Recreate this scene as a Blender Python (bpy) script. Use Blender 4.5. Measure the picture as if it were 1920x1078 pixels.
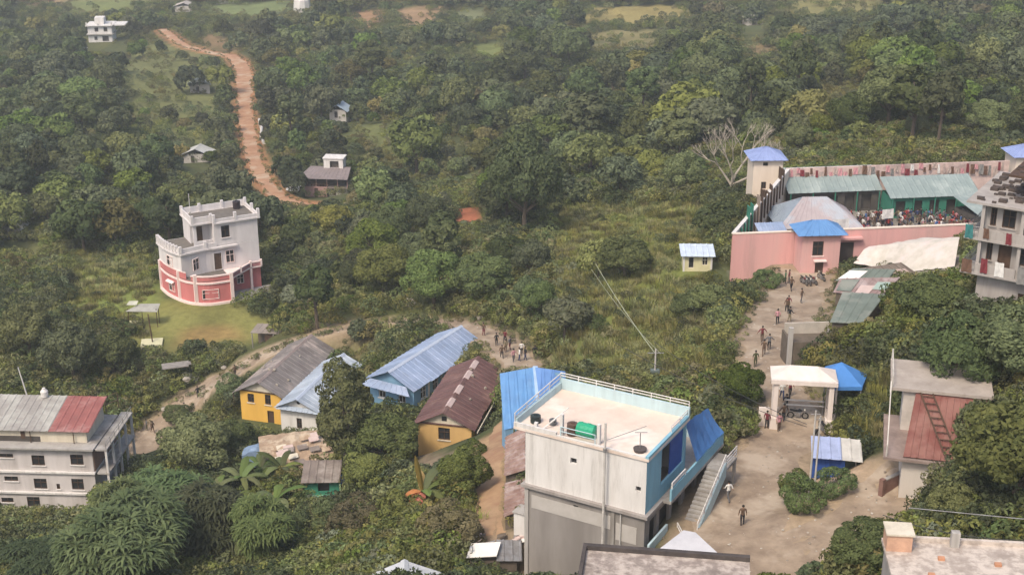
import bpy, math, random
import numpy as np
from mathutils import Vector, Matrix
R = math.radians
random.seed(7); rng = np.random.default_rng(11)
S = bpy.context.scene
for o in list(bpy.data.objects): bpy.data.objects.remove(o)
C = S.collection

# ------------------------------------------------------------------ camera, sky, sun, exposure
PITCH, HFOV, CAMZ = R(21), 40.0, 100.0
cam = bpy.data.cameras.new('camera'); cam.sensor_width = 36; cam.sensor_fit = 'HORIZONTAL'
FPX = 2637.5                                  # focal length in photo pixels (1920 wide)
cam.lens = 36 * FPX / 1920; cam.clip_start = 1; cam.clip_end = 6000
camo = bpy.data.objects.new('camera', cam); C.objects.link(camo)
camo.location = (0, 0, CAMZ); camo.rotation_euler = (R(90) - PITCH, 0, 0)
S.camera = camo
SUN_EL, SUN_AZ = R(52), R(212)                # azimuth clockwise from +Y (the view direction)
W = bpy.data.worlds.new('World'); S.world = W; W.use_nodes = True
nt = W.node_tree; nt.nodes.clear()
sky = nt.nodes.new('ShaderNodeTexSky'); sky.sky_type = 'NISHITA'; sky.sun_disc = False
sky.sun_elevation = SUN_EL; sky.sun_rotation = SUN_AZ; sky.dust_density = 4.0; sky.ozone_density = 0.6; sky.air_density = 1.0
bg = nt.nodes.new('ShaderNodeBackground'); bg.inputs['Strength'].default_value = 0.12
ow = nt.nodes.new('ShaderNodeOutputWorld')
nt.links.new(sky.outputs[0], bg.inputs[0]); nt.links.new(bg.outputs[0], ow.inputs[0])
sl = bpy.data.lights.new('sun', 'SUN'); sl.energy = 1.5; sl.angle = R(12); sl.color = (1.0, 0.90, 0.74)
so = bpy.data.objects.new('sun', sl); C.objects.link(so)
to_sun = Vector((math.sin(SUN_AZ) * math.cos(SUN_EL), math.cos(SUN_AZ) * math.cos(SUN_EL), math.sin(SUN_EL)))
so.rotation_euler = to_sun.to_track_quat('Z', 'Y').to_euler(); so.location = (0, 0, 300)
S.view_settings.view_transform = 'Standard'; S.view_settings.look = 'None'
S.view_settings.gamma = 1.0; S.view_settings.use_curve_mapping = False
S.view_settings.exposure = 0.86

# ------------------------------------------------------------------ surveying helpers: photo pixel + distance -> point of the place
CP, SP = math.cos(PITCH), math.sin(PITCH)
def ray(u, v):
    a = (u - 960) / FPX; b = (v - 539) / FPX
    return Vector((a, CP - b * SP, -SP - b * CP))
def at(u, v, D): return Vector((0, 0, CAMZ)) + ray(u, v) * D
def on(u, v, z):
    r = ray(u, v); return Vector((0, 0, CAMZ)) + r * ((z - CAMZ) / r.z)
def proj(p):
    q = np.asarray(p, float) - np.array([0, 0, CAMZ])
    D = q[..., 1] * CP - q[..., 2] * SP
    return 960 + FPX * q[..., 0] / D, 539 - FPX * (q[..., 1] * SP + q[..., 2] * CP) / D, D
def zrow(x, y, v):                            # height at plan position x, y seen at picture row v
    b = (v - 539) / FPX
    return CAMZ - y * (SP + b * CP) / (CP - b * SP)

# ------------------------------------------------------------------ node helpers
def N(t, kind, **kw):
    n = t.nodes.new(kind)
    for k, val in kw.items():
        if k in n.inputs: n.inputs[k].default_value = val
        else: setattr(n, k, val)
    return n
def rgb(c): return (c[0], c[1], c[2], 1)
MATS = {}
def mat(name, c1, c2=None, scale=1.0, rough=0.85, bump=0.15, streak=False, c3=None, detail=6, metal=0.0, rand=0.0, spec=0.3, lo=0.35, hi=0.68, grime=0.0):
    """weathered surface: two or three tones mixed by noise in world space, with fine relief"""
    if name in MATS: return MATS[name]
    m = bpy.data.materials.new(name); m.use_nodes = True; t = m.node_tree
    b = t.nodes['Principled BSDF']; b.inputs['Roughness'].default_value = rough; b.inputs['Metallic'].default_value = metal
    b.inputs['Specular IOR Level'].default_value = spec
    c2 = c2 or tuple(x * 0.75 for x in c1)
    g = N(t, 'ShaderNodeNewGeometry')
    mp = N(t, 'ShaderNodeMapping'); t.links.new(g.outputs['Position'], mp.inputs['Vector'])
    if streak: mp.inputs['Scale'].default_value = (1, 1, 0.18)
    n1 = N(t, 'ShaderNodeTexNoise', Scale=scale, Detail=detail, Roughness=0.65); t.links.new(mp.outputs[0], n1.inputs['Vector'])
    r1 = N(t, 'ShaderNodeValToRGB'); t.links.new(n1.outputs['Fac'], r1.inputs[0])
    r1.color_ramp.elements[0].position = lo; r1.color_ramp.elements[1].position = hi
    r1.color_ramp.elements[0].color = rgb(c2); r1.color_ramp.elements[1].color = rgb(c1)
    out = r1.outputs[0]
    if c3:
        n2 = N(t, 'ShaderNodeTexNoise', Scale=scale * 0.37, Detail=4.0, Roughness=0.7); t.links.new(mp.outputs[0], n2.inputs['Vector'])
        r2 = N(t, 'ShaderNodeValToRGB'); r2.color_ramp.elements[0].position = 0.50; r2.color_ramp.elements[1].position = 0.63
        t.links.new(n2.outputs['Fac'], r2.inputs[0])
        mx = N(t, 'ShaderNodeMixRGB'); t.links.new(r2.outputs[0], mx.inputs[0]); t.links.new(out, mx.inputs[1]); mx.inputs[2].default_value = rgb(c3)
        out = mx.outputs[0]
    if grime:
        n4 = N(t, 'ShaderNodeTexNoise', Scale=scale*1.7, Detail=6.0, Roughness=0.75); m4 = N(t, 'ShaderNodeMapping'); m4.inputs['Scale'].default_value = (1, 1, 0.1); t.links.new(g.outputs['Position'], m4.inputs['Vector']); t.links.new(m4.outputs[0], n4.inputs['Vector'])
        r4 = N(t, 'ShaderNodeValToRGB'); r4.color_ramp.elements[0].position = 0.52; r4.color_ramp.elements[1].position = 0.75; r4.color_ramp.elements[1].color = (grime, grime, grime, 1); t.links.new(n4.outputs['Fac'], r4.inputs[0])
        m5 = N(t, 'ShaderNodeMixRGB'); t.links.new(r4.outputs[0], m5.inputs[0]); t.links.new(out, m5.inputs[1]); m5.inputs[2].default_value = (0.16, 0.14, 0.115, 1); out = m5.outputs[0]
    if rand:
        oi = N(t, 'ShaderNodeObjectInfo'); hs = N(t, 'ShaderNodeHueSaturation')
        mr = N(t, 'ShaderNodeMapRange'); mr.inputs[3].default_value = 1 - rand; mr.inputs[4].default_value = 1 + rand
        t.links.new(oi.outputs['Random'], mr.inputs[0]); t.links.new(mr.outputs[0], hs.inputs['Value']); t.links.new(out, hs.inputs['Color'])
        out = hs.outputs[0]
    t.links.new(out, b.inputs['Base Color'])
    if bump:
        n3 = N(t, 'ShaderNodeTexNoise', Scale=scale * 5, Detail=4.0); t.links.new(mp.outputs[0], n3.inputs['Vector'])
        bp = N(t, 'ShaderNodeBump', Strength=bump, Distance=0.05); t.links.new(n3.outputs['Fac'], bp.inputs['Height'])
        t.links.new(bp.outputs[0], b.inputs['Normal'])
    MATS[name] = m; return m
def leaf_mat(name, dark, light, autumn=None, trans=0.25):
    """foliage: tone by leaf (vertex attribute) and by plant (object random)"""
    m = bpy.data.materials.new(name); m.use_nodes = True; t = m.node_tree
    b = t.nodes['Principled BSDF']; b.inputs['Roughness'].default_value = 0.75; b.inputs['Specular IOR Level'].default_value = 0.1
    a = N(t, 'ShaderNodeAttribute', attribute_name='tone'); oi = N(t, 'ShaderNodeObjectInfo')
    mx = N(t, 'ShaderNodeMixRGB'); mx.inputs[1].default_value = rgb(dark); mx.inputs[2].default_value = rgb(light)
    t.links.new(a.outputs['Fac'], mx.inputs[0])
    hs = N(t, 'ShaderNodeHueSaturation')
    def ranged(lo, hi, mul):
        w = N(t, 'ShaderNodeMath', operation='MULTIPLY'); w.inputs[1].default_value = mul; t.links.new(oi.outputs['Random'], w.inputs[0])
        f = N(t, 'ShaderNodeMath', operation='FRACT'); t.links.new(w.outputs[0], f.inputs[0])
        mr = N(t, 'ShaderNodeMapRange'); mr.inputs[3].default_value = lo; mr.inputs[4].default_value = hi; t.links.new(f.outputs[0], mr.inputs[0]); return mr.outputs[0]
    t.links.new(ranged(0.452, 0.515, 1.0), hs.inputs['Hue']); t.links.new(ranged(0.75, 1.12, 7.3), hs.inputs['Saturation']); t.links.new(ranged(0.6, 1.45, 17.7), hs.inputs['Value'])
    t.links.new(mx.outputs[0], hs.inputs['Color'])
    t.links.new(hs.outputs[0], b.inputs['Base Color'])
    tr = N(t, 'ShaderNodeBsdfTranslucent'); t.links.new(hs.outputs[0], tr.inputs[0])
    ms = N(t, 'ShaderNodeMixShader'); ms.inputs[0].default_value = trans
    t.links.new(b.outputs[0], ms.inputs[1]); t.links.new(tr.outputs[0], ms.inputs[2])
    t.links.new(ms.outputs[0], t.nodes['Material Output'].inputs['Surface'])
    MATS[name] = m; return m

# ------------------------------------------------------------------ mesh helpers
class MB:
    """collects faces, then links them as ONE mesh object"""
    def __init__(s): s.v = []; s.f = []; s.mi = []; s.cur = 0
    def quad(s, *p):
        i = len(s.v); s.v += [tuple(q) for q in p]; s.f.append(tuple(range(i, i + len(p)))); s.mi.append(s.cur); return s
    def box(s, x0, y0, z0, x1, y1, z1):
        i = len(s.v)
        s.v += [(x0,y0,z0),(x1,y0,z0),(x1,y1,z0),(x0,y1,z0),(x0,y0,z1),(x1,y0,z1),(x1,y1,z1),(x0,y1,z1)]
        s.f += [(i+3,i+2,i+1,i),(i+4,i+5,i+6,i+7),(i,i+1,i+5,i+4),(i+1,i+2,i+6,i+5),(i+2,i+3,i+7,i+6),(i+3,i,i+4,i+7)]; s.mi += [s.cur]*6; return s
    def prism(s, pts, z0, z1):
        """vertical prism over a plan polygon (counter-clockwise); z may be a list per point"""
        n = len(pts); i = len(s.v)
        a = z0 if hasattr(z0, '__len__') else [z0]*n; b = z1 if hasattr(z1, '__len__') else [z1]*n
        s.v += [(p[0], p[1], a[k]) for k, p in enumerate(pts)] + [(p[0], p[1], b[k]) for k, p in enumerate(pts)]
        s.f.append(tuple(i + n - 1 - k for k in range(n))); s.f.append(tuple(i + n + k for k in range(n)))
        for k in range(n): s.f.append((i+k, i+(k+1) % n, i+n+(k+1) % n, i+n+k))
        s.mi += [s.cur]*(n+2); return s
    def slab(s, pts, t):
        """thick sheet: polygon in space, thickened downwards by t"""
        n = len(pts); i = len(s.v)
        s.v += [tuple(p) for p in pts] + [(p[0], p[1], p[2]-t) for p in pts]
        s.f.append(tuple(i + k for k in range(n))); s.f.append(tuple(i + n + n - 1 - k for k in range(n)))
        for k in range(n): s.f.append((i+(k+1) % n, i+k, i+n+k, i+n+(k+1) % n))
        s.mi += [s.cur]*(n+2); return s
    def tube(s, a, b, r0, r1=None, n=6, caps=True):
        r1 = r0 if r1 is None else r1; a = Vector(a); b = Vector(b); d = (b-a).normalized()
        x = d.orthogonal().normalized(); y = d.cross(x); i = len(s.v)
        for p, r in ((a, r0), (b, r1)):
            for k in range(n):
                w = 2*math.pi*k/n; s.v.append(tuple(p + x*(r*math.cos(w)) + y*(r*math.sin(w))))
        for k in range(n): s.f.append((i+k, i+(k+1) % n, i+n+(k+1) % n, i+n+k))
        s.mi += [s.cur]*n
        if caps:
            s.f.append(tuple(i+n-1-k for k in range(n))); s.f.append(tuple(i+n+k for k in range(n))); s.mi += [s.cur]*2
        return s
    def path(s, pts, rs, n=6):
        """bent tapering tube"""
        pts = [Vector(p) for p in pts]
        if not hasattr(rs, '__len__'): rs = [rs]*len(pts)
        i = len(s.v); m = len(pts); ref = Vector((0.3, 0.9, 0.1))
        for k, p in enumerate(pts):
            d = (pts[min(k+1, m-1)] - pts[max(k-1, 0)]).normalized(); x = d.cross(ref).normalized(); y = d.cross(x)
            for q in range(n):
                w = 2*math.pi*q/n; s.v.append(tuple(p + x*(rs[k]*math.cos(w)) + y*(rs[k]*math.sin(w))))
        for k in range(m-1):
            for q in range(n): s.f.append((i+k*n+q, i+k*n+(q+1) % n, i+(k+1)*n+(q+1) % n, i+(k+1)*n+q))
        s.f.append(tuple(i+n-1-k for k in range(n))); s.f.append(tuple(i+(m-1)*n+k for k in range(n)))
        s.mi += [s.cur]*((m-1)*n+2); return s
    def tin(s, a, b, c, d, pitch=0.8, h=0.05, t=0.03, wob=0.0):
        """ribbed sheet metal: a-b the lower edge, d-c the upper edge, ribs run up the slope"""
        a, b, c, d = map(Vector, (a, b, c, d)); nrm = (b-a).cross(d-a).normalized()
        L = max((b-a).length, (c-d).length); n = max(2, int(L/pitch)); prof = []
        for k in range(n):
            for f, q in ((0, 0), (0.68, 0), (0.78, h), (0.9, h)): prof.append(((k+f)/n, q))
        prof.append((1, 0)); i = len(s.v); M = len(prof)
        for tt, q in prof:
            w = wob*math.sin(tt*23+L)*0.5
            lo = a.lerp(b, tt); hi = d.lerp(c, tt)
            s.v += [tuple(lo + nrm*(q+w)), tuple(hi + nrm*(q+w)), tuple(lo - nrm*t), tuple(hi - nrm*t)]
        for k in range(M-1):
            p = i+4*k; s.f += [(p, p+4, p+5, p+1), (p+2, p+3, p+7, p+6), (p, p+2, p+6, p+4), (p+1, p+5, p+7, p+3)]
        s.f += [(i, i+1, i+3, i+2), (i+4*M-4, i+4*M-2, i+4*M-1, i+4*M-3)]
        s.mi += [s.cur]*(4*(M-1)+2); return s
    def build(s, name, m, parent=None, smooth=False, loc=None):
        me = bpy.data.meshes.new(name); me.from_pydata(s.v, [], s.f)
        for x in (m if isinstance(m, (list, tuple)) else [m]): me.materials.append(x)
        if any(s.mi): me.polygons.foreach_set('material_index', s.mi)
        if smooth: me.polygons.foreach_set('use_smooth', [True]*len(me.polygons))
        me.update()
        o = bpy.data.objects.new(name, me); C.objects.link(o)
        if parent: o.parent = parent
        if loc is not None: o.location = loc
        return o
def tag(o, label=None, cat=None, group=None, kind=None):
    if label: o['label'] = label
    if cat: o['category'] = cat
    if group: o['group'] = group
    if kind: o['kind'] = kind
    return o
def thing(name, label, cat, loc=(0, 0, 0), rz=0, group=None):
    o = bpy.data.objects.new(name, None); C.objects.link(o); o.location = loc; o.rotation_euler = (0, 0, rz)
    o.empty_display_size = 0.3
    return tag(o, label, cat, group)
def dup(root, loc=None, rz=None, label=None, group=None, scale=None, parent=None):
    r = root.copy(); C.objects.link(r)
    if parent: r.parent = parent
    if loc is not None: r.location = loc
    if rz is not None: r.rotation_euler = (0, 0, rz)
    if scale is not None: r.scale = scale if hasattr(scale, '__len__') else (scale,)*3
    if label: r['label'] = label
    if group: r['group'] = group
    for ch in list(root.children): dup(ch, parent=r)
    return r
def raw_mesh(name, v, f4, m, tone=None):
    """fast mesh from arrays: v (n,3), f4 (k,4)"""
    me = bpy.data.meshes.new(name); n, k = len(v), len(f4)
    me.vertices.add(n); me.vertices.foreach_set('co', np.asarray(v, np.float32).ravel())
    me.loops.add(k*4); me.loops.foreach_set('vertex_index', np.asarray(f4, np.int32).ravel())
    me.polygons.add(k); me.polygons.foreach_set('loop_start', np.arange(0, k*4, 4, dtype=np.int32))
    me.polygons.foreach_set('loop_total', np.full(k, 4, np.int32))
    if tone is not None:
        a = me.attributes.new('tone', 'FLOAT', 'POINT'); a.data.foreach_set('value', np.asarray(tone, np.float32))
    me.materials.append(m); me.update(calc_edges=True); return me
# ------------------------------------------------------------------ terrain
CTRL = [  # picture column, row, distance: surveyed ground points
 (1390,1005,105),(1300,1070,98),(1500,800,121),(1420,700,133),(1400,640,141),(1490,520,166),(1375,527,169),(1560,505,168),
 (1310,508,173),(1250,560,166),(1180,620,157),(1150,690,149),(1330,620,154),(1340,720,132),
 (1600,1000,99),(1690,900,107),(1560,905,111),(1640,800,117),(1700,640,126),(1860,590,121),(1760,600,128),(1920,640,112),(1800,1000,88),(1920,800,100),
 (1080,700,155),(950,660,169),(900,617,179),(800,600,188),(700,618,188),(600,640,188),(520,655,188),(430,705,189),(370,748,190),(270,818,188),
 (400,572,214),(330,620,205),(250,590,210),(500,590,208),(440,640,199),(300,545,219),(540,545,216),
 (150,965,157),(40,960,158),(220,890,166),(480,810,172),(570,815,170),(740,770,162),(820,872,146),(640,915,148),(540,930,150),
 (900,1000,112),(920,900,122),(935,820,134),(985,1060,101),(750,1020,121),(600,1060,125),(300,1078,135),(100,1078,138),(400,960,150),
 (100,700,196),(0,640,208),(150,560,220),(60,520,232),(280,470,246),(100,450,256),(40,445,258),(300,400,278),(500,470,241),(650,520,219),(800,530,208),
 (980,555,190),(1100,560,172),(1130,480,196),(985,445,222),(860,405,247),(1200,400,222),(1340,400,205),(1290,330,240),(840,345,285),(700,400,262),
 (600,372,312),(545,380,300),(500,345,318),(475,290,350),(455,190,420),(440,107,500),(345,85,525),(315,60,560),(190,95,540),(400,160,440),(150,300,330),(300,160,440),(30,150,450),(380,300,345),(260,220,390),
 (190,0,660),(600,0,650),(1000,0,610),(1300,40,525),(1600,0,540),(1900,0,520),(760,50,560),(1000,200,370),(700,250,342),(1150,280,290),(1300,180,345),
 (1420,300,225),(1500,290,222),(1700,285,218),(1900,280,214),(1600,180,290),(1800,150,300),(1920,200,262),(1150,120,440)]
pts = np.array([list(at(*c)) for c in CTRL])
far = []
for x, y, z in [(-900,300,20),(-900,900,30),(900,300,62),(900,900,55),(0,1000,3),(-350,900,-2),(400,1000,15),(0,1600,60),(-900,1800,90),(900,1800,90),(0,2800,140),(-2200,1000,80),(2200,1000,90),
                (0,55,54),(-45,60,54),(45,55,54),(0,0,78),(-120,30,62),(120,30,66),(0,-200,110),(-300,-100,80),(300,-100,90),(-160,140,26),(120,120,60),(130,190,46),(-260,250,12)]:
    far.append((x, y, z))
pts = np.vstack([pts, np.array(far, float)])
def kern(r2): return np.sqrt(r2 + 14.0**2)
_x, _y, _z = pts[:, 0], pts[:, 1], pts[:, 2]
n = len(pts)
A = np.zeros((n+3, n+3)); A[:n, :n] = kern((_x[:, None]-_x)**2 + (_y[:, None]-_y)**2) - np.eye(n)*2.5
A[:n, n] = 1; A[:n, n+1] = _x/100; A[:n, n+2] = _y/100; A[n:, :n] = A[:n, n:].T
co = np.linalg.solve(A, np.concatenate([_z, np.zeros(3)]))
def height_raw(x, y):
    x = np.asarray(x, float); y = np.asarray(y, float); z = co[n] + co[n+1]*x/100 + co[n+2]*y/100
    for i in range(n): z = z + co[i]*kern((x-_x[i])**2 + (y-_y[i])**2)
    return z
def lines(lo, hi, step, lo2, hi2, step2, lo3, hi3):
    a = list(np.arange(lo, hi+1e-6, step)); g = [a[-1]]
    while g[-1] < hi2: g.append(g[-1]+step2)
    st = step2
    while g[-1] < hi3: st *= 1.22; g.append(g[-1]+st)
    h = [a[0]]
    while h[0] > lo2: h.insert(0, h[0]-step2)
    st = step2
    while h[0] > lo3: st *= 1.22; h.insert(0, h[0]-st)
    return np.array(h[:-1] + a + g[1:])
XL = lines(-100, 100, 1.3, -250, 230, 2.6, -2600, 2600)
YL = lines(50, 262, 1.3, 40, 700, 2.6, -700, 3600)
GX, GY = np.meshgrid(XL, YL)
GZ = height_raw(GX, GY)
def vnoise(x, y, s, seed):
    r = np.random.default_rng(seed); tab = r.random((256, 256))
    xi = np.floor(x/s); yi = np.floor(y/s); fx = x/s-xi; fy = y/s-yi
    fx = fx*fx*(3-2*fx); fy = fy*fy*(3-2*fy); xi = xi.astype(int) % 256; yi = yi.astype(int) % 256
    a = tab[xi, yi]; b = tab[(xi+1) % 256, yi]; c = tab[xi, (yi+1) % 256]; d = tab[(xi+1) % 256, (yi+1) % 256]
    return (a*(1-fx)+b*fx)*(1-fy) + (c*(1-fx)+d*fx)*fy
GZ += (vnoise(GX, GY, 9, 1)-.5)*0.9 + (vnoise(GX, GY, 4, 2)-.5)*0.35
GZ = np.minimum(GZ, 140.0)
# far terraces
tmask = np.clip((GY-380)/120, 0, 1)
GZ += tmask*(np.round(GZ/2.2)*2.2-GZ)*0.55
def seg_dist(px, py, poly):
    best = np.full(px.shape, 1e9); tz = np.zeros(px.shape)
    for (x0, y0, z0), (x1, y1, z1) in zip(poly[:-1], poly[1:]):
        dx, dy = x1-x0, y1-y0; t = np.clip(((px-x0)*dx+(py-y0)*dy)/(dx*dx+dy*dy), 0, 1)
        d = np.hypot(px-x0-t*dx, py-y0-t*dy); m = d < best
        best = np.where(m, d, best); tz = np.where(m, z0+t*(z1-z0), tz)
    return best, tz
def smooth01(t): t = np.clip(t, 0, 1); return t*t*(3-2*t)
def spline(pts, step):
    out = []; P = [np.array(p, float) for p in pts]; P = [2*P[0]-P[1]] + P + [2*P[-1]-P[-2]]
    for i in range(1, len(P)-2):
        m = max(2, int(np.linalg.norm(P[i+1]-P[i])/step))
        for k in range(m):
            t = k/m; out.append(0.5*((2*P[i]) + (-P[i-1]+P[i+1])*t + (2*P[i-1]-5*P[i]+4*P[i+1]-P[i+2])*t*t + (-P[i-1]+3*P[i]-3*P[i+1]+P[i+2])*t**3))
    out.append(P[-2]); return [tuple(p) for p in out]
# roads: centreline given as (column, row, distance, width in metres)
ROADS = {
 'red_road': [(304,56,565,4.2),(318,66,548,4.4),(345,85,527,4.2),(390,98,512,4.2),(432,106,502,5),(453,125,482,6.2),(457,160,448,5.6),(459,195,418,5),(464,240,385,4.6),(474,290,350,4.2),(491,330,325,4.0),(516,362,308,4.0),(545,378,300,3.8),(580,384,297,3.2)],
 'hill_road': [(262,850,182,4.5),(285,810,187,5),(330,775,189,5.5),(375,735,191,5.5),(425,705,190,5),(480,672,190,4.2),(540,645,190,3.0),(620,622,190,2.4),(720,604,190,2.4),(810,603,187,3.2),(875,612,181,4.6),(925,636,174,5.2),(965,670,167,5.5),(990,695,162,4.5)],
 'prison_road': [(1508,507,168,7),(1500,535,163,7.2),(1480,575,154.5,8.2),(1460,615,146,8),(1437,655,139,5.8),(1440,690,133,5),(1465,730,128,5),(1490,775,123,5.5),(1470,820,119,6),(1425,880,113,7.5),(1400,940,108,9),(1385,1000,104,9.5),(1380,1060,100,10),(1390,1110,96,10)],
 'branch_road': [(1712,868,109,4),(1680,905,107.5,4.6),(1640,940,105.5,5),(1580,985,102.5,5.2),(1510,1020,100.5,5.5),(1450,1045,99.5,5)],
}
ROADP = {}
for k, c in ROADS.items():
    P = [tuple(at(u, v, D)) + (w,) for u, v, D, w in c]
    ROADP[k] = spline(P, 1.0 if k != 'red_road' else 2.0)
# level pads under buildings: centre, half sizes, turn, level, soft margin
PADS = []
def pad(cx, cy, hx, hy, ang, z, margin=4.0):
    global GZ
    c, s = math.cos(ang), math.sin(ang)
    lx = (GX-cx)*c + (GY-cy)*s; ly = -(GX-cx)*s + (GY-cy)*c
    d = np.hypot(np.maximum(np.abs(lx)-hx, 0), np.maximum(np.abs(ly)-hy, 0))
    f = 1-smooth01(d/margin); GZ = GZ*(1-f) + z*f
    PADS.append((cx, cy, hx, hy, ang))
def hgt(x, y):
    i = int(np.clip(np.searchsorted(XL, x)-1, 0, len(XL)-2)); j = int(np.clip(np.searchsorted(YL, y)-1, 0, len(YL)-2))
    fx = (x-XL[i])/(XL[i+1]-XL[i]); fy = (y-YL[j])/(YL[j+1]-YL[j])
    return float((GZ[j, i]*(1-fx)+GZ[j, i+1]*fx)*(1-fy) + (GZ[j+1, i]*(1-fx)+GZ[j+1, i+1]*fx)*fy)
def hgtv(x, y):
    x = np.asarray(x, float); y = np.asarray(y, float)
    i = np.clip(np.searchsorted(XL, x)-1, 0, len(XL)-2); j = np.clip(np.searchsorted(YL, y)-1, 0, len(YL)-2)
    fx = (x-XL[i])/(XL[i+1]-XL[i]); fy = (y-YL[j])/(YL[j+1]-YL[j])
    return (GZ[j, i]*(1-fx)+GZ[j, i+1]*fx)*(1-fy) + (GZ[j+1, i]*(1-fx)+GZ[j+1, i+1]*fx)*fy
def gnd(u, v, lo=40, hi=1500):
    """where the line of sight through a picture point meets the ground"""
    r = ray(u, v); D = lo
    while D < hi:
        p = Vector((0, 0, CAMZ)) + r*D
        if p.z < hgt(p.x, p.y): break
        D += 2.0 if D < 300 else 4.0
    a, b = D-4, D
    for _ in range(12):
        m = (a+b)/2; p = Vector((0, 0, CAMZ)) + r*m
        if p.z < hgt(p.x, p.y): b = m
        else: a = m
    p = Vector((0, 0, CAMZ)) + r*b; p.z = hgt(p.x, p.y); return p
# ------------------------------------------------------------------ survey: where each building stands (front left corner, level, turn)
def V2(p): return (p[0], p[1])
def frame_pad(o, rz, W_, D_, z, margin=4.0, grow=0.6):
    c, s = math.cos(rz), math.sin(rz); cx, cy = W_/2, D_/2
    pad(o[0]+cx*c-cy*s, o[1]+cx*s+cy*c, W_/2+grow, D_/2+grow, rz, z, margin)
FR = {}
def survey(k, o, rz, W_, D_, z, margin=4.0, grow=0.6):
    FR[k] = (Vector((o[0], o[1], z)), rz, W_, D_); frame_pad(o, rz, W_, D_, z, margin, grow)
survey('white', (1.0, 93.4), R(-29), 9.8, 13.4, 42.6, 2.0, 0.2)
pad(1.8, 90.6, 5.2, 2.2, R(-29), 39.6, 2.5)
survey('brown', V2(at(783, 790, 152)), R(-13), 6.0, 14.5, 27.6, 3)
survey('hall', V2(at(693, 697, 165)), R(-30), 6.2, 15, 27.5, 3)
survey('whitehouse', V2(at(525, 757, 172)), R(-17), 5.0, 13.5, 21.2, 3)
survey('yellow', V2(at(450, 735, 176)), R(-17), 5.6, 15, 21.0, 3)
survey('left', V2(at(-75, 835, 160)), R(-3), 15.2, 8, 17.6, 3)
_lw = at(360, 612, 206); pad(_lw.x, _lw.y, 10.5, 6.0, R(-10), 20.3, 5)         # lawn below the pink house
PK = on(437, 566, 20.9); FR['pink'] = (PK, R(28), 0, 0)
pad(PK.x-3.4, PK.y+4.2, 8.0, 6.6, R(28), 20.9, 4)
FR['prison'] = (Vector((26.4, 159.1, 40.2)), R(7), 45, 31); pad(55.5, 175, 19, 15, R(7), 40.2, 5); pad(44, 168, 12, 7, R(7), 40.2, 5)
pad(30.5, 156.2, 5.0, 2.6, R(6), 39.2, 4); survey('gatehouse', (34.2, 156.6), R(4), 4.6, 3.5, 41.1, 3)
survey('concrete', V2(at(1850, 378, 120)), R(-33), 9, 9, 53.8, 3)
survey('redroof', V2(at(1690, 880, 105)), R(-14), 6.0, 6.5, 46.3, 2)
survey('rooftop', V2(at(1640, 1040, 76)), R(-6), 8.2, 6, 50.0, 3)
survey('slabroof', V2(at(1085, 1085, 80)), R(-8), 10, 6, 48.0, 2)
survey('farhouse', V2(at(168, 92, 540)), R(5), 12, 10, -5.6, 6)
survey('roadhouse', V2(at(572, 368, 312)), R(-6), 9.0, 6.5, 7.0, 3)
survey('hut', V2(at(1281, 508, 172)), R(-2), 3.9, 3, 40.2, 3)
survey('kiosk', V2(at(1521, 900, 112)), R(-9), 3.7, 2.2, 45.6, 2)
survey('thatch', V2(at(500, 880, 156)), R(12), 7.5, 6, 23.3, 3)
survey('green', V2(at(572, 930, 149)), R(2), 4.6, 3.2, 26.0, 3)
survey('sheds', V2(at(1562, 605, 140)), R(12), 8.5, 14, 46.0, 3)
# roads are cut level across the slope
for k, P in ROADP.items():
    poly = [p[:3] for p in P]; wid = [(p[0], p[1], p[3]) for p in P]
    xs = [p[0] for p in P]; ys = [p[1] for p in P]
    m = (GX > min(xs)-15) & (GX < max(xs)+15) & (GY > min(ys)-15) & (GY < max(ys)+15)
    d, tz = seg_dist(GX[m], GY[m], poly[::3]+[poly[-1]]); _, w = seg_dist(GX[m], GY[m], wid[::3]+[wid[-1]])
    f = 1-smooth01((d-w*0.5-0.5)/3.5)
    GZ[m] = GZ[m]*(1-f) + (tz-0.05)*f
# ------------------------------------------------------------------ ground sheet, coloured by what covers the soil
def poly_mask(poly_px, soft=1.5, world=None):
    P = np.array(world if world is not None else [list(gnd(u, v))[:2] for u, v in poly_px]); x, y = GX, GY
    inside = np.zeros(x.shape, bool); d = np.full(x.shape, 1e9); m = len(P)
    bb = (x > P[:, 0].min()-10) & (x < P[:, 0].max()+10) & (y > P[:, 1].min()-10) & (y < P[:, 1].max()+10)
    xs, ys = x[bb], y[bb]; ins = np.zeros(xs.shape, bool); dd = np.full(xs.shape, 1e9)
    for i in range(m):
        x0, y0 = P[i]; x1, y1 = P[(i+1) % m]
        ins ^= ((y0 > ys) != (y1 > ys)) & (xs < (x1-x0)*(ys-y0)/((y1-y0) if abs(y1-y0) > 1e-9 else 1e-9)+x0)
        dx, dy = x1-x0, y1-y0; t = np.clip(((xs-x0)*dx+(ys-y0)*dy)/(dx*dx+dy*dy+1e-9), 0, 1)
        dd = np.minimum(dd, np.hypot(xs-x0-t*dx, ys-y0-t*dy))
    sd = np.where(ins, -dd, dd) + (vnoise(xs, ys, 3.5, 5)-.5)*soft*1.6
    out = np.zeros(x.shape); out[bb] = 1-smooth01(sd/soft*0.5+0.5); return out
SCRUB = np.array([0.075, 0.085, 0.036]); col = np.tile(SCRUB, GX.shape+(1,))
nz = vnoise(GX, GY, 14, 8)[..., None]; nz2 = vnoise(GX, GY, 5, 9)[..., None]
col = col*(0.75+0.5*nz) + np.array([0.05, 0.035, 0.01])*np.clip(nz2-0.45, 0, 1)*1.2
COVER = np.ones(GX.shape)                     # how much scrub grows here
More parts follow.
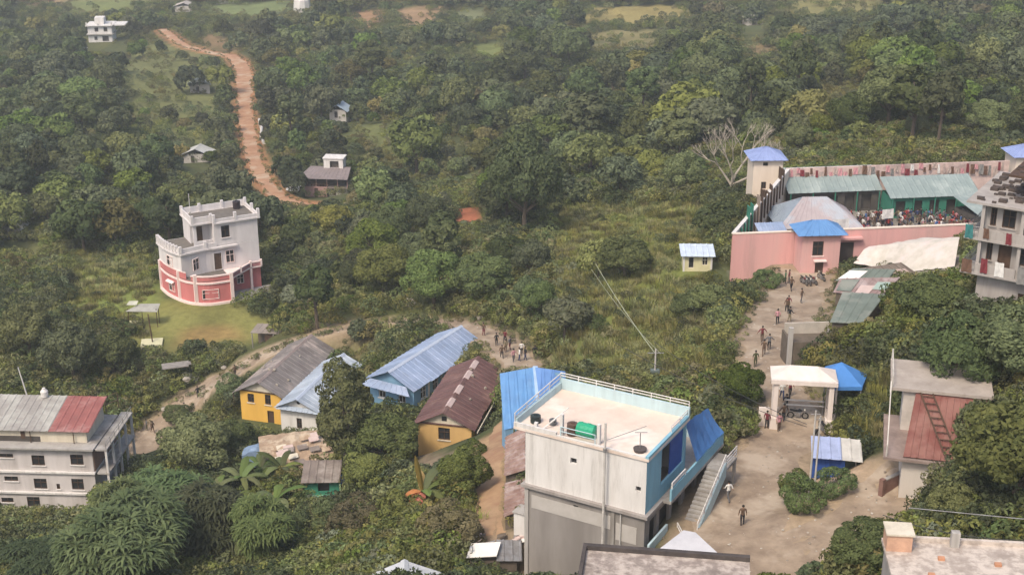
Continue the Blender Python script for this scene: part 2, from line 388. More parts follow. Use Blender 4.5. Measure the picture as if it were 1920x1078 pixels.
PATCH = [ # outline in the picture, soil colour, remaining scrub, edge softness
 ([(255,575),(330,560),(470,580),(530,600),(510,625),(400,650),(290,660),(240,640)], (0.19,0.185,0.06), 0.0, 2),
 ([(120,525),(290,470),(300,560),(240,600),(130,605)], (0.17,0.20,0.055), 0.5, 3), ([(0,470),(120,455),(130,490),(0,520)], (0.15,0.15,0.06), 0.4, 3), ([(480,400),(560,395),(640,410),(620,430),(500,425)], (0.13,0.14,0.05), 0.4, 3), ([(560,610),(700,560),(860,570),(860,590),(640,615)], (0.12,0.13,0.045), 0.4, 2),
 ([(1600,446),(1800,440),(1805,505),(1690,515),(1600,500)], (0.36,0.31,0.26), 0.0, 1), ([(870,1000),(950,970),(1000,1000),(1010,1090),(860,1090)], (0.27,0.205,0.145), 0.15, 1), ([(775,850),(890,850),(900,880),(780,885)], (0.25,0.19,0.13), 0.25, 1), ([(330,615),(420,612),(450,630),(400,648),(320,650)], (0.26,0.18,0.07), 0.0, 2),
 ([(40,0),(130,0),(118,10),(55,12)], (0.34,0.22,0.13), 0.0, 6), ([(130,-10),(300,-10),(290,8),(205,28),(120,22)], (0.17,0.19,0.07), 0.05, 6),
 ([(380,12),(545,2),(560,20),(480,32),(400,30)], (0.16,0.19,0.075), 0.02, 6),
 ([(655,25),(720,18),(715,50),(690,55),(650,45)], (0.33,0.20,0.11), 0.05, 5), ([(745,18),(825,12),(820,42),(760,52)], (0.32,0.21,0.12), 0.05, 5),
 ([(840,28),(905,20),(910,35),(850,45)], (0.17,0.18,0.09), 0.05, 5), ([(880,85),(945,80),(960,110),(900,120)], (0.16,0.18,0.06), 0.1, 4),
 ([(1100,15),(1290,12),(1290,40),(1210,48),(1110,45)], (0.27,0.22,0.085), 0.02, 6), ([(1100,62),(1240,58),(1230,88),(1130,92)], (0.22,0.19,0.085), 0.05, 5),
 ([(1440,0),(1660,0),(1640,30),(1470,28)], (0.22,0.20,0.08), 0.15, 6), ([(1385,85),(1455,85),(1440,120),(1395,115)], (0.22,0.16,0.08), 0.1, 4),
 ([(835,395),(895,388),(905,405),(890,418),(845,416)], (0.33,0.12,0.065), 0.0, 1.5), ([(760,340),(900,330),(910,358),(780,362)], (0.13,0.15,0.055), 0.05, 3),
 ([(1020,140),(1130,130),(1120,160),(1030,160)], (0.10,0.12,0.05), 0.15, 4), ([(1540,180),(1600,165),(1600,210),(1550,215)], (0.13,0.12,0.06), 0.2, 3), ([(1840,180),(1920,160),(1920,230),(1860,240)], (0.10,0.13,0.04), 0.1, 3),
 ([(135,150),(165,140),(160,195),(138,190)], (0.27,0.23,0.13), 0.1, 3), ([(345,100),(380,105),(370,120),(335,112)], (0.28,0.17,0.10), 0.1, 3),
 ([(385,60),(450,85),(440,97),(380,85)], (0.22,0.15,0.08), 0.05, 3), ([(425,300),(445,310),(450,360),(430,350)], (0.20,0.17,0.08), 0.1, 2),
 ([(640,250),(700,230),(820,270),(830,300),(720,290)], (0.13,0.14,0.05), 0.3, 4), ([(150,150),(250,95),(330,78),(430,125),(440,260),(330,300),(210,260)], (0.15,0.155,0.06), 0.28, 8),
 ([(1050,440),(1170,400),(1300,380),(1330,430),(1280,560),(1180,680),(1060,700),(1050,560)], (0.16,0.18,0.05), 0.7, 4),
 ([(1370,640),(1470,650),(1450,690),(1370,690)], (0.30,0.23,0.15), 0.15, 2), ([(880,1010),(890,830),(945,800),(950,1000)], (0.36,0.24,0.14), 0.0, 0.8),
 ([(550,600),(690,600),(800,595),(870,605),(860,625),(600,640)], (0.20,0.15,0.09), 0.25, 2), ([(1690,860),(1660,930),(1600,985),(1480,1040),(1290,1090),(1310,960),(1340,870),(1420,850)], (0.37,0.27,0.185), 0.0, 1),
 ([(1380,810),(1440,790),(1480,830),(1420,860)], (0.24,0.19,0.12), 0.05, 1),
]
for pl, c, keep, sf in PATCH:
    m = poly_mask(pl, sf)[..., None]; v = (0.82+0.36*nz2)
    col = col*(1-m) + np.array(c)*v*m; COVER *= 1-(1-keep)*m[..., 0]
for k, P in ROADP.items():                     # worn verges
    c = {'red_road': (0.42, 0.20, 0.10)}.get(k, (0.33, 0.25, 0.17))
    xs = [p[0] for p in P]; ys = [p[1] for p in P]
    m = (GX > min(xs)-12) & (GX < max(xs)+12) & (GY > min(ys)-12) & (GY < max(ys)+12)
    d, _ = seg_dist(GX[m], GY[m], [p[:3] for p in P][::2]); _, w = seg_dist(GX[m], GY[m], [(p[0], p[1], p[3]) for p in P][::2])
    f = 1-smooth01((d-w*0.5+0.3)/(1.6 if k != 'red_road' else 2.5))
    cc = col[m]; col[m] = cc*(1-f[:, None]) + np.array(c)*(0.8+0.3*nz2[m])*f[:, None]; cv = COVER[m]; COVER[m] = cv*(1-smooth01(1.3-(d-w*0.5)/0.8))
for cx, cy, hx, hy, ang in PADS:
    c, s = math.cos(ang), math.sin(ang); lx = (GX-cx)*c+(GY-cy)*s; ly = -(GX-cx)*s+(GY-cy)*c
    d = np.hypot(np.maximum(np.abs(lx)-hx, 0), np.maximum(np.abs(ly)-hy, 0)); COVER *= smooth01(d/0.7) if hx != 10.5 else 1
pr = FR['prison']; c, s = math.cos(pr[1]), math.sin(pr[1]); lx = (GX-pr[0].x)*c+(GY-pr[0].y)*s; ly = -(GX-pr[0].x)*s+(GY-pr[0].y)*c
inpr = (lx > ly*0.47) & (lx < pr[2]+.5) & (ly > 0) & (ly < pr[3]); col[inpr] = (0.24, 0.215, 0.185)

gm = bpy.data.materials.new('soil'); gm.use_nodes = True; t = gm.node_tree; b = t.nodes['Principled BSDF']; b.inputs['Roughness'].default_value = 0.95; b.inputs['Specular IOR Level'].default_value = 0.1
a = N(t, 'ShaderNodeVertexColor', layer_name='soil'); g = N(t, 'ShaderNodeNewGeometry')
n1 = N(t, 'ShaderNodeTexNoise', Scale=0.9, Detail=8.0, Roughness=0.7); t.links.new(g.outputs['Position'], n1.inputs['Vector'])
mr = N(t, 'ShaderNodeMapRange'); mr.inputs[1].default_value = 0.3; mr.inputs[2].default_value = 0.72; mr.inputs[3].default_value = 0.72; mr.inputs[4].default_value = 1.22; t.links.new(n1.outputs['Fac'], mr.inputs[0])
mx = N(t, 'ShaderNodeMixRGB', blend_type='MULTIPLY'); mx.inputs[0].default_value = 1; t.links.new(a.outputs[0], mx.inputs[1]); t.links.new(mr.outputs[0], mx.inputs[2]); t.links.new(mx.outputs[0], b.inputs['Base Color'])
bp = N(t, 'ShaderNodeBump', Strength=0.5, Distance=0.25); n2 = N(t, 'ShaderNodeTexNoise', Scale=2.4, Detail=6.0); t.links.new(g.outputs['Position'], n2.inputs['Vector']); t.links.new(n2.outputs['Fac'], bp.inputs['Height']); t.links.new(bp.outputs[0], b.inputs['Normal'])
def sheet(name, X, Y, Z, m, colors=None):
    h, w = X.shape; v = np.stack([X, Y, Z], -1).reshape(-1, 3); idx = np.arange(h*w).reshape(h, w)
    f = np.stack([idx[:-1, :-1], idx[:-1, 1:], idx[1:, 1:], idx[1:, :-1]], -1).reshape(-1, 4)
    me = raw_mesh(name, v, f, m); me.polygons.foreach_set('use_smooth', np.ones(len(f), bool))
    if colors is not None:
        ca = me.color_attributes.new('soil', 'FLOAT_COLOR', 'POINT'); ca.data.foreach_set('color', np.concatenate([colors.reshape(-1, 3), np.ones((h*w, 1))], 1).astype(np.float32).ravel())
    o = bpy.data.objects.new(name, me); C.objects.link(o); o['kind'] = 'structure'; return o
sheet('ground', GX, GY, GZ, gm, np.clip(col, 0, 1))
DIRT = mat('road_dirt', (0.36, 0.28, 0.205), (0.225, 0.17, 0.125), 0.55, 0.95, 0.9, c3=(0.40, 0.325, 0.25), spec=0.1)
REDD = mat('red_dirt', (0.45, 0.275, 0.17), (0.33, 0.17, 0.10), 0.35, 0.95, 0.6, c3=(0.46, 0.34, 0.24), spec=0.1)
def road(name, P, m, lift=0.05):
    P = np.array(P); d = np.gradient(P[:, :2], axis=0); d /= np.linalg.norm(d, axis=1)[:, None]; nx = np.stack([d[:, 1], -d[:, 0]], 1)
    off = np.linspace(-0.5, 0.5, 9); wob = 1+0.16*np.sin(np.arange(len(P))*0.55)+0.10*np.sin(np.arange(len(P))*1.37+1)
    X = P[:, 0:1]+nx[:, 0:1]*off*(P[:, 3]*wob)[:, None]; Y = P[:, 1:2]+nx[:, 1:2]*off*(P[:, 3]*wob)[:, None]
    Z = hgtv(X, Y) + lift*(1-(np.abs(off)*2)**6)[None, :] - 0.10*((np.abs(off)*2) > .99)[None, :]
    ruts = -0.07*(np.exp(-((np.abs(off)*P[:, 3:4]-0.9)/0.3)**2)); return sheet(name, X, Y, Z+ruts, m)
road('red_dirt_road', ROADP['red_road'], REDD, 0.12)
road('hill_road', ROADP['hill_road'], DIRT, 0.06); road('prison_road', ROADP['prison_road'], DIRT, 0.08); road('branch_road', ROADP['branch_road'], DIRT, 0.04)
# ------------------------------------------------------------------ building kit
GLASS = mat('window_dark', (0.035, 0.036, 0.04), (0.02, 0.02, 0.022), 2, 0.25, 0, spec=0.5)
WOOD = mat('dark_wood', (0.10, 0.058, 0.036), (0.06, 0.034, 0.022), 3, 0.7, 0.2)
CONC = mat('concrete', (0.42, 0.395, 0.365), (0.29, 0.27, 0.25), 0.8, 0.9, 0.3, streak=True, c3=(0.22, 0.20, 0.18))
WHITEP = mat('white_paint', (0.68, 0.655, 0.63), (0.58, 0.55, 0.52), 0.9, 0.8, 0.15, streak=True, grime=0.45)
CREAM = mat('cream_paint', (0.64, 0.58, 0.47), (0.52, 0.46, 0.36), 0.9, 0.8, 0.1, streak=True, grime=0.3)
STEEL = mat('grey_steel', (0.33, 0.33, 0.33), (0.22, 0.2, 0.19), 2, 0.5, 0.1, metal=0.4)
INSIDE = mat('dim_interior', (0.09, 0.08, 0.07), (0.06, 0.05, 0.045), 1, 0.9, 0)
def side_frame(side, W_, D_):
    return {'f': ((0, 0), (1, 0), (0, -1), W_), 'r': ((W_, 0), (0, 1), (1, 0), D_), 'b': ((W_, D_), (-1, 0), (0, 1), W_), 'l': ((0, D_), (0, -1), (-1, 0), D_)}[side]
def facade(mb, o, d, nrm, L, z0, z1, ops, deep=0.22):
    """one wall face with real openings and reveals"""
    us = sorted({0, L} | {a for q in ops for a in (q[0], q[1])}); zs = sorted({z0, z1} | {a for q in ops for a in (q[2], q[3])})
    P = lambda u, z, k=0: (o[0]+d[0]*u-nrm[0]*k, o[1]+d[1]*u-nrm[1]*k, z)
    for u0, u1 in zip(us[:-1], us[1:]):
        for a, c in zip(zs[:-1], zs[1:]):
            if any(q[0] <= u0+1e-6 and q[1] >= u1-1e-6 and q[2] <= a+1e-6 and q[3] >= c-1e-6 for q in ops): continue
            mb.quad(P(u0, a), P(u1, a), P(u1, c), P(u0, c))
    for q in ops:
        u0, u1, a, c = q[:4]
        mb.quad(P(u0, a), P(u1, a), P(u1, a, deep), P(u0, a, deep)); mb.quad(P(u0, c, deep), P(u1, c, deep), P(u1, c), P(u0, c))
        mb.quad(P(u0, a), P(u0, a, deep), P(u0, c, deep), P(u0, c)); mb.quad(P(u1, a, deep), P(u1, a), P(u1, c), P(u1, c, deep))
def fill(parent, o, d, nrm, q, frame_m, pane_m, kind, deep=0.16, name=None):
    """window or door set in an opening: a frame with mullions, its pane as a sub-part"""
    u0, u1, a, c = q[:4]; fw = 0.07
    def bx(mb, ua, ub, za, zb, k0, k1):
        p = [(o[0]+d[0]*u-nrm[0]*k, o[1]+d[1]*u-nrm[1]*k) for u, k in ((ua, k0), (ub, k0), (ub, k1), (ua, k1))]
        mb.prism(p, za, zb)
    f = MB(); bx(f, u0, u0+fw, a, c, deep-0.1, deep); bx(f, u1-fw, u1, a, c, deep-0.1, deep); bx(f, u0+fw, u1-fw, a, a+fw, deep-0.1, deep); bx(f, u0+fw, u1-fw, c-fw, c, deep-0.1, deep)
    if kind == 'window':
        um = (u0+u1)/2; bx(f, um-0.03, um+0.03, a+fw, c-fw, deep-0.08, deep-0.01)
        if c-a > 1.0: zm = a+(c-a)*0.62; bx(f, u0+fw, um-0.03, zm-0.025, zm+0.025, deep-0.08, deep-0.01); bx(f, um+0.03, u1-fw, zm-0.025, zm+0.025, deep-0.08, deep-0.01)
    fo = f.build(name or kind, frame_m, parent)
    p = MB(); bx(p, u0+0.01, u1-0.01, a+0.01, c-0.01, deep+0.005, deep+0.04); p.build('pane' if kind == 'window' else 'door_leaf', pane_m, fo)
    return fo
def sill(parent, o, d, nrm, q, m, out=0.12, over=0.1):
    u0, u1, a = q[0]-over, q[1]+over, q[2]
    p = [(o[0]+d[0]*u+nrm[0]*k, o[1]+d[1]*u+nrm[1]*k) for u, k in ((u0, out), (u1, out), (u1, -0.05), (u0, -0.05))]
    MB().prism(p, a-0.1, a-0.003).build('sill', m, parent)
def walls(parent, W_, D_, z0, z1, m, ops=None, frame_m=None, pane_m=None, name='wall', x0=0, y0=0, sills=None, sides='frbl', inner=True):
    """four walls of a storey; ops = {side: [(u0, u1, z0, z1, 'window'/'door'/'open')]}"""
    ops = ops or {}; mb = MB(); fm = frame_m or WOOD; pm = pane_m or GLASS
    for sd in sides:
        o, d, nr, L = side_frame(sd, W_, D_); o = (o[0]+x0, o[1]+y0); facade(mb, o, d, nr, L, z0, z1, ops.get(sd, []))
    w = mb.build(name, m, parent)
    for sd in sides:
        o, d, nr, L = side_frame(sd, W_, D_); o = (o[0]+x0, o[1]+y0)
        for q in ops.get(sd, []):
            if q[4] in ('window', 'door'):
                f = fill(parent, o, d, nr, q, fm, pm if q[4] == 'window' else (q[5] if len(q) > 5 else WOOD), q[4])
                if sills and q[4] == 'window': sill(f, o, d, nr, q, sills)
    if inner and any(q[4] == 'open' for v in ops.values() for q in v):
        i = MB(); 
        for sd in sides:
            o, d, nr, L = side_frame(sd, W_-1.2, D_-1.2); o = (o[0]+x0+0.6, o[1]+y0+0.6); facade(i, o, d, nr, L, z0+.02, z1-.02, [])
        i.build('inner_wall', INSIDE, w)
    return w
def tin_panels(parent, a, b_, c, d, m, pitch=0.75, rib=0.05, t=0.03, width=1.7, name='roof_sheet'):
    """a slope laid sheet by sheet: ragged eaves, slight lifts, each sheet an object"""
    a, b_, c, d = map(Vector, (a, b_, c, d)); L = (b_-a).length; n_ = max(1, round(L/width)); nr = (b_-a).cross(d-a).normalized(); out = []
    for i in range(n_):
        f0, f1 = i/n_-(.02/n_ if i else 0), (i+1)/n_; j = random.uniform(-.10, .04); up = nr*(.012*(i % 2)+random.uniform(0, .012))
        lo0, lo1, h0, h1 = a.lerp(b_, f0), a.lerp(b_, f1), d.lerp(c, f0), d.lerp(c, f1)
        out.append(MB().tin(lo0+(lo0-h0).normalized()*j+up, lo1+(lo1-h1).normalized()*(j+random.uniform(-.03, .03))+up, h1+up, h0+up, pitch, rib, t).build(name, m, parent))
    return out
def gable_roof(parent, W_, D_, ze, rise, m, over=0.45, front=0.5, back=0.4, pitch=0.75, ridge_m=None, x0=0, y0=0, t=0.03, rib=0.05):
    """two ribbed slopes, ridge running along local y"""
    xm = x0+W_/2; k = rise/(W_/2); e = ze-over*k; a, c = y0-front, y0+D_+back
    L = tin_panels(parent, (x0-over, c, e), (x0-over, a, e), (xm, a, ze+rise), (xm, c, ze+rise), m, pitch, rib, t)
    Rr = tin_panels(parent, (x0+W_+over, a, e), (x0+W_+over, c, e), (xm, c, ze+rise), (xm, a, ze+rise), m, pitch, rib, t)
    rg = MB(); z = ze+rise
    rg.quad((xm-0.28, a-.03, z-0.28*k+0.07), (xm, a-.03, z+0.1), (xm, c+.03, z+0.1), (xm-0.28, c+.03, z-0.28*k+0.07)); rg.quad((xm, a-.03, z+0.1), (xm+0.28, a-.03, z-0.28*k+0.07), (xm+0.28, c+.03, z-0.28*k+0.07), (xm, c+.03, z+0.1))
    rg.build('ridge_cap', ridge_m or m, parent); return L, Rr
def gable_wall(parent, W_, y, ze, rise, m, th=0.15, x0=0, ops=None, nrm=-1):
    mb = MB(); P = [(x0, ze), (x0+W_, ze), (x0+W_/2, ze+rise-0.05)]
    i = len(mb.v); mb.v += [(p[0], y, p[1]) for p in P] + [(p[0], y+th*-nrm, p[1]) for p in P]
    mb.f += [(0, 1, 2), (5, 4, 3), (1, 0, 3, 4), (2, 1, 4, 5), (0, 2, 5, 3)]; mb.mi += [0]*5
    return mb.build('gable', m, parent)
def rail(parent, pts, h, m, n_post=1.2, r=0.035, bars=2, name='railing'):
    mb = MB()
    for a, b in zip(pts[:-1], pts[1:]):
        a, b = Vector(a), Vector(b); k = max(1, int((b-a).length/n_post))
        for i in range(k+1): p = a.lerp(b, i/k); mb.tube(p, p+Vector((0, 0, h)), r, n=5)
        for q in range(bars): z = Vector((0, 0, h*(q+1)/bars)); mb.tube(a+z, b+z, r*0.9, n=5)
    return mb.build(name, m, parent)
def block(parent, name, m, *boxes):
    mb = MB()
    for b_ in boxes: mb.box(*b_)
    return mb.build(name, m, parent)
# ------------------------------------------------------------------ white and blue flat-roofed building above the street
def T(k, name, label, cat, group=None):
    o, rz, W_, D_ = FR[k]; return thing(name, label, cat, o, rz, group)
BLUEW = mat('sky_blue_paint', (0.24, 0.46, 0.56), (0.20, 0.38, 0.47), 0.8, 0.75, 0.1, streak=True, grime=.2)
PALEB = mat('pale_blue_paint', (0.47, 0.60, 0.63), (0.39, 0.50, 0.53), 0.8, 0.75, 0.1, streak=True, grime=.25)
ROOFC = mat('cream_screed', (0.70, 0.58, 0.49), (0.57, 0.46, 0.385), 0.45, 0.9, 0.15, c3=(0.74, 0.65, 0.58))
GREYP = mat('grey_plaster', (0.30, 0.275, 0.255), (0.215, 0.195, 0.18), 0.5, 0.9, 0.25, streak=True, c3=(0.21, 0.19, 0.175), grime=0.4)
BTARP = mat('blue_tarp', (0.075, 0.20, 0.47), (0.055, 0.155, 0.38), 1.2, 0.55, 0.3, rand=0.1)
DTARP = mat('deep_blue_tarp', (0.03, 0.09, 0.36), (0.02, 0.06, 0.26), 1.2, 0.6, 0.3)
w = T('white', 'flat_roofed_building', 'tall white and sky blue building with cream flat roof by the dirt street', 'building')
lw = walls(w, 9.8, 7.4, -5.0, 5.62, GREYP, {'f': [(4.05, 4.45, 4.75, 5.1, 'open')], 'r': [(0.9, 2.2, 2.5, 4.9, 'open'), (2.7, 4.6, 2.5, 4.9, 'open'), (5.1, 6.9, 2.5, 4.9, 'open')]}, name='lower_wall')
block(w, 'plaster_band', mat('pale_plaster', (0.47, 0.44, 0.41), (0.38, 0.35, 0.32), 0.6, 0.9, 0.2), (0.55, -0.035, 3.9, 7.1, 0, 5.0), (7.55, -0.035, 3.2, 9.2, 0, 4.6))
block(w, 'pilaster', CONC, (0.0, -0.12, -5, 0.32, -0.002, 5.6)); block(w, 'pilaster', CONC, (7.2, -0.12, -5, 7.45, -0.002, 5.6))
block(w, 'floor_slab', mat('slab_grey', (0.36, 0.33, 0.31), (0.25, 0.22, 0.2), 0.8, 0.9, 0.2, streak=True), (-0.25, -0.3, 5.622, 10.1, 13.3, 5.86))
uw = walls(w, 9.8, 7.4, 5.862, 10.2, WHITEP, {'f': [(3.75, 4.25, 8.5, 8.95, 'open'), (9.0, 9.4, 7.6, 8.0, 'open')]}, name='upper_wall', sides='fbl', inner=False)
for bx_ in ((3.7, 0.24, 8.45, 4.3, 0.3, 9.0), (8.95, 0.24, 7.55, 9.45, 0.3, 8.05), (4.0, 0.24, 4.7, 4.5, 0.3, 5.15)): block(w, 'vent_back', GLASS, bx_)
sw = MB(); facade(sw, (9.8, 0), (0, 1), (1, 0), 7.4, 5.862, 10.2, [(2.7, 7.0, 6.95, 9.85)], 0.2); sw.build('street_wall', BLUEW, w)
block(w, 'balcony_back', WHITEP, (7.9, 2.4, 5.87, 8.0, 7.3, 10.1)); block(w, 'balcony_end', PALEB, (8.0, 2.45, 5.87, 9.58, 2.55, 10.1))
block(w, 'downpipe', mat('pipe_grey', (0.5, 0.48, 0.45), None, 2), (7.9, -0.16, -2, 8.0, -0.03, 5.6))
rs = block(w, 'roof_slab', ROOFC, (-0.95, -0.12, 10.202, 9.98, 7.55, 10.42))
block(w, 'roof_kerb', WHITEP, (2.6, -0.11, 10.422, 9.7, 0.06, 10.52), (-0.94, -0.11, 10.422, 2.6, 0.06, 10.75)); block(w, 'roof_kerb', BLUEW, (9.72, -0.11, 10.422, 9.97, 7.5, 10.62))
block(w, 'parapet', PALEB, (-0.94, 7.32, 10.422, 9.97, 7.54, 11.3)); block(w, 'parapet', PALEB, (-0.94, 0.1, 10.422, -0.74, 7.3, 11.0))
rail(w, [(-0.9, 0.0, 10.75), (-0.9, 7.4, 11.0)], 0.7, WHITEP, 1.6, 0.045, 2); rail(w, [(-0.9, 7.45, 11.3), (9.9, 7.45, 11.3)], 0.45, WHITEP, 1.5, 0.045, 2)
rail(w, [(2.9, 0.0, 10.5), (5.7, 0.0, 10.5)], 0.75, PALEB, 1.4, 0.04, 2); rail(w, [(9.85, 4.2, 10.62), (9.85, 7.4, 10.62)], 0.5, WHITEP, 1.6, 0.04, 2)
for x, y, h in ((2.75, 0.15, 1.7), (5.75, 0.15, 1.6), (0.6, 0.2, 0.5)): block(w, 'roof_column', WHITEP, (x, y, 10.43, x+0.24, y+0.24, 10.43+h))
MB().tube((1.2, 0.4, 10.43), (2.6, 1.9, 11.9), 0.06).build('prop', WHITEP, w); MB().tube((5.9, 0.5, 10.5), (8.3, 3.2, 11.2), 0.03).build('prop', STEEL, w)
rail(w, [(10.62, 2.9, 6.8), (10.62, 5.4, 6.8)], 0.45, WHITEP, 3, 0.07, 2, 'balcony_rail')
# balcony tarp and the covered terrace behind
tp = MB(); n_ = 8; gq = [[Vector((10.75, 7.3+5.7*i/n_, 7.0)).lerp(Vector((9.6-.3*i/n_, 7.6+5.5*i/n_, 9.9-1.2*i/n_)), j/4)+Vector((.05*math.sin(i*1.9+j), 0, -.12*math.sin(math.pi*j/4)+.04*math.sin(i*2.3))) for i in range(n_+1)] for j in range(5)]
for j in range(4):
    for i in range(n_): tp.quad(gq[j][i], gq[j][i+1], gq[j+1][i+1], gq[j+1][i])
tp.build('balcony_tarp', BTARP, w)
block(w, 'inner_tarp', DTARP, (9.6, 4.6, 6.9, 9.66, 7.0, 9.85))
block(w, 'balcony_parapet', BLUEW, (10.55, 2.7, 5.862, 10.7, 13.2, 6.8)); block(w, 'balcony_slab', CONC, (10.102, 2.6, 5.63, 10.72, 13.3, 5.855)); ex = MB(); ex.box(4, 12.9, 5.87, 9.59, 13.1, 7.0); ex.build('terrace_parapet', PALEB, w)
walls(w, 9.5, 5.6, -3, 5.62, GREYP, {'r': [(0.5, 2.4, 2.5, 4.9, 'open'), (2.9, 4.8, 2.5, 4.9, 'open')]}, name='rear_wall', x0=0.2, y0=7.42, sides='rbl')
for x, y in ((9.5, 7.8), (9.5, 12.7), (5, 12.7)): block(w, 'terrace_post', WHITEP, (x-.06, y-.06, 5.87, x+.06, y+.06, 8.2))
# outside stair on the street side
st = MB(); n_st = 16
for i in range(n_st):
    y0 = 9.6-i*0.34; z = 5.62-i*0.2
    stp = MB().box(10.85, y0-0.36, z-0.16, 12.2, y0, z).build('step', CONC, w)
sg = MB(); sg.prism([(12.2, 4.0), (12.32, 4.0), (12.32, 9.7), (12.2, 9.7)], [1.9, 1.9, 5.0, 5.0], [2.9, 2.9, 6.3, 6.3]); sg.build('stringer', PALEB, w)
block(w, 'stair_landing', CONC, (10.75, 9.62, 5.4, 12.32, 12.0, 5.62)); block(w, 'landing_post', CONC, (12.1, 11.7, 1.0, 12.3, 11.95, 5.39))
rail(w, [(12.26, 4.2, 3.0), (12.26, 9.6, 6.2)], 0.75, WHITEP, 1.3, 0.045, 2, 'stair_rail'); rail(w, [(12.26, 9.7, 5.7), (12.26, 12, 5.7)], 0.9, WHITEP, 1.2, 0.04, 3, 'stair_rail')
rail(w, [(10.8, 3.9, 2.6), (12.3, 2.2, 2.3)], 0.9, WHITEP, 0.9, 0.05, 3, 'gate_rail'); block(w, 'ramp_wall', PALEB, (10.15, -0.2, 1.2, 10.32, 3.2, 3.6))
o0, rz0 = FR['white'][0], FR['white'][1]
def LW(x, y, z): c, s = math.cos(rz0), math.sin(rz0); return (o0.x+x*c-y*s, o0.y+x*s+y*c, o0.z+z)
tank = thing('water_tank', 'green plastic water tank lying on the cream flat roof', 'tank', LW(4.6, 0.9, 10.42), rz0)
tm = MB(); prof = [(0, 0.2), (0.05, 0.5), (0.3, 0.55), (0.35, 0.52), (0.7, 0.52), (0.75, 0.55), (1.0, 0.55), (1.05, 0.52), (1.4, 0.52), (1.5, 0.3)]
for (a, r0), (b_, r1) in zip(prof[:-1], prof[1:]): tm.tube((a-.75, 0, 0.56), (b_-.75, 0, 0.56), r0, r1, 14, True)
tm.build('drum', mat('green_plastic', (0.03, 0.36, 0.20), (0.025, 0.28, 0.15), 2, 0.45, 0.05), tank); MB().tube((-0.75, 0, 0.56), (-0.85, 0, 0.56), 0.2, 0.2, 12).build('lid', mat('green_lid', (0.02, 0.2, 0.12)), tank)
def drum(name, label, loc, h, r, c, cat='drum'):
    t_ = thing(name, label, cat, loc); mb = MB()
    for a, b_, r0, r1 in ((0, .04, r*.93, r), (.04, .3*h, r, r*.97), (.3*h, .33*h, r*1.03, r*1.03), (.33*h, .66*h, r*.97, r*.97), (.66*h, .69*h, r*1.03, r*1.03), (.69*h, h*.95, r*.97, r), (h*.95, h, r, r*.6)): mb.tube((0, 0, a), (0, 0, b_), r0, r1, 12)
    mb.build('barrel', mat(name+'_m', c, None, 2, 0.5, 0.05), t_); MB().tube((0, 0, h), (0, 0, h+.08), r*.35, r*.35, 10).build('lid', mat(name+'_m', c), t_); return t_
drum('roof_barrel', 'dark brown barrel beside the green tank on the flat roof', LW(3.5, 0.75, 10.42), 0.95, 0.42, (0.12, 0.075, 0.055)); drum('planter_drum', 'small black drum at the left corner of the flat roof', LW(0.2, 1.2, 10.42), 0.6, 0.4, (0.03, 0.04, 0.04)); drum('bucket', 'grey bucket near the left corner column of the flat roof', LW(1.5, 1.5, 10.42), 0.45, 0.28, (0.13, 0.14, 0.15))
an = thing('antenna_stand', 'thin T shaped antenna stand with dark basin at the roof corner', 'antenna', LW(8.9, 0.75, 10.42)); MB().tube((0, 0, 0), (0, 0, 1.5), 0.035).build('mast', STEEL, an); MB().tube((-.4, 0, 1.5), (.5, 0.1, 1.46), 0.03).build('crossbar', STEEL, an)
MB().tube((0, 0, 0), (0, 0, .25), .42, .5, 12).build('basin', mat('dark_basin', (0.10, 0.08, 0.075)), an)
pole = thing('steel_pole', 'pale steel pole rising in front of the white wall', 'pole', LW(6.75, -0.55, -1.5)); MB().tube((0, 0, -1.5), (0, 0, 14.2), 0.11, 0.085, 8).build('shaft', mat('pole_pale', (0.55, 0.52, 0.48), (0.42, 0.39, 0.36), 2), pole); MB().tube((0, 0, 11.9), (0, 0, 12.2), .13, .13, 8).build('collar', STEEL, pole)

# ------------------------------------------------------------------ the long houses with ridge roofs
BROWN = mat('brown_tin', (0.155, 0.082, 0.075), (0.115, 0.06, 0.055), 0.7, 0.6, 0.1, c3=(0.18, 0.105, 0.09), spec=0.2, rand=0.13, grime=0.35)
PINKSH = mat('pale_sheet', (0.55, 0.43, 0.40), (0.47, 0.36, 0.33), 2, 0.6, 0.05)
YELLOWW = mat('ochre_wall', (0.62, 0.40, 0.16), (0.52, 0.33, 0.13), 0.7, 0.85, 0.15, streak=True)
h = T('brown', 'brown_roofed_house', 'long ochre house with brown tin roof and pale ridge sheets', 'house')
walls(h, 6.0, 14.5, -3.5, 4.5, YELLOWW, {'f': [(2.3, 3.6, 2.55, 4.0, 'window'), (2.5, 3.5, 0.5, 1.5, 'window')], 'r': [(x, x+1.1, 2.3, 3.6, 'window') for x in (1.6, 4.2, 6.8, 9.4, 12)]}, sills=CREAM)
block(h, 'gable_band', BROWN, (-0.1, -0.12, 4.35, 6.1, -0.003, 4.5)); gw = gable_wall(h, 6.0, -0.02, 4.5, 1.45, CREAM); block(gw, 'vent', GLASS, (2.72, -0.06, 4.85, 3.28, 0.0, 5.4)); gable_wall(h, 6.0, 14.52, 4.5, 1.45, CREAM, nrm=1)
gable_roof(h, 6.0, 14.5, 4.5, 1.5, BROWN, 0.5, 0.55)
for y in (1.2, 4.6, 8.6, 11.5):
    kk = 1.5/3.0; MB().slab([(2.75, y, 6.0+.12-.25*kk), (3.0, y, 6.14), (3.0, y+2.1, 6.14), (2.75, y+2.1, 6.0+.12-.25*kk)], 0.03).build('ridge_sheet', PINKSH, h); 
    MB().slab([(3.0, y, 6.14), (3.42, y, 6.12-.42*kk), (3.42, y+2.1, 6.12-.42*kk), (3.0, y+2.1, 6.14)], 0.03).build('ridge_sheet', PINKSH, h)
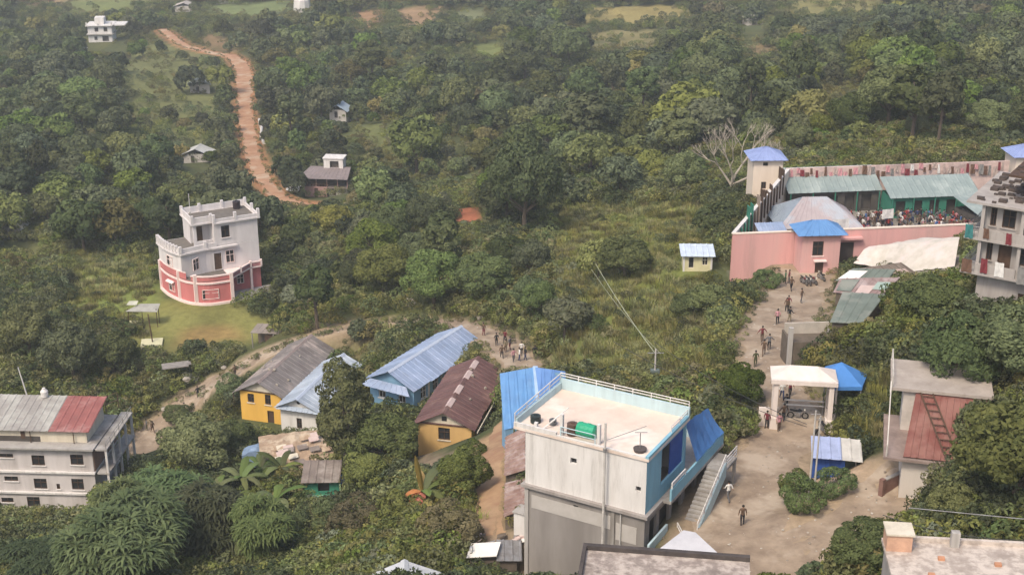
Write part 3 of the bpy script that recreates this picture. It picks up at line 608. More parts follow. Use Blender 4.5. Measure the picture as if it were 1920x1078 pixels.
MB().tube((6.75, -.4, 4.02), (6.75, 14.7, 4.02), 0.07).build('gutter', CREAM, h)
HBLUE = mat('grey_blue_tin', (0.27, 0.335, 0.47), (0.22, 0.28, 0.40), 0.6, 0.5, 0.08, c3=(0.31, 0.37, 0.50), spec=0.35, rand=0.13, grime=0.35); HPALE = mat('pale_blue_ridge', (0.46, 0.52, 0.62), (0.40, 0.45, 0.55), 1, 0.5, 0.05); HWALL = mat('blue_wall', (0.20, 0.36, 0.52), (0.15, 0.28, 0.42), 0.7, 0.8, 0.1, streak=True)
h = T('hall', 'blue_roofed_hall', 'long hall with grey blue tin roof and blue walls', 'hall')
walls(h, 6.2, 15, -3.5, 3.6, HWALL, {'r': [(x, x+1.2, 1.4, 2.8, 'window') for x in (1.4, 4.0, 6.6, 9.2, 11.8)], 'f': [(1.2, 2.2, 1.2, 2.6, 'window'), (4.0, 5.0, 1.2, 2.6, 'window')]}, WHITEP, sills=WHITEP)
gable_roof(h, 6.2, 15, 3.6, 1.5, HBLUE, 0.55, 0.7, ridge_m=HPALE); gable_wall(h, 6.2, -0.02, 3.6, 1.5, HWALL); gable_wall(h, 6.2, 15.02, 3.6, 1.5, HWALL, nrm=1)
MB().tin((-0.5, -1.6, 3.1), (6.7, -1.6, 3.1), (5.6, -0.66, 3.75), (0.6, -0.66, 3.75), 0.8).build('front_awning', HBLUE, h)
for y in (2.9, 5.7, 8.4, 11.2): block(h, 'pilaster', WHITEP, (6.2, y, -3, 6.34, y+.22, 3.55))
h = T('whitehouse', 'white_gabled_house', 'white gabled house with pale blue grey tin roof', 'house')
walls(h, 5.0, 13.5, -3.5, 3.9, WHITEP, {'f': [(2.1, 2.8, 0.9, 2.3, 'window')], 'r': [(2, 3.2, 1, 2.3, 'window'), (5, 6.2, 1, 2.3, 'window')]}, sills=CONC)
gw = gable_wall(h, 5.0, -0.02, 3.9, 1.15, WHITEP); MB().tube((2.5, -0.1, 4.45), (2.5, 0.02, 4.45), 0.22, 0.22, 10).build('vent', GLASS, gw); gable_wall(h, 5.0, 13.52, 3.9, 1.15, WHITEP, nrm=1)
WROOF = mat('pale_blue_tin', (0.34, 0.39, 0.46), (0.28, 0.325, 0.39), 0.6, 0.5, 0.08, c3=(0.42, 0.47, 0.53), spec=0.35, rand=0.13, grime=0.35)
gable_roof(h, 5.0, 13.5, 3.9, 1.2, WROOF, 0.6, 0.7, ridge_m=HPALE); MB().tin((-.3, -0.75, 3.55), (5.4, -0.75, 3.55), (5.3, -0.1, 3.85), (-.2, -.1, 3.85), 0.7).build('pent_roof', WROOF, h)
YROOF = mat('old_tin', (0.22, 0.20, 0.19), (0.15, 0.13, 0.125), 0.5, 0.75, 0.15, c3=(0.33, 0.28, 0.255), spec=0.15, rand=0.13, grime=0.35)
h = T('yellow', 'yellow_house', 'bright yellow house under a long dark rusty tin roof', 'house')
YW = mat('bright_yellow', (0.72, 0.43, 0.09), (0.62, 0.36, 0.075), 0.6, 0.85, 0.1, streak=True)
walls(h, 5.6, 15, -3.5, 4.2, YW, {'f': [(3.4, 4.2, 2.5, 3.9, 'window'), (3.6, 4.5, -0.6, 1.7, 'door'), (1.0, 1.9, 2.5, 3.7, 'window')], 'l': [(3, 4, 2.2, 3.5, 'window'), (7, 8, 2.2, 3.5, 'window')]}, sills=CREAM)
gable_wall(h, 5.6, -0.02, 4.2, 1.4, CREAM); gable_wall(h, 5.6, 15.02, 4.2, 1.4, CREAM, nrm=1); block(h, 'gable_band', WOOD, (-0.1, -0.1, 4.05, 5.7, -0.003, 4.2))
gable_roof(h, 5.6, 15, 4.2, 1.45, YROOF, 0.6, 0.6, ridge_m=mat('rust_ridge', (0.30, 0.24, 0.22)))
MB().tin((-2.0, 15.2, 2.6), (-2.0, 1.5, 2.6), (-0.62, 1.5, 3.78), (-0.62, 15.2, 3.78), 0.8).build('lean_to_roof', mat('weathered_sheet', (0.36, 0.30, 0.26), (0.26, 0.21, 0.18), 0.7, 0.85, 0.2), h)
for y in (1.7, 6, 10.5, 15): MB().tube((-1.9, y, -3), (-1.9, y, 2.6), 0.07).build('post', WOOD, h)

# ------------------------------------------------------------------ tall white house at the left edge
TINR = mat('red_tin', (0.33, 0.12, 0.105), (0.25, 0.09, 0.08), 0.7, 0.65, 0.1, c3=(0.37, 0.20, 0.18), rand=0.13, grime=0.35); TING = mat('grey_tin', (0.40, 0.385, 0.35), (0.31, 0.30, 0.27), 0.6, 0.7, 0.1, c3=(0.26, 0.24, 0.22), rand=0.13, grime=0.35)
LWALL = mat('pinkish_white', (0.60, 0.555, 0.54), (0.49, 0.45, 0.43), 0.7, 0.85, 0.1, streak=True, c3=(0.42, 0.38, 0.36), grime=.3)
h = T('left', 'four_storey_house', 'pinkish white multi storey house with grey and red tin roof', 'house')
wd = lambda u, z, w_=1.5, hh=1.3: (u, u+w_, z, z+hh, 'window')
walls(h, 15.2, 8, -6, 2.4, LWALL, {'f': [wd(6.9, 0.6), wd(3.9, 1.1, 1.4, .6), wd(5.2, 0.1, .8, .35)]}, sills=WHITEP, name='lower_wall')
walls(h, 15.2, 8, 2.65, 5.1, LWALL, {'f': [wd(8.0, 3.0), wd(4.6, 3.9, 1.6, .6), wd(10.6, 3.0, .4, .7), wd(12.4, 3.0, 1.4, 1.4), wd(2.0, 3.0)]}, sills=WHITEP, name='middle_wall')
walls(h, 15.2, 8, 5.35, 8.3, LWALL, {'f': [wd(8.1, 6.0), wd(12.6, 6.2), wd(4.4, 6.9, 1.6, .5), wd(2, 6.0)]}, sills=WHITEP, name='upper_wall')
for z in (2.42, 5.12): block(h, 'floor_band', WHITEP, (-.1, -0.28, z, 15.35, 8.1, z+.22))
block(h, 'roof_slab', CONC, (-.3, -.7, 8.32, 15.6, 8.3, 8.52)); block(h, 'penthouse_wall', CREAM, (0.3, 1.0, 8.53, 14.4, 7.0, 10.1)); block(h, 'painted_shade_strip', INSIDE, (0.4, 0.96, 8.54, 9.0, .998, 9.2))  # dark strip across the penthouse wall, its shade put into the colour
for x0, x1, m_ in ((-0.3, 4.2, TING), (4.22, 10.2, TING), (10.22, 14.9, TINR)): MB().tin((x0, 0.5, 10.1), (x1, 0.5, 10.1), (x1+.0, 7.4, 11.3), (x0, 7.4, 11.3), 0.85, 0.06).build('roof_sheet', m_, h)
block(h, 'door', WOOD, (6.8, .93, 8.9, 7.3, .955, 10.0))
for x in (2, 8, 13): MB().tube((x, .7, 8.5), (x, .7, 10.1), .06).build('roof_post', WOOD, h)
# verandah on its right side
for z in (5.35, 8.33): block(h, 'verandah_slab', CONC, (15.62, -.2, z-.2, 17.0, 9.5, z))
for y in (0, 2.3, 4.6, 6.9, 9.2): block(h, 'verandah_column', WHITEP, (16.7, y-.12, -4, 16.95, y+.12, 5.14), (16.7, y-.12, 5.36, 16.95, y+.12, 8.12))
block(h, 'brick_panel', mat('brick_red_brown', (0.27, 0.17, 0.13), (0.2, 0.12, 0.09), 1.5), (15.21, 0.1, 5.36, 15.3, 7.9, 8.1)); rail(h, [(16.9, -.1, 8.33), (16.9, 9.3, 8.33)], 0.8, STEEL, 1.5, .04, 2); rail(h, [(13.0, 7.6, 8.5), (15.4, 9.4, 9.0)], 1.9, WOOD, 1.5, .06, 2, 'timber_frame')
lo, lr = FR['left'][0], FR['left'][1]
def LL(x, y, z): c, s = math.cos(lr), math.sin(lr); return (lo.x+x*c-y*s, lo.y+x*s+y*c, lo.z+z)
dk = thing('roof_sack', 'white round container on the grey tin roof at left', 'container', LL(7.6, 7.0, 11.3)); MB().tube((0, 0, 0), (0, 0, .7), .4, .45, 12).tube((0, 0, .7), (0, 0, 1.0), .45, .2, 12).build('body', WHITEP, dk); MB().tube((0, 0, 1.0), (0, 0, 1.12), .18, .18, 8).build('cap', WHITEP, dk)
pf = thing('white_flag_pole', 'leaning white pole standing behind the tin roof at left', 'pole', LL(4.9, 9.0, 8.5)); MB().path([(0, 0, 0), (-.3, 0, 2), (-.9, 0, 5.6)], [.1, .09, .06]).build('shaft', WHITEP, pf); MB().tube((0, 0, 0), (0, 0, .3), .25, .2, 8).build('base', CONC, pf)
# ------------------------------------------------------------------ pink and white house with the round front
PINKW = mat('rose_wall', (0.53, 0.175, 0.17), (0.45, 0.145, 0.14), 0.6, 0.85, 0.1, streak=True, grime=.2); TRIM = mat('pink_white_trim', (0.80, 0.66, 0.62), (0.72, 0.57, 0.53), 0.8, 0.8, 0.05)
PWHITE = mat('warm_white', (0.67, 0.63, 0.62), (0.57, 0.53, 0.52), 0.6, 0.8, 0.08, streak=True, grime=.25); TERR = mat('terrace_floor', (0.17, 0.15, 0.13), (0.12, 0.105, 0.09), 1.5, 0.9, 0.2)
o, rz = FR['pink'][0], FR['pink'][1]
h = thing('round_fronted_house', 'three storey pink and white house with rounded front on the lawn', 'house', o, rz); PS = 1.133; h.scale = (PS, PS, PS)
def arc(c, r, a0, a1, k): return [(c[0]+r*math.cos(R(a0+(a1-a0)*i/k)), c[1]+r*math.sin(R(a0+(a1-a0)*i/k))) for i in range(k+1)]
ARC = spline([(-7.1, 9.4, 0), (-6.9, 6.6, 0), (-6.1, 3.8, 0), (-5.0, 1.7, 0), (-3.0, 0.3, 0), (0.0, 0.0, 0)], 0.6); ARC = [(p[0], p[1]) for p in ARC]
GF = ARC + [(0.02, 3.8), (5.3, 3.8), (5.3, 9.4)]
GF = GF[::1]
def poly_walls(name, P, z0, z1, m, closed=True):
    mb = MB()
    for i in range(len(P) if closed else len(P)-1):
        a, b_ = P[i], P[(i+1) % len(P)]; mb.quad((a[0], a[1], z0), (b_[0], b_[1], z0), (b_[0], b_[1], z1), (a[0], a[1], z1))
    return mb.build(name, m, h)
def offset(P, d):
    out = []; m = len(P)
    for i, p in enumerate(P):
        a = P[max(i-1, 0)]; b_ = P[min(i+1, m-1)]; dx, dy = b_[0]-a[0], b_[1]-a[1]; L = math.hypot(dx, dy); out.append((p[0]+dy/L*d, p[1]-dx/L*d))
    return out
def band(name, P, z0, z1, out, m, inn=0.05):
    A = offset(P, out); B = offset(P, -inn); mb = MB()
    for i in range(len(P)-1):
        mb.prism([A[i], A[i+1], B[i+1], B[i]], z0, z1)
    return mb.build(name, m, h)
poly_walls('ground_wall', GF, -2, 3.3, PINKW)
band('plinth', ARC, -1.5, 0.32, 0.28, TRIM); band('cornice', ARC, 2.95, 3.2, 0.14, TRIM); band('cornice', [(0.0, 3.8), (5.3, 3.8), (5.42, 9.3)], 2.95, 3.3, 0.1, TRIM)
for p in (ARC[0], ARC[len(ARC)*40//100], ARC[len(ARC)*58//100], ARC[-1]): block(h, 'column', TRIM, (p[0]-.22, p[1]-.22, -1.5, p[0]+.22, p[1]+.2, 4.25))
block(h, 'column', TRIM, (3.55, 2.9, -0.2, 3.85, 3.2, 3.2)); block(h, 'porch_floor', CONC, (0.25, -0.1, -1, 6.6, 3.75, 0.08)); block(h, 'path_slab', CONC, (5.6, 0.6, -0.6, 9.5, 3.2, 0.04))
bal = [(0, 0), (3.7, 3.0), (5.3, 3.0), (5.3, 3.8), (0.02, 3.8)]; MB().prism(bal, 3.2, 3.4).build('balcony_slab', TRIM, h)
FLT = [p for p in ARC] + [(0.02, 3.8), (5.3, 3.8), (5.3, 9.4)]; MB().prism(FLT, 3.302, 3.42).build('first_floor', TERR, h)
band('balcony_wall', ARC[len(ARC)*55//100:], 3.42, 3.95, 0.02, PINKW, 0.12); band('balcony_cap', ARC[len(ARC)*55//100:], 3.95, 4.1, 0.08, TRIM, 0.18)
band('balcony_wall', [(0.0, 0.0), (3.7, 3.0), (5.3, 3.0)], 3.42, 3.95, 0.0, mat('rose_wall2', (0.45, 0.2, 0.2)), 0.12); band('balcony_cap', [(0.0, 0.0), (3.7, 3.0), (5.3, 3.0)], 3.95, 4.1, 0.06, TRIM, 0.18)
for p in ((1.8, 1.46), (3.7, 3.0), (5.2, 3.05)): block(h, 'balcony_post', TRIM, (p[0]-.13, p[1]-.13, 3.42, p[0]+.13, p[1]+.13, 4.3))
K = len(ARC)*52//100; F1 = ARC[:K] + [(-2.2, 3.7), (5.3, 3.8), (5.3, 9.4)]
F1W = MB()
for i in range(len(F1)):
    a, b_ = F1[i], F1[(i+1) % len(F1)]; F1W.quad((a[0], a[1], 3.42), (b_[0], b_[1], 3.42), (b_[0], b_[1], 6.7), (a[0], a[1], 6.7))
F1W.build('first_floor_wall', PWHITE, h); band('pink_apron', ARC[:K+1], 3.42, 4.3, 0.03, PINKW, 0.0); band('apron_cap', ARC[:K+1], 4.3, 4.42, 0.08, TRIM, 0.0)
MB().prism(F1, 6.702, 6.88).build('terrace_slab', PWHITE, h); MB().prism([(p[0]*.97, p[1]*.97+.15) for p in F1], 6.882, 6.9).build('terrace_floor', TERR, h)
TP = ARC[:K] + [(-2.2, 3.7), (-0.6, 3.75)]; band('terrace_cornice', TP, 6.62, 6.86, 0.3, PWHITE, 0.0); band('terrace_parapet', TP, 6.9, 7.45, 0.08, PWHITE, 0.14)
for i in list(range(0, K, max(1, K//6)))+[K]: p = TP[min(i, len(TP)-1)]; block(h, 'parapet_post', PWHITE, (p[0]-.2, p[1]-.2, 6.9, p[0]+.2, p[1]+.2, 7.85))
band('eave_cornice', [(-1.4, 3.75), (2.2, 3.8)], 6.6, 6.84, 0.45, PWHITE, 0.0)
# top storey
walls(h, 6.1, 5.3, 6.902, 10.0, PWHITE, {'f': [(1.0, 2.15, 7.9, 9.6, 'window')]}, x0=-0.8, y0=3.82, name='top_wall', sills=PWHITE)
walls(h, 2.6, 3.4, 6.902, 10.0, PWHITE, {'f': [(0.9, 1.7, 6.95, 9.2, 'door')]}, x0=-3.4, y0=6.3, name='stair_wall', sides='fbl')
block(h, 'corner_column', PWHITE, (-3.4, 4.5, 6.9, -3.05, 4.85, 10.0)); block(h, 'loggia_floor', TERR, (-3.3, 4.6, 6.902, -0.85, 6.25, 7.0))
block(h, 'loggia_rail', PWHITE, (-3.04, 4.5, 6.92, -0.82, 4.62, 7.7))
block(h, 'top_slab', PWHITE, (-3.7, 4.3, 10.002, -0.83, 9.9, 10.22), (-0.83, 3.5, 10.002, 5.65, 9.5, 10.22)); block(h, 'roof_floor', TERR, (-3.2, 4.8, 10.222, 5.2, 9.2, 10.26))
for q in ((-3.55, 4.42, -0.83, 4.58), (-3.55, 4.58, -3.4, 9.7), (-3.4, 9.55, 5.4, 9.7)): block(h, 'roof_parapet', PWHITE, (q[0], q[1], 10.222, q[2], q[3], 11.05))
for q in ((-0.8, 3.62, 5.5, 3.78), (5.35, 3.78, 5.5, 9.4)): block(h, 'roof_parapet', PWHITE, (q[0], q[1], 10.222, q[2], q[3], 10.7))
for x, y in ((-3.48, 4.5), (-0.9, 4.5), (-0.75, 3.7), (2.2, 3.7), (5.43, 3.7), (5.43, 6.4), (5.43, 9.4), (-3.48, 9.6), (-1, 9.6), (2.2, 9.6)): block(h, 'parapet_post', PWHITE, (x-.18, y-.18, 10.23, x+.18, y+.18, 11.35))
# windows and door of the round part
def wall_window(p, q, u, w_, z0, z1, kind='window', fm=TRIM, hood=None):
    p = Vector(p); q = Vector(q); d = (q-p).normalized(); c = p+d*u; nr = Vector((d.y, -d.x)); oo = c-d*(w_/2)+nr*0.09
    f = fill(h, (oo.x, oo.y), (d.x, d.y), (nr.x, nr.y), (0, w_, z0, z1), fm, GLASS if kind == 'window' else WOOD, kind, deep=0.08)
    if hood: 
        a = oo+nr*0.02-d*0.15; e = oo+nr*0.45-d*0.15; MB().slab([(*(a+d*0), z1+.3), (*e, z1+.12), (*(e+d*(w_+.3)), z1+.12), (*(a+d*(w_+.3)), z1+.3)][::-1], 0.06).build('hood', hood, f)
A_ = lambda f: ARC[int(len(ARC)*f)]
wall_window(A_(.26), A_(.36), 0.4, 1.4, 0.9, 2.2, hood=TRIM); wall_window(A_(.68), A_(.82), 0.75, 2.2, 0.85, 2.2, hood=None); wall_window(A_(.25), A_(.35), 0.4, 1.4, 4.55, 6.0)
wall_window((-4.9, 1.95), (-2.2, 3.7), 1.1, 1.2, 4.4, 6.1); wall_window((-2.2, 3.7), (5.3, 3.8), 1.6, 1.15, 3.5, 6.0, 'door', PWHITE); wall_window((-2.2, 3.7), (5.3, 3.8), 3.3, 1.2, 4.3, 6.1)
wall_window((0.02, 3.8), (5.3, 3.8), 2.3, 1.0, 1.0, 2.3); wall_window((0.02, 3.8), (5.3, 3.8), 0.8, 1.0, 0.1, 2.4, 'door')
c_, s_ = math.cos(rz), math.sin(rz)
def LP(x, y, z): x *= PS; y *= PS; z *= PS; return (o.x+x*c_-y*s_, o.y+x*s_+y*c_, o.z+z)
drum('black_tank', 'black water tank with white lid on the pink house roof', LP(3.9, 8.3, 10.26), 1.25, 0.6, (0.035, 0.025, 0.03), 'tank')
fp = thing('roof_mast', 'thin white mast on the pink house roof', 'mast', LP(-2.4, 9.2, 10.26)); MB().tube((0, 0, 0), (0, 0, 3.2), .06, .04).build('shaft', PWHITE, fp); MB().tube((0, 0, 0), (0, 0, .2), .18, .12).build('foot', CONC, fp)

# ------------------------------------------------------------------ prison: pink wall, gatehouse, towers, sheds
PK1 = mat('salmon_pink', (0.67, 0.37, 0.35), (0.59, 0.315, 0.295), 0.4, 0.85, 0.08, streak=True, c3=(0.57, 0.35, 0.325), grime=.28); CREAMT = mat('pale_cream_wall', (0.72, 0.62, 0.52), (0.62, 0.52, 0.43), 0.6, 0.85, 0.1, streak=True)
BROOF = mat('violet_blue_tin', (0.25, 0.31, 0.53), (0.20, 0.25, 0.44), 0.8, 0.5, 0.05); GROOF = mat('bright_blue_tin', (0.12, 0.26, 0.50), (0.095, 0.21, 0.42), 0.8, 0.5, 0.05); TEAL = mat('green_grey_tin', (0.25, 0.30, 0.29), (0.20, 0.245, 0.24), 0.5, 0.65, 0.1, c3=(0.31, 0.355, 0.34)); GREENW = mat('green_sheet', (0.04, 0.20, 0.14), (0.03, 0.15, 0.10), 1, 0.7, 0.1)
po, prz = FR['prison'][0], FR['prison'][1]; pc, ps = math.cos(prz), math.sin(prz)
def LPR(x, y, z=0): return Vector((po.x+x*pc-y*ps, po.y+x*ps+y*pc, 40.2+z))
def toP(p): d = p-po; return (d.x*pc+d.y*ps, -d.x*ps+d.y*pc)
pw = thing('prison_wall', 'long salmon pink perimeter wall with a dark gateway', 'wall', (po.x, po.y, 40.2), prz)
gu0, gu1 = 14.9, 17.1
fw = MB(); 
facade(fw, (0, 0), (1, 0), (0, -1), 8.0, -4, 5.5, [])
facade(fw, (8.0, 0), (1, 0), (0, -1), 37, -4, 5.5, [(5.35, 7.15, -4, 3.9)]); facade(fw, (45, 0.35), (-1, 0), (0, 1), 45, -4, 5.5, [(45-15.15, 45-13.35, -4, 3.9)])
fw.quad((0, 0, 5.5), (45, 0, 5.5), (45, .35, 5.5), (0, .35, 5.5)); fw.build('front_wall', PK1, pw)
fill(pw, (8, 0), (1, 0), (0, -1), (5.35, 7.15, 0.7, 3.9), mat('gate_frame', (0.10, 0.075, 0.07)), mat('gate_brown', (0.085, 0.065, 0.055), None, 1), 'door', name='gate')
block(pw, 'gate_hood', PK1, (12.9, -0.7, 4.4, 16.0, -0.003, 4.65)); block(pw, 'wall_cap', CREAMT, (-0.08, -0.06, 5.502, 45, 0.42, 5.6))
side = MB(); L_ = math.hypot(*(toP(on(1475, 318, 45.7)))); e = toP(on(1475, 318, 45.7)); nx_, ny_ = -e[1]/L_*0.35, e[0]/L_*.35
side.prism([(0, 0.36), (e[0], e[1]), (e[0]-nx_, e[1]-ny_), (0.36, 0.36)][::-1], -4, 5.5); side.build('side_wall', CREAMT, pw)
cap = MB(); cap.prism([(-0.06, 0.43), (e[0]-.06, e[1]), (e[0]+.45, e[1]-.1), (0.45, 0.43)][::-1], 5.502, 5.6); cap.build('wall_cap', WHITEP, pw)
for i in range(14):
    f = 0.08+i*0.06; x, y = e[0]*f+.5, e[1]*f; mb = MB().box(x, y, 5.55-2.6, x+0.12, y+1.15, 5.55+random.uniform(-.4, 1.7)); mb.build('timber_panel', [WOOD, mat('bleached_board', (0.32, 0.25, 0.2)), GREENW][0 if i > 5 else (2 if i < 4 else 1)], pw)
bk = MB().box(e[0], e[1], -2, 47, e[1]+0.3, 5.6); bk.build('rear_wall', mat('rear_wall_paint', (0.66, 0.50, 0.45), (0.48, 0.36, 0.33), 0.9, 0.9, 0.1, c3=(0.36, 0.27, 0.25)), pw)
gp = FR['gatehouse'][0]; gx, gy = toP(gp)
gh = thing('gatehouse', 'two storey pink gatehouse with bright blue hipped roof', 'gatehouse', (gp.x, gp.y, 41.15), R(4))
walls(gh, 4.6, 3.1, -2, 5.3, PK1, {'f': [(1.3, 2.6, 2.7, 4.5, 'window'), (1.75, 2.75, 0.1, 1.9, 'door')], 'r': [(1, 1.8, 2.8, 4.2, 'window')]}, sills=TRIM)
block(gh, 'door_hood', TRIM, (1.5, -0.5, 2.05, 3.0, -.003, 2.2)); block(gh, 'roof_beam', GROOF, (-0.1, -0.1, 5.302, 4.7, 3.2, 5.4))
def hip(parent, W_, D_, z, rise, ov, m, inset=None, x0=0, y0=0):
    a = [(x0-ov, y0-ov, z), (x0+W_+ov, y0-ov, z), (x0+W_+ov, y0+D_+ov, z), (x0-ov, y0+D_+ov, z)]; i = inset if inset is not None else D_/2
    if W_ >= D_: r0, r1 = Vector((x0+i, y0+D_/2, z+rise)), Vector((x0+W_-i, y0+D_/2, z+rise))
    else: r0, r1 = Vector((x0+W_/2, y0+i, z+rise)), Vector((x0+W_/2, y0+D_-i, z+rise))
    if W_ >= D_: S4 = [(a[0], a[1], r1, r0), (a[1], a[2], r1, r1), (a[2], a[3], r0, r1), (a[3], a[0], r0, r0)]
    else: S4 = [(a[0], a[1], r0, r0), (a[1], a[2], r1, r0), (a[2], a[3], r1, r1), (a[3], a[0], r0, r1)]
    for k_, q in enumerate(S4): MB().tin(*q, 0.8, 0.04).build('roof_slope', m[k_] if isinstance(m, list) else m, parent)
hip(gh, 4.6, 3.1, 5.41, 1.25, 0.7, GROOF, 1.5)
def tower(k, label, loc, rz_):
    t_ = thing('guard_tower', label, 'tower', loc, rz_, 'prison corner towers')
    walls(t_, 4.1, 4.1, -3, 6.3, CREAMT, {'f': [(1.3, 2.0, 5.5, 6.0, 'open'), (1.2, 1.9, 2.2, 3.2, 'window')]}, sills=CREAMT); block(t_, 'roof_beam', CREAMT, (-.1, -.1, 6.302, 4.2, 4.2, 6.4)); hip(t_, 4.1, 4.1, 6.41, 1.35, 0.6, BROOF, 2.0); return t_
tw = on(1414, 300, 46.6); tower(0, 'cream guard tower with violet blue roof at the left end of the prison', (tw.x, tw.y, 40.2), R(2)); tw2 = at(1909, 275, 196); tower(1, 'cream guard tower cut off by the right edge of the picture', (tw2.x, tw2.y, 40.2), R(2))
def shed(name, label, x0, y0, W_, D_, zf, zb, m, wm, h0=0.0, group='green roofed prison sheds', rot=0):
    p = LPR(x0, y0); s_ = thing(name, label, 'shed', (p.x, p.y, 40.2), prz+rot, group)
    MB().tin((-.4, -.5, zf), (W_+.4, -.5, zf), (W_+.4, D_+.3, zb), (-.4, D_+.3, zb), 0.9, .05).build('roof', m, s_)
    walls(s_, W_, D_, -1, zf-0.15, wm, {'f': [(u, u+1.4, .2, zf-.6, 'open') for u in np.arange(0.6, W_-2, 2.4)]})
    for u in np.arange(0, W_+.1, W_/4): MB().tube((u, -.35, 0), (u, -.35, zf-.03), .09).build('post', WOOD if m is not TEAL else GREENW, s_)
    return s_
shed('long_shed', 'grey green tin shed along the prison rear, left of the gap', 14.6, 23.4, 12.6, 4.2, 3.0, 5.2, TEAL, INSIDE); shed('long_shed', 'grey green tin shed along the prison rear, right of the gap', 27.6, 19.6, 12.0, 3.8, 3.0, 4.7, TEAL, GREENW)
shed('lean_shed', 'small teal lean-to roof beside the grey concrete building', 37.2, 11.0, 4.5, 6.5, 2.2, 3.6, TEAL, INSIDE, rot=R(14))
hb = thing('yard_hall', 'low hall with faded grey pink hipped roof inside the prison yard', 'hall', LPR(9.6, 10.5), prz-R(4))
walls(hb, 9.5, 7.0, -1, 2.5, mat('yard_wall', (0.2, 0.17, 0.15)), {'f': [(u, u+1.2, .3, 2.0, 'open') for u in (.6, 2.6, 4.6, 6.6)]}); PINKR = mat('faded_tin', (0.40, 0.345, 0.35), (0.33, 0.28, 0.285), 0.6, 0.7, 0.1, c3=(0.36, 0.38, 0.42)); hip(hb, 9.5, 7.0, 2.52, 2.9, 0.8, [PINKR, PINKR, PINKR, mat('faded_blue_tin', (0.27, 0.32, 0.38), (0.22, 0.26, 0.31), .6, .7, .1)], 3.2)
pt = thing('yard_porch', 'small blue grey porch roof behind the gatehouse', 'porch', LPR(4.2, 2.4), prz); MB().tin((0, 0, 4.3), (3.6, 0, 4.3), (3.6, 3.0, 5.0), (0, 3.0, 5.0), .7).build('roof', HBLUE, pt)
for x, y in ((.1, .1), (3.5, .1), (.1, 2.9), (3.5, 2.9)): MB().tube((x, y, -.5), (x, y, 4.4), .08).build('post', WOOD, pt)

# ------------------------------------------------------------------ grey concrete building at the right edge
GC = mat('bare_concrete', (0.40, 0.365, 0.34), (0.30, 0.27, 0.25), 0.6, 0.9, 0.25, streak=True, c3=(0.23, 0.205, 0.19), grime=.5)
h = T('concrete', 'concrete_block_building', 'unfinished grey concrete building with balconies and washing', 'building')
OB, orz, _, _ = FR['concrete']; zb = OB.z; F_ = [0.0, 3.9, 7.0, 10.2]
walls(h, 9, 9, -4, 3.7, GC, {'f': [(3.6, 4.4, 0.2, 2.4, 'door')]}, name='ground_wall')
for k_ in (1, 2):
    z0 = F_[k_]; walls(h, 9, 9, z0+.02, F_[k_+1]-.22, GC, {'f': [(0.5, 1.0, z0+1.0, z0+2.6, 'window'), (1.5, 2.6, z0+1.0 if k_ == 2 else z0+.1, z0+2.6, 'window' if k_ == 2 else 'door'), (3.2, 4.8, z0+1.0, z0+2.5, 'window'), (5.6, 7.2, z0+1, z0+2.5, 'window')], 'l': [(1, 2.4, z0+1, z0+2.5, 'open'), (4, 5.4, z0+1, z0+2.5, 'open')]}, name='storey_wall', sills=GC)
    block(h, 'floor_slab', GC, (-1.3, -1.0, z0-.2, 9.4, 9.3, z0)); 
    rail(h, [(-1.2, 8.5, z0), (-1.2, -.9, z0), (-.1, -.9, z0)], 0.95, STEEL, 0.35, .03, 2, 'balcony_rail'); block(h, 'balcony_wall', GC, (-.1, -.95, z0+.002, 3.3 if k_ == 1 else 5.5, -.8, z0+.85))
    for x in (-.1, 3.2, 6.4): block(h, 'column', GC, (x, -.78, z0+.002, x+.28, -.5, F_[k_+1]-.2))
block(h, 'roof_slab', GC, (-1.4, -1.1, 10.0, 9.5, 9.4, 10.2)); block(h, 'roof_room', GC, (2.8, 1.2, 10.202, 9, 7, 12.3)); block(h, 'room_slab', WOOD, (1.4, .6, 12.302, 9.4, 7.6, 12.5))
rub = MB()
for i in range(60): x, y = random.uniform(-1.2, 4), random.uniform(-.9, 8); s2 = random.uniform(.15, .5); rub.box(x, y, 10.2, x+s2*1.4, y+s2, 10.2+s2*.6)
for i in range(30): x, y = random.uniform(1.5, 9), random.uniform(.7, 7); s2 = random.uniform(.15, .4); rub.box(x, y, 12.5, x+s2*1.4, y+s2, 12.5+s2*.6)
ro = rub.build('roof_clutter', mat('dark_clutter', (0.10, 0.075, 0.065), (0.05, 0.04, 0.035), 2), h); ro['kind'] = 'stuff'
def cloth(parent, pts, m, name='washing'):
    a, b_, hh = Vector(pts[0]), Vector(pts[1]), pts[2]; mb = MB(); n_ = 5
    g_ = [[a.lerp(b_, i/n_)+Vector((0.04*math.sin(i*2.1+j), 0.05*math.sin(i*1.7+j*1.3), -hh*j/3)) for i in range(n_+1)] for j in range(4)]
    for j in range(3):
        for i in range(n_): mb.quad(g_[j][i], g_[j+1][i], g_[j+1][i+1], g_[j][i+1])
    return mb.build(name, m, parent, smooth=True)
CL = [mat('cloth_%s' % n_, c, None, 3, 0.9, 0.05) for n_, c in (('maroon', (0.22, 0.04, 0.05)), ('white', (0.75, 0.73, 0.7)), ('pink', (0.6, 0.3, 0.32)), ('navy', (0.04, 0.05, 0.12)), ('brown', (0.16, 0.09, 0.06)), ('teal', (0.05, 0.2, 0.2)), ('grey', (0.25, 0.24, 0.23)))]
def LC(x, y, z): c, s = math.cos(orz), math.sin(orz); return Vector((OB.x+x*c-y*s, OB.y+x*s+y*c, OB.z+z))
cl_where = ['top balcony, leftmost', 'top balcony, second', 'top balcony, third', 'middle balcony, leftmost', 'middle balcony, second', 'middle balcony, third', 'middle balcony, fourth']
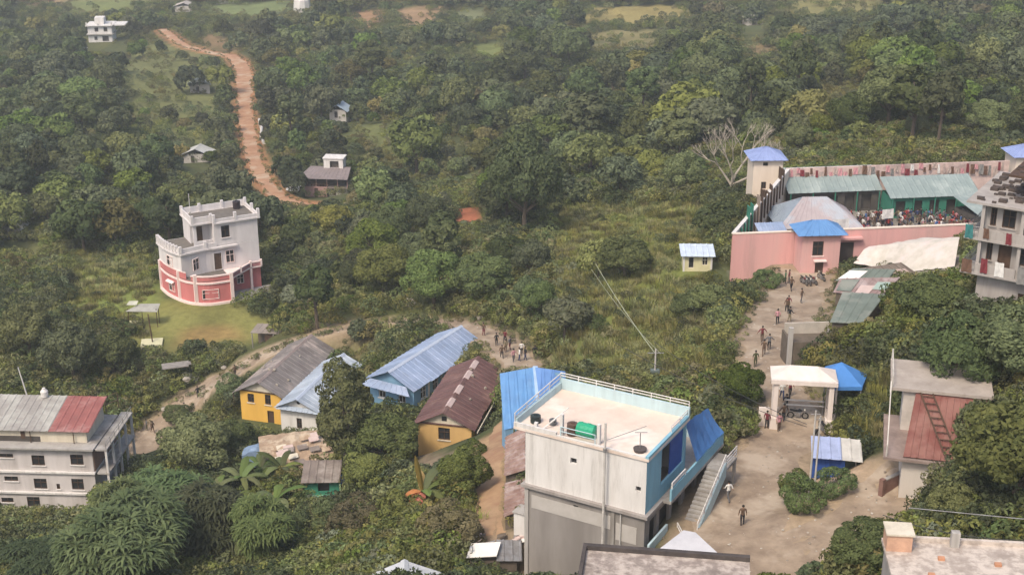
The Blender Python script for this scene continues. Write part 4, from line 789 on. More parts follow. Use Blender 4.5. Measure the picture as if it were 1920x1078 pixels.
for i, (x, z, w_, hh, k_) in enumerate(((-1.25, 8.1, .7, 1.2, 5), (0.3, 8.0, .5, .9, 4), (2.2, 7.9, .5, 1.0, 0), (-1.2, 5.0, .9, 1.2, 4), (.4, 5.3, .6, 1.3, 0), (1.6, 5.2, .8, 1.3, 1), (3.5, 5.1, 1.0, 1.5, 6))):
    q = cloth(None, (LC(x, -1.06, z), LC(x+w_, -1.06, z), hh), CL[k_], 'hanging_cloth'); tag(q, 'cloth hung out on the concrete building, %s from the left' % cl_where[i], 'cloth', 'washing on the concrete building')
# ------------------------------------------------------------------ sheds, huts and far houses
SLATE = mat('dark_green_sheet', (0.17, 0.20, 0.175), (0.125, 0.15, 0.13), 0.7, 0.75, 0.15, c3=(0.23, 0.24, 0.21)); RUST = mat('rusty_pink_sheet', (0.30, 0.215, 0.205), (0.21, 0.145, 0.135), 0.9, 0.8, 0.15, c3=(0.37, 0.30, 0.29)); PALESH = mat('bright_white_sheet', (0.80, 0.77, 0.72), (0.70, 0.67, 0.62), 1, 0.6, 0.05); OLDT = mat('brown_grey_sheet', (0.23, 0.19, 0.165), (0.16, 0.13, 0.115), 0.7, 0.85, 0.15, c3=(0.32, 0.28, 0.25)); MINT = mat('mint_sheet', (0.34, 0.43, 0.38), (0.28, 0.36, 0.32), 1, 0.7, 0.1); TIMBER = mat('shed_boards', (0.15, 0.12, 0.095), (0.10, 0.08, 0.06), 1.5, 0.9, 0.2)
def quad_shed(name, label, pts, m, wall_m, extra=None, drop=2.3, group=None, post=True, pitch=.85, rib=.05):
    """lean-to: roof quad given by four world points (eave a, b, then c, d), boarded walls beneath"""
    p = [Vector(q) for q in pts]; c0 = sum(p, Vector())/4; zb = min(hgt(q.x, q.y) for q in p); base = Vector((c0.x, c0.y, min(zb, c0.z-1.5)))
    t_ = thing(name, label, 'shed', base, 0, group); L = [q-base for q in p]
    MB().tin(*L, pitch, rib, 0.04).build('roof', m, t_)
    ins = [q.lerp(c0-base, 0.1) for q in L]; mb = MB()
    for i in range(4):
        a, b_ = ins[i], ins[(i+1) % 4]; mb.quad((a.x, a.y, -1.5), (b_.x, b_.y, -1.5), (b_.x, b_.y, b_.z-.08), (a.x, a.y, a.z-.08))
    mb.build('wall', wall_m, t_)
    if extra:
        for u0, u1, v0, v1, em in extra:
            f = lambda u, v: (L[0].lerp(L[1], u)).lerp(L[3].lerp(L[2], u), v)+Vector((0, 0, .1)); MB().slab([f(u0, v0), f(u1, v0), f(u1, v1), f(u0, v1)], .03).build('roof_patch', em, t_)
    return t_
# the shed cluster below the prison wall, roofs at about 2.5 m
zs = lambda u, v, z: on(u, v, z)
quad_shed('tin_shed', 'dark green sheet roofed shed beside the prison road, lowest of the cluster', [zs(1556, 604, 49.6), zs(1618, 607, 49.6), zs(1660, 552, 50.4), zs(1580, 547, 50.4)], SLATE, TIMBER)
quad_shed('tin_shed', 'shed with patched rusty and grey roof in the middle of the cluster', [zs(1562, 548, 48.6), zs(1652, 556, 48.6), zs(1688, 520, 49.3), zs(1575, 522, 49.3)], RUST, TIMBER, [(.05, .35, .1, .85, SLATE), (.7, .98, .3, .7, MINT), (.45, .72, .05, .5, PINKSH)])
quad_shed('tin_shed', 'dark slate roofed shed with one bright white sheet', [zs(1566, 526, 47.6), zs(1660, 530, 47.6), zs(1680, 505, 48.4), zs(1600, 503, 48.4)], SLATE, TIMBER, [(.02, .42, .1, .75, PALESH)])
quad_shed('tin_shed', 'brown ridged roof shed against the pale slope', [zs(1600, 522, 46.8), zs(1725, 516, 46.8), zs(1690, 492, 48.2), zs(1590, 506, 47.6)], OLDT, TIMBER, [(.55, .9, .05, .5, PINKSH)])
# pale slope: lime-washed rubble bank sliding from the prison wall
bank = MB(); P1 = [on(1600, 494, 44.2), on(1650, 500, 44.5), on(1700, 510, 45.5), on(1790, 500, 47.5)]; P2 = [on(1655, 472, 44.6), on(1690, 460, 45.8), on(1735, 446, 47.2), on(1800, 448, 48.6)]
ng = 14
G_ = []
for j in range(7):
    row = []
    for i in range(ng+1):
        f = i/ng*3; k = min(2, int(f)); a = P1[k].lerp(P1[k+1], f-k); b_ = P2[k].lerp(P2[k+1], f-k); p = a.lerp(b_, j/6); p.z += 1.4*math.sin(j/6*math.pi)+random.uniform(-.08, .08); row.append(p)
    G_.append(row)
for j in range(6):
    for i in range(ng): bank.quad(G_[j][i], G_[j][i+1], G_[j+1][i+1], G_[j+1][i])
bo = bank.build('pale_bank', mat('limewashed_rubble', (0.58, 0.53, 0.48), (0.46, 0.42, 0.36), 0.9, 0.9, 0.3, c3=(0.62, 0.51, 0.48)), smooth=True); bo['kind'] = 'structure'
# grey wall and open tank beside the prison road
gw_ = on(1480, 655, 47.0); g_ = thing('block_wall_pen', 'low dark boarded pen with a pale rear wall beside the road above the gate', 'pen', gw_, R(4))
block(g_, 'front_wall', TIMBER, (0, 0, -2, 4.5, .2, .7)); block(g_, 'left_wall', TIMBER, (0, .21, -2, .2, 3, .8)); block(g_, 'rear_wall', mat('pale_blockwork', (0.48, 0.43, 0.37)), (0.21, 2.8, -2, 4.5, 3, 1.5)); block(g_, 'right_wall', CONC, (4.3, .21, -2, 4.5, 2.79, .9)); block(g_, 'corner_post', CONC, (-.15, -.15, -2, .25, .25, 2.2)); block(g_, 'cover', TIMBER, (.21, .21, -.5, 4.29, 2.79, .4))
# small yellow hut
h = T('hut', 'yellow_hut', 'small pale yellow hut with pale blue flat roof beside the prison', 'hut')
h.scale = (.98, .98, .98); walls(h, 3.5, 2.6, -1, 2.1, mat('pale_yellow', (0.60, 0.55, 0.34), (0.52, 0.47, 0.28), 1, .85), {'f': [(.6, 1.3, .4, 1.9, 'door', GLASS), (2.3, 3.0, .8, 1.9, 'window')]}, CREAM); block(h, 'corner_post', WHITEP, (-.06, -.08, -1, .16, .1, 2.1)); block(h, 'corner_post', WHITEP, (3.34, -.08, -1, 3.56, .1, 2.1)); MB().tin((-.4, -.5, 2.15), (3.9, -.5, 2.15), (3.9, 3.0, 2.6), (-.4, 3.0, 2.6), .7).build('roof', mat('pale_sky_tin', (0.55, 0.63, 0.74)), h)
# blue kiosk
h = T('kiosk', 'blue_kiosk', 'small blue boarded kiosk with pale tin roof beside the poles', 'kiosk'); KB = mat('kiosk_blue', (0.03, 0.09, 0.33), (0.02, 0.06, 0.25), 1.2, .7, .1)
walls(h, 2.5, 2.0, -.8, 2.2, KB, {'f': [(.2, 1.1, .9, 1.9, 'door', KB), (1.3, 2.2, .9, 1.9, 'door', KB)]}, KB); block(h, 'side_post', STEEL, (3.3, .1, -.8, 3.4, .2, 2.1)); MB().tin((-.15, -.5, 2.2), (2.2, -.5, 2.2), (2.2, 2.3, 2.75), (-.15, 2.3, 2.75), .6).build('roof_sheet', mat('violet_tin', (0.36, 0.42, 0.62)), h); MB().tin((2.22, -.5, 2.2), (3.8, -.5, 2.12), (3.8, 2.3, 2.67), (2.22, 2.3, 2.75), .6).build('roof_sheet', PALESH if False else mat('grey_white_tin', (0.55, 0.53, 0.49)), h)
# red roofed house at the right
h = T('redroof', 'red_roofed_house', 'white walled house with a red sheet roof and roof truss', 'house')
walls(h, 6.0, 6.5, -4, 4.4, mat('chalk_wall', (0.60, 0.55, 0.50), (0.5, .45, .4), .6, .9, .1, streak=True), {'l': [(1, 2, 1, 2.2, 'window')], 'f': [(3.4, 4.4, 1.4, 2.8, 'window')]}, sills=CONC)
RB = mat('brick_roof_red', (0.19, 0.068, 0.055), (0.145, 0.052, 0.043), .7, .85, .1, c3=(0.23, .11, .09), grime=.4); block(h, 'eave_slab', mat('stained_slab', (0.30, .23, .2), (.2, .15, .13), 1), (-1.4, -.7, 4.42, 6.3, 6.8, 4.62))
MB().tin((-.0, -.5, 4.75), (5.9, -.5, 4.75), (5.9, 4.2, 8.0), (0.7, 4.2, 8.0), .5, .04).build('roof_slope', RB, h); MB().quad((0.02, -.45, 4.63), (0.7, 4.2, 7.95), (0.7, 4.2, 4.63)).quad((5.88, -.45, 4.63), (5.88, 4.2, 4.63), (5.88, 4.2, 7.95)).build('roof_cheek', RB, h)
block(h, 'upper_wall', mat('chalk_wall2', (.55, .5, .45)), (-.2, 4.25, 4.63, 6.2, 6.6, 8.0)); up = block(h, 'flat_roof', mat('pale_roof_screed', (0.42, .365, .32), (.31, .265, .23), .7, grime=.4), (-1.2, 3.9, 8.02, 6.3, 9.5, 8.25))
tr = MB()
a0, a1, b0, b1 = Vector((1.0, 3.9, 8.05)), Vector((1.9, 3.9, 8.05)), Vector((3.0, -.5, 5.0)), Vector((3.9, -.5, 5.0))
tr.tube(a0, b0, .07).tube(a1, b1, .07)
for i in range(9): tr.tube(a0.lerp(b0, i/9+.05), a1.lerp(b1, i/9+.05), .045)
tr.build('ladder', WOOD, h); rail(h, [(-1.2, -.5, 4.6), (-1.2, 4.0, 7.8)], .9, mat('pale_rail', (.6, .56, .5)), 5, .06, 1, 'side_frame'); rail(h, [(-1.1, 4.0, 8.25), (-1.1, 9.3, 8.25)], .9, mat('pale_rail', (.6, .56, .5)), 5, .06, 1, 'roof_frame')
dw = thing('boundary_wall', 'short brown boundary wall stepping down from the red roofed house', 'wall', on(1657, 930, 47.2), R(38)); block(dw, 'panel', mat('brown_brick', (.25, .15, .12), (.18, .1, .08), 1.5), (0, 0, -2, 3.2, .2, 1.3)); block(dw, 'coping', CONC, (-.05, -.05, 1.302, 3.25, .25, 1.4)); block(dw, 'end_pier', mat('brown_brick', (.25, .15, .12)), (-.36, -.08, -2, -.01, .28, 1.5))
# near flat roofs at the bottom edge
h = T('rooftop', 'pale_flat_roof_house', 'house with pale cracked concrete roof at the bottom right corner', 'house'); h.location = h.location+Vector((-.42, -4.2, 0))+Vector((.9, 0, 0)); zt = zrow(FR['rooftop'][0].x, FR['rooftop'][0].y, 1040)-50
RCON = mat('pale_cracked_concrete', (0.54, .47, .41), (.36, .305, .265), 1.3, .95, .5, c3=(.30, .25, .215), lo=.42, hi=.56); walls(h, 8.2, 6.5, -5, zt-.2, GC, {'l': [(1, 2.2, 1, 2.4, 'window')]}); block(h, 'roof_slab', RCON, (-.3, -2.5, zt-.198, 8.4, 6.0, zt)); block(h, 'brick_corner', mat('orange_rubble', (.62, .38, .26), (.45, .27, .19), 1.5), (-.25, 4.6, zt+.002, 1.1, 5.8, zt+1.0)); block(h, 'corner_cap', CREAM, (-.32, 4.5, zt+1.002, 1.2, 5.9, zt+1.1)); block(h, 'kerb', RCON, (1.3, 5.75, zt+.002, 8.4, 5.98, zt+.25)); block(h, 'stub_column', CONC, (3.3, 5.3, zt+.003, 3.75, 5.7, zt+.9)); rail(h, [(1.0, 6.0, zt+1.9), (8.5, 6.0, zt+1.5)], .05, STEEL, 9, .03, 1, 'wire'); block(h, 'stub_column', CONC, (7.2, 4.9, zt+.003, 7.4, 5.1, zt+1.6))
for i, (x, y) in enumerate(((1.6, 2.2), (3.6, 1.5), (5.3, 3.6), (6.8, 2.4), (2.4, 3.9))): block(h, 'brick', mat('brick_orange', (.52, .26, .15)), (x, y, zt+.002, x+.35, y+.25, zt+.16))
h = T('slabroof', 'slab_roofed_house', 'house with stained concrete roof and dark edge at the bottom centre', 'house'); zt = zrow(FR['slabroof'][0].x+4, FR['slabroof'][0].y+2, 1064)-48; walls(h, 9.6, 4.4, -6, zt-.2, GC, {}); block(h, 'roof_slab', mat('stained_screed', (.46, .395, .345), (.25, .205, .18), 1.3, .95, .4, c3=(.20, .165, .145), lo=.42, hi=.58), (-.1, -3, zt-.198, 9.7, 4.3, zt)); block(h, 'edge_upstand', mat('black_mould', (.09, .075, .068), (.05, .042, .04), 1.5), (-.12, 4.0, zt+.002, 9.72, 4.32, zt+.3)); block(h, 'edge_upstand', mat('black_mould', (.09, .075, .068)), (-.12, -3, zt+.002, .1, 3.99, zt+.3))
# grey gable roof poking up at the bottom
gp_ = at(765, 1072, 100); h = thing('grey_roofed_house', 'pale grey ridged tin roof peeping in at the bottom edge', 'house', (gp_.x-2.6, gp_.y-5.2, gp_.z-5), R(4)); walls(h, 5.4, 6, -5, 3.9, CREAM, {'f': [(2, 3, 1, 2.2, 'window')]}); gable_roof(h, 5.4, 6, 3.9, 1.15, mat('silver_tin', (.50, .51, .52), (.42, .43, .44), .6, .5, .05), .5, .5, .5); 
for y in (1, 3): MB().tube((2.7, y, 5.1), (2.7, y+.5, 5.1), .14, .14, 8).build('ridge_vent', WHITEP, h)
# rubbish roof with white sheet at the foot of the lane
q_ = at(905, 1035, 108); h = thing('junk_shelter', 'low shelter with a bright white sheet on top at the lane foot', 'shelter', (q_.x, q_.y, q_.z-1.6), R(6)); MB().slab([(-1.3, -.6, 1.6), (1.0, -.7, 1.65), (1.5, .9, 1.9), (-.8, 1.0, 1.85)], .06).build('white_sheet', PALESH, h); MB().tin((1.0, -.7, 1.2), (3.0, -.6, 1.0), (3.2, 1.6, 1.5), (1.2, 1.6, 1.7), .6).build('side_sheet', STEEL, h); block(h, 'boards', TIMBER, (-1.0, -.4, -2, 2.6, 1.2, 1.0))
for i in range(12): x, y = random.uniform(-1.2, 2.8), random.uniform(1.0, 2.6); MB().slab([(x, y, 1.3), (x+.7, y+.1, 1.4+random.random()*.3), (x+.8, y+.5, 1.5), (x+.1, y+.5, 1.35)], .04).build('scrap_sheet', random.choice([STEEL, PALESH, TIMBER, PINKSH]), h)
# flat white canopy and bench under the brown roofed house
q_ = at(838, 866, 146); h = thing('white_awning', 'small flat white awning below the ochre house', 'awning', (q_.x, q_.y, q_.z-2), R(-8)); MB().slab([(-1.6, -.4, 2), (1.5, -.4, 1.9), (1.5, .7, 2.2), (-1.6, .7, 2.25)], .05).build('sheet', PALESH, h); [MB().tube((x, 0, -3), (x, 0, 2), .06).build('post', WOOD, h) for x in (-1.4, 1.4)]
# thatch hut, green hut, tarps
h = T('thatch', 'patched_mud_hut', 'broad brown patched roof hut below the yellow house', 'hut'); MUD = mat('straw_mud_roof', (.40, .29, .20), (.27, .19, .13), 1.4, .95, .5, c3=(.50, .40, .29)); walls(h, 7.0, 5.5, -3, 1.8, mat('mud_wall', (.25, .18, .13)), {'r': [(1.0, 2.0, .5, 1.5, 'open')], 'f': [(5, 6, .3, 1.5, 'open')]})
rf = MB(); ng = 12; gg = []
for j in range(9):
    gg.append([(-.6+8.2*i/ng, -.8+7*j/8, 1.7+1.5*math.sin(min(1, j/5)*math.pi/2)*(1-.3*abs(i/ng-.5))+random.uniform(-.1, .1)) for i in range(ng+1)])
for j in range(8):
    for i in range(ng): rf.quad(gg[j][i], gg[j][i+1], gg[j+1][i+1], gg[j+1][i])
rf.build('roof', MUD, h)
for i in range(16): x, y = random.uniform(0, 6.4), random.uniform(-.3, 5); z = 2.0+1.45*math.sin(min(1, (y+.8)/4.4)*math.pi/2); MB().slab([(x, y, z), (x+1.1, y+.15, z+.1), (x+1.0, y+.75, z+.35), (x-.1, y+.6, z+.3)], .05).build('patch_board', random.choice([MUD, PINKSH, OLDT, CREAM]), h)
h = T('green', 'green_hut', 'low green walled hut beside the broad brown roof', 'hut'); GW = mat('sea_green_wall', (.05, .24, .16), (.04, .18, .12), .8, .85, .1); walls(h, 3.6, 3.0, -3, 2.0, GW, {'f': [(1.4, 2.6, .5, 1.7, 'open')]}); block(h, 'ledge', mat('pale_green', (.2, .42, .3)), (-.1, -.5, -.3, 3.8, -.003, .15)); block(h, 'post', mat('lime_post', (.35, .5, .3)), (3.7, -.4, -3, 3.85, -.25, 1.6)); MB().tin((-.3, -.6, 1.9), (3.8, -.6, 1.9), (3.8, 3.3, 2.5), (-.3, 3.3, 2.5), .7).build('roof', OLDT, h)
q_ = at(636, 898, 150); tp_ = thing('blue_awning', 'blue tarpaulin awning stretched beside the green hut', 'awning', (q_.x, q_.y, q_.z-2), 0); MB().slab([(-1.4, -.6, 1.75), (1.3, -.6, 1.85), (1.5, .7, 2.15), (-1.1, .8, 2.2)], .04).build('sheet', mat('light_tarp', (.13, .27, .60), (.1, .22, .5), 1.5, .6, .2), tp_); [MB().tube((x, -.4, -2.5), (x, -.4, 1.8), .05).build('post', WOOD, tp_) for x in (-1.2, 1.2)]
q_ = at(482, 838, 160); tp_ = MB(); gg = [[Vector((-1.6+3.2*i/8, -1+2*j/6, .9-.25*((i-4)/4)**2*2-.2*((j-3)/3)**2+random.uniform(-.13, .13))) for i in range(9)] for j in range(7)]
for j in range(6):
    for i in range(8): tp_.quad(gg[j][i], gg[j][i+1], gg[j+1][i+1], gg[j+1][i])
for i in range(8): tp_.quad(gg[0][i+1], gg[0][i], gg[0][i]-Vector((0, 0, 2)), gg[0][i+1]-Vector((0, 0, 2)))
tag(tp_.build('tarp_heap', mat('faded_blue_tarp', (.22, .30, .42), (.15, .21, .30), 1.2, .7, .3), loc=(q_.x, q_.y, q_.z-.8)), 'crumpled faded blue tarpaulin heap left of the brown patched roof', 'tarp')
# tall blue sheeting behind the white building
BF = mat('azure_sheet', (.12, .29, .58), (.10, .24, .50), .8, .6, .15, c3=(.17, .35, .62), grime=.2); zz = 47.5
b1, b2, b3 = on(937, 700, 45.0), on(1002, 688, 45.6), on(1060, 696, 45.6); h = thing('blue_sheet_shed', 'tall azure blue sheet metal shed between the brown roof and the white building', 'shed', (b1.x, b1.y, 36), 0)
B0 = Vector((b1.x, b1.y, 36)); e1 = on(945, 806, 40.5); e2 = on(1010, 790, 41.0); e3 = on(1062, 760, 42.0)
MB().tin(e1-B0, e2-B0, b2-B0, b1-B0, .8, .04).build('roof_slope', BF, h); MB().tin(e2-B0, e3-B0, b3-B0, b2-B0, .8, .04).build('roof_slope', mat('azure_sheet2', (.14, .28, .60), (.11, .23, .52), .8, .55, .1), h)
pale = MB(); a, b_ = b2-B0+Vector((-.15, 0, .1)), e2-B0+Vector((-.1, -.1, .12)); pale.slab([b_, b_+Vector((.45, .05, 0)), a+Vector((.45, .05, 0)), a], .03); pale.build('seam', mat('pale_seam', (.42, .58, .82)), h)
mb = MB(); L4 = [e1-B0, e2-B0, e3-B0, b3-B0, b2-B0, b1-B0]; cc = sum(L4, Vector())/6
for i in range(6): a, b_ = L4[i].lerp(cc, .06), L4[(i+1) % 6].lerp(cc, .06); mb.quad((a.x, a.y, -3), (b_.x, b_.y, -3), (b_.x, b_.y, b_.z-.1), (a.x, a.y, a.z-.1))
mb.build('wall', HWALL, h)
# rusty lean-to roofs stepping down beside the lane
RIB = mat('rust_striped', (.33, .235, .21), (.20, .12, .10), 1.1, .85, .15, c3=(.42, .35, .33), grime=.4)
quad_shed('rusty_lean_to', 'upper rusty ribbed lean-to roof between the lane and the white building', [on(948, 818, 43.0), on(946, 892, 43.2), on(985, 880, 44.2), on(985, 800, 44.0)], RIB, TIMBER, pitch=.75, rib=.16)
quad_shed('rusty_lean_to', 'lower rusty ribbed lean-to roof against the white building corner', [on(947, 905, 43.0), on(945, 968, 43.2), on(990, 952, 44.2), on(990, 894, 44.0)], RIB, TIMBER, pitch=.7, rib=.16)
q_ = on(985, 960, 44.0); t_ = thing('cement_bin', 'pale block of cement work below the lower rusty roof', 'block', q_, rz0); block(t_, 'block', WHITEP, (-.7, -.6, -2.5, .5, .6, .1)); block(t_, 'lid', CONC, (-.8, -.7, .102, .6, .7, .2))
# lane surface
lane = spline([tuple(gnd(908, 1005))+(3.2,), tuple(gnd(914, 950))+(3.0,), tuple(gnd(920, 890))+(2.9,), tuple(gnd(930, 830))+(2.6,), tuple(gnd(940, 790))+(2.3,)], 0.8); LANE = lane; road('dirt_lane', lane, mat('tan_dirt', (.42, .275, .16), (.33, .205, .12), .6, .95, .3, c3=(.30, .17, .10)), .06)
# white triangular tarp by the stair
q_ = on(1280, 1035, 47.2); tag(MB().slab([(-2.6, -.8, 0), (2.9, -1.3, .1), (1.0, 1.2, .9), (.2, 1.5, .9)], .05).build('white_tarp', mat('white_tarp_m', (.50, .50, .53), (.42, .42, .45), 1, .7, .1), loc=q_), 'white tarpaulin spread in front of the blue building stair', 'tarp')
sk = ['nearest the street person', 'in the middle', 'nearest the stair']
for i in range(3):
    p = LW(12.6+.55*i, 5.6+.5*i, 2.6); s_ = thing('sack_pile', 'flat brown bundle on the pale ledge by the stair, %s' % ['front one', 'middle one', 'rear one'][i], 'bundle', (p[0], p[1], p[2]), rz0, 'bundles by the stair'); MB().prism([(0, 0), (1.3, 0), (1.4, .35), (.1, .35)], 0, .25).build('bundle', mat('bundle_brown', (.16, .11, .07)), s_); MB().box(.3, -.02, .0, .38, .37, .27).build('strap', CREAM, s_)
lg = MB().prism([LW(11.9, 4.2, 0)[:2], LW(13.4, 4.2, 0)[:2], LW(14.4, 8.4, 0)[:2], LW(12.6, 8.4, 0)[:2]], 42, 45.17).build('pale_ledge', mat('ledge_screed', (.60, .52, .45), (.5, .43, .37), 1)); tag(lg, 'pale raised concrete ledge between stair and street', 'ledge')
# ------------------------------------------------------------------ gate arch, canopy, poles
ga = on(1450, 798, 45.7); gb = on(1553, 804, 45.7); grz = math.atan2(gb.y-ga.y, gb.x-ga.x); GL = (gb-ga).length
g = thing('road_gateway', 'pale concrete gateway with curved lintel spanning the road', 'gateway', ga, grz); GP = mat('gate_paint', (.72, .64, .58), (.6, .52, .47), .9, .85, .1, streak=True)
for x in (0, GL): block(g, 'pillar', GP, (x-.2, -.25, -1, x+.2, .25, 4.1)); block(g, 'pillar_base', GP, (x-.35, -.4, -1, x+.35, .4, .9))
block(g, 'fascia', GP, (-.45, -.45, 4.12, GL+.45, -.2, 4.5))
lt = MB(); e4 = [(-.45, -.2), (GL+.45, -.2), (GL+.45, 2.6), (-.45, 2.6)]; lt.prism(e4, 4.2, 4.42); r0_, r1_ = Vector((1.2, 1.5, 5.1)), Vector((GL-1.2, 1.5, 5.1)); E4 = [Vector((*q, 4.424)) for q in e4]
lt.quad(E4[0], E4[1], r1_, r0_).quad(E4[1], E4[2], r1_).quad(E4[2], E4[3], r0_, r1_).quad(E4[3], E4[0], r0_); lt.build('canopy_roof', GP, g)
for x in (0, GL): block(g, 'rear_pillar', GP, (x-.15, 2.2, -1, x+.15, 2.5, 4.19))
block(g, 'inner_pillar', GP, (GL+.45, 1.0, -1, GL+.6, 1.15, 4.1))
block(g, 'guard_wall', GP, (-1.3, .1, -1, -.4, .3, 1.6))
bar = thing('road_barrier', 'pale striped barrier bars across the road inside the gateway', 'barrier', on(1500, 775, 45.7), grz)
for z in (.8, 1.25): MB().tube((-1.4, 0, z), (2.0, 0, z), .07).build('bar', WHITEP, bar)
for x in (-1.3, 1.9): MB().tube((x, 0, -.2), (x, 0, 1.4), .06).build('post', STEEL, bar)
cn = thing('blue_canopy', 'blue faceted sun canopy on poles right of the gateway', 'canopy', (on(1580, 712, 48.9).x, on(1580, 712, 48.9).y, 45.9)); cn.scale = (1.12, 1.12, 1.12); top = Vector((-.1, .4, 4.0)); R6 = [Vector((2.0*math.cos(R(a)), 2.0*math.sin(R(a))*1.1, 2.95)) for a in (10, 62, 118, 178, 238, 302)]; cm = MB()
for i in range(6): a, b_ = R6[i], R6[(i+1) % 6]; cm.quad(a, b_, top); cm.quad(b_, a, a-Vector((0, 0, .3)), b_-Vector((0, 0, .3)))
cm.build('cover', mat('canopy_blue', (.08, .23, .55), (.06, .19, .47), .8, .55, .2), cn)
for q in R6[::2]+[R6[5]]: MB().tube((q.x*.95, q.y*.95, -1), (q.x*.95, q.y*.95, 2.9), .05).build('pole', STEEL, cn)
for i, (u, v, D, top_v, lab) in enumerate(((1513, 968, 107, 790, 'slim grey utility pole in the roadside bush, left of the pair'), (1522, 972, 107.5, 800, 'slim grey utility pole in the roadside bush, right of the pair'))):
    p = at(u, v, D); H_ = (v-top_v)/FPX*D/CP+1.2; t_ = thing('utility_pole', lab, 'pole', p, 0, 'paired roadside poles'); MB().tube((0, 0, -1), (0, 0, H_), .085, .06, 8).build('shaft', mat('pole_grey', (.50, .47, .43)), t_); MB().tube((-.35, 0, H_-.3), (.35, 0, H_-.3), .03).build('crossarm', STEEL, t_)
p = at(1226, 748, 140); t_ = thing('transformer_pole', 'utility pole with grey box behind the white building roof', 'pole', p); MB().tube((0, 0, -2), (0, 0, 5.4), .12, .08, 8).build('shaft', mat('pole_grey', (.50, .47, .43)), t_); block(t_, 'box', mat('box_grey', (.13, .16, .15)), (-.45, -.3, 1.6, .45, .3, 3.2)); MB().tube((-.8, 0, 5.0), (.8, 0, 5.0), .04).build('crossarm', STEEL, t_)
def cable(label, a, b_, sag, r, m):
    a, b_ = Vector(a), Vector(b_); P = [a.lerp(b_, i/16)-Vector((0, 0, sag*4*(i/16)*(1-i/16))) for i in range(17)]; return tag(MB().path([q-a for q in P], r, 5).build('cable', m, loc=a), label, 'cable')
WIRE = mat('pale_wire', (.48, .50, .36)); DW = mat('dark_wire', (.06, .06, .06))
cable('pale cable running up the grassy slope from the pole with the grey box', p+Vector((0, 0, 4.9)), at(1103, 470, 186), .5, .035, WIRE); cable('second thinner cable running up the slope from the pole', p+Vector((.5, 0, 4.9)), at(1109, 505, 178), .5, .02, WIRE)
wires = [(at(1513, 795, 107), at(1226, 640, 138), 'thin wire from the paired poles to the pole behind the white roof'), (at(1150, 640, 128), at(1513, 800, 107), 'thin wire crossing from the slope to the paired poles'), (at(1985, 1010, 78), at(1655, 965, 80), 'thin dark wire above the cracked concrete roof')]
for a, b_, lab in wires: cable(lab, a, b_, .6, .025, DW)
# ------------------------------------------------------------------ lawn pieces, pile, far houses
q_ = on(285, 645, 20.3); t_ = thing('footing_slab', 'square pale concrete slab with an upright post on the lawn', 'slab', q_, R(10)); block(t_, 'slab', mat('yellowish_concrete', (.60, .57, .36), (.5, .47, .3), 1, .9), (-1.5, -1.2, -.6, 1.5, 1.3, .35)); MB().tube((.1, 0, .35), (-.15, .1, 4.6), .1, .08).build('post', WOOD, t_)
q_ = on(262, 612, 20.3); t_ = thing('open_shelter', 'frail shelter with pale sheet roof on thin posts at the lawn edge', 'shelter', q_, R(4))
MB().slab([(-1.7, -.6, 2.7), (2.9, -.9, 2.6), (3.1, .9, 3.2), (.1, 1.0, 3.2)], .06).build('roof_sheet', mat('ashen_sheet', (.36, .35, .31), (.27, .26, .23), 1, .8), t_); MB().slab([(-1.7, .4, 3.3), (-.2, .3, 3.3), (-.1, 1.2, 3.6), (-1.4, 1.2, 3.6)], .05).build('roof_sheet', mat('pale_ash', (.50, .49, .40)), t_)
for x, y in ((-1.5, 0), (2.7, -.5), (.4, .6), (2.8, .7)): MB().tube((x, y, -1), (x, y, 2.9), .06).build('post', WOOD, t_)
q_ = on(250, 606, 20.3); t_ = thing('small_footing', 'small pale concrete footing beside the shelter', 'footing', q_); MB().box(-.7, -.5, -.4, .6, .5, .25).build('slab', mat('yellowish_concrete', (.60, .57, .36)), t_); MB().tube((0, 0, .25), (0, 0, 1.2), .04).build('rebar', WOOD, t_)
q_ = at(520, 640, 199); t_ = thing('stone_lean_to', 'low dark lean-to shed below the lawn edge', 'shed', (q_.x, q_.y, q_.z), R(-8)); MB().tin((-3.5, -1.2, 1.6), (2.6, -1.2, 1.7), (2.8, 1.4, 2.1), (-3.2, 1.4, 2.0), .8).build('roof', mat('ashy_roof', (.27, .23, .20), (.2, .17, .15), .8, .9), t_); block(t_, 'rear_wall', TIMBER, (-3.2, 1.2, -1, 2.5, 1.35, 1.9)); block(t_, 'side_wall', WOOD, (-1.5, -.9, -1, 2.4, -.75, 1.4)); [MB().tube((x, -1, -1), (x, -1, 1.6), .09).build('post', CONC, t_) for x in (-3.3, -.2, 2.4)]
q_ = at(330, 690, 192); t_ = thing('plank_platform', 'weathered plank platform in the bushes below the lawn', 'platform', q_, R(18))
for i in range(6): MB().box(-1.8, i*.3, 0, 1.9+random.uniform(-.3, .3), i*.3+.27, .12+.02*(i % 2)).build('plank', mat('silver_plank', (.30, .27, .25), (.22, .2, .18), 2), t_)
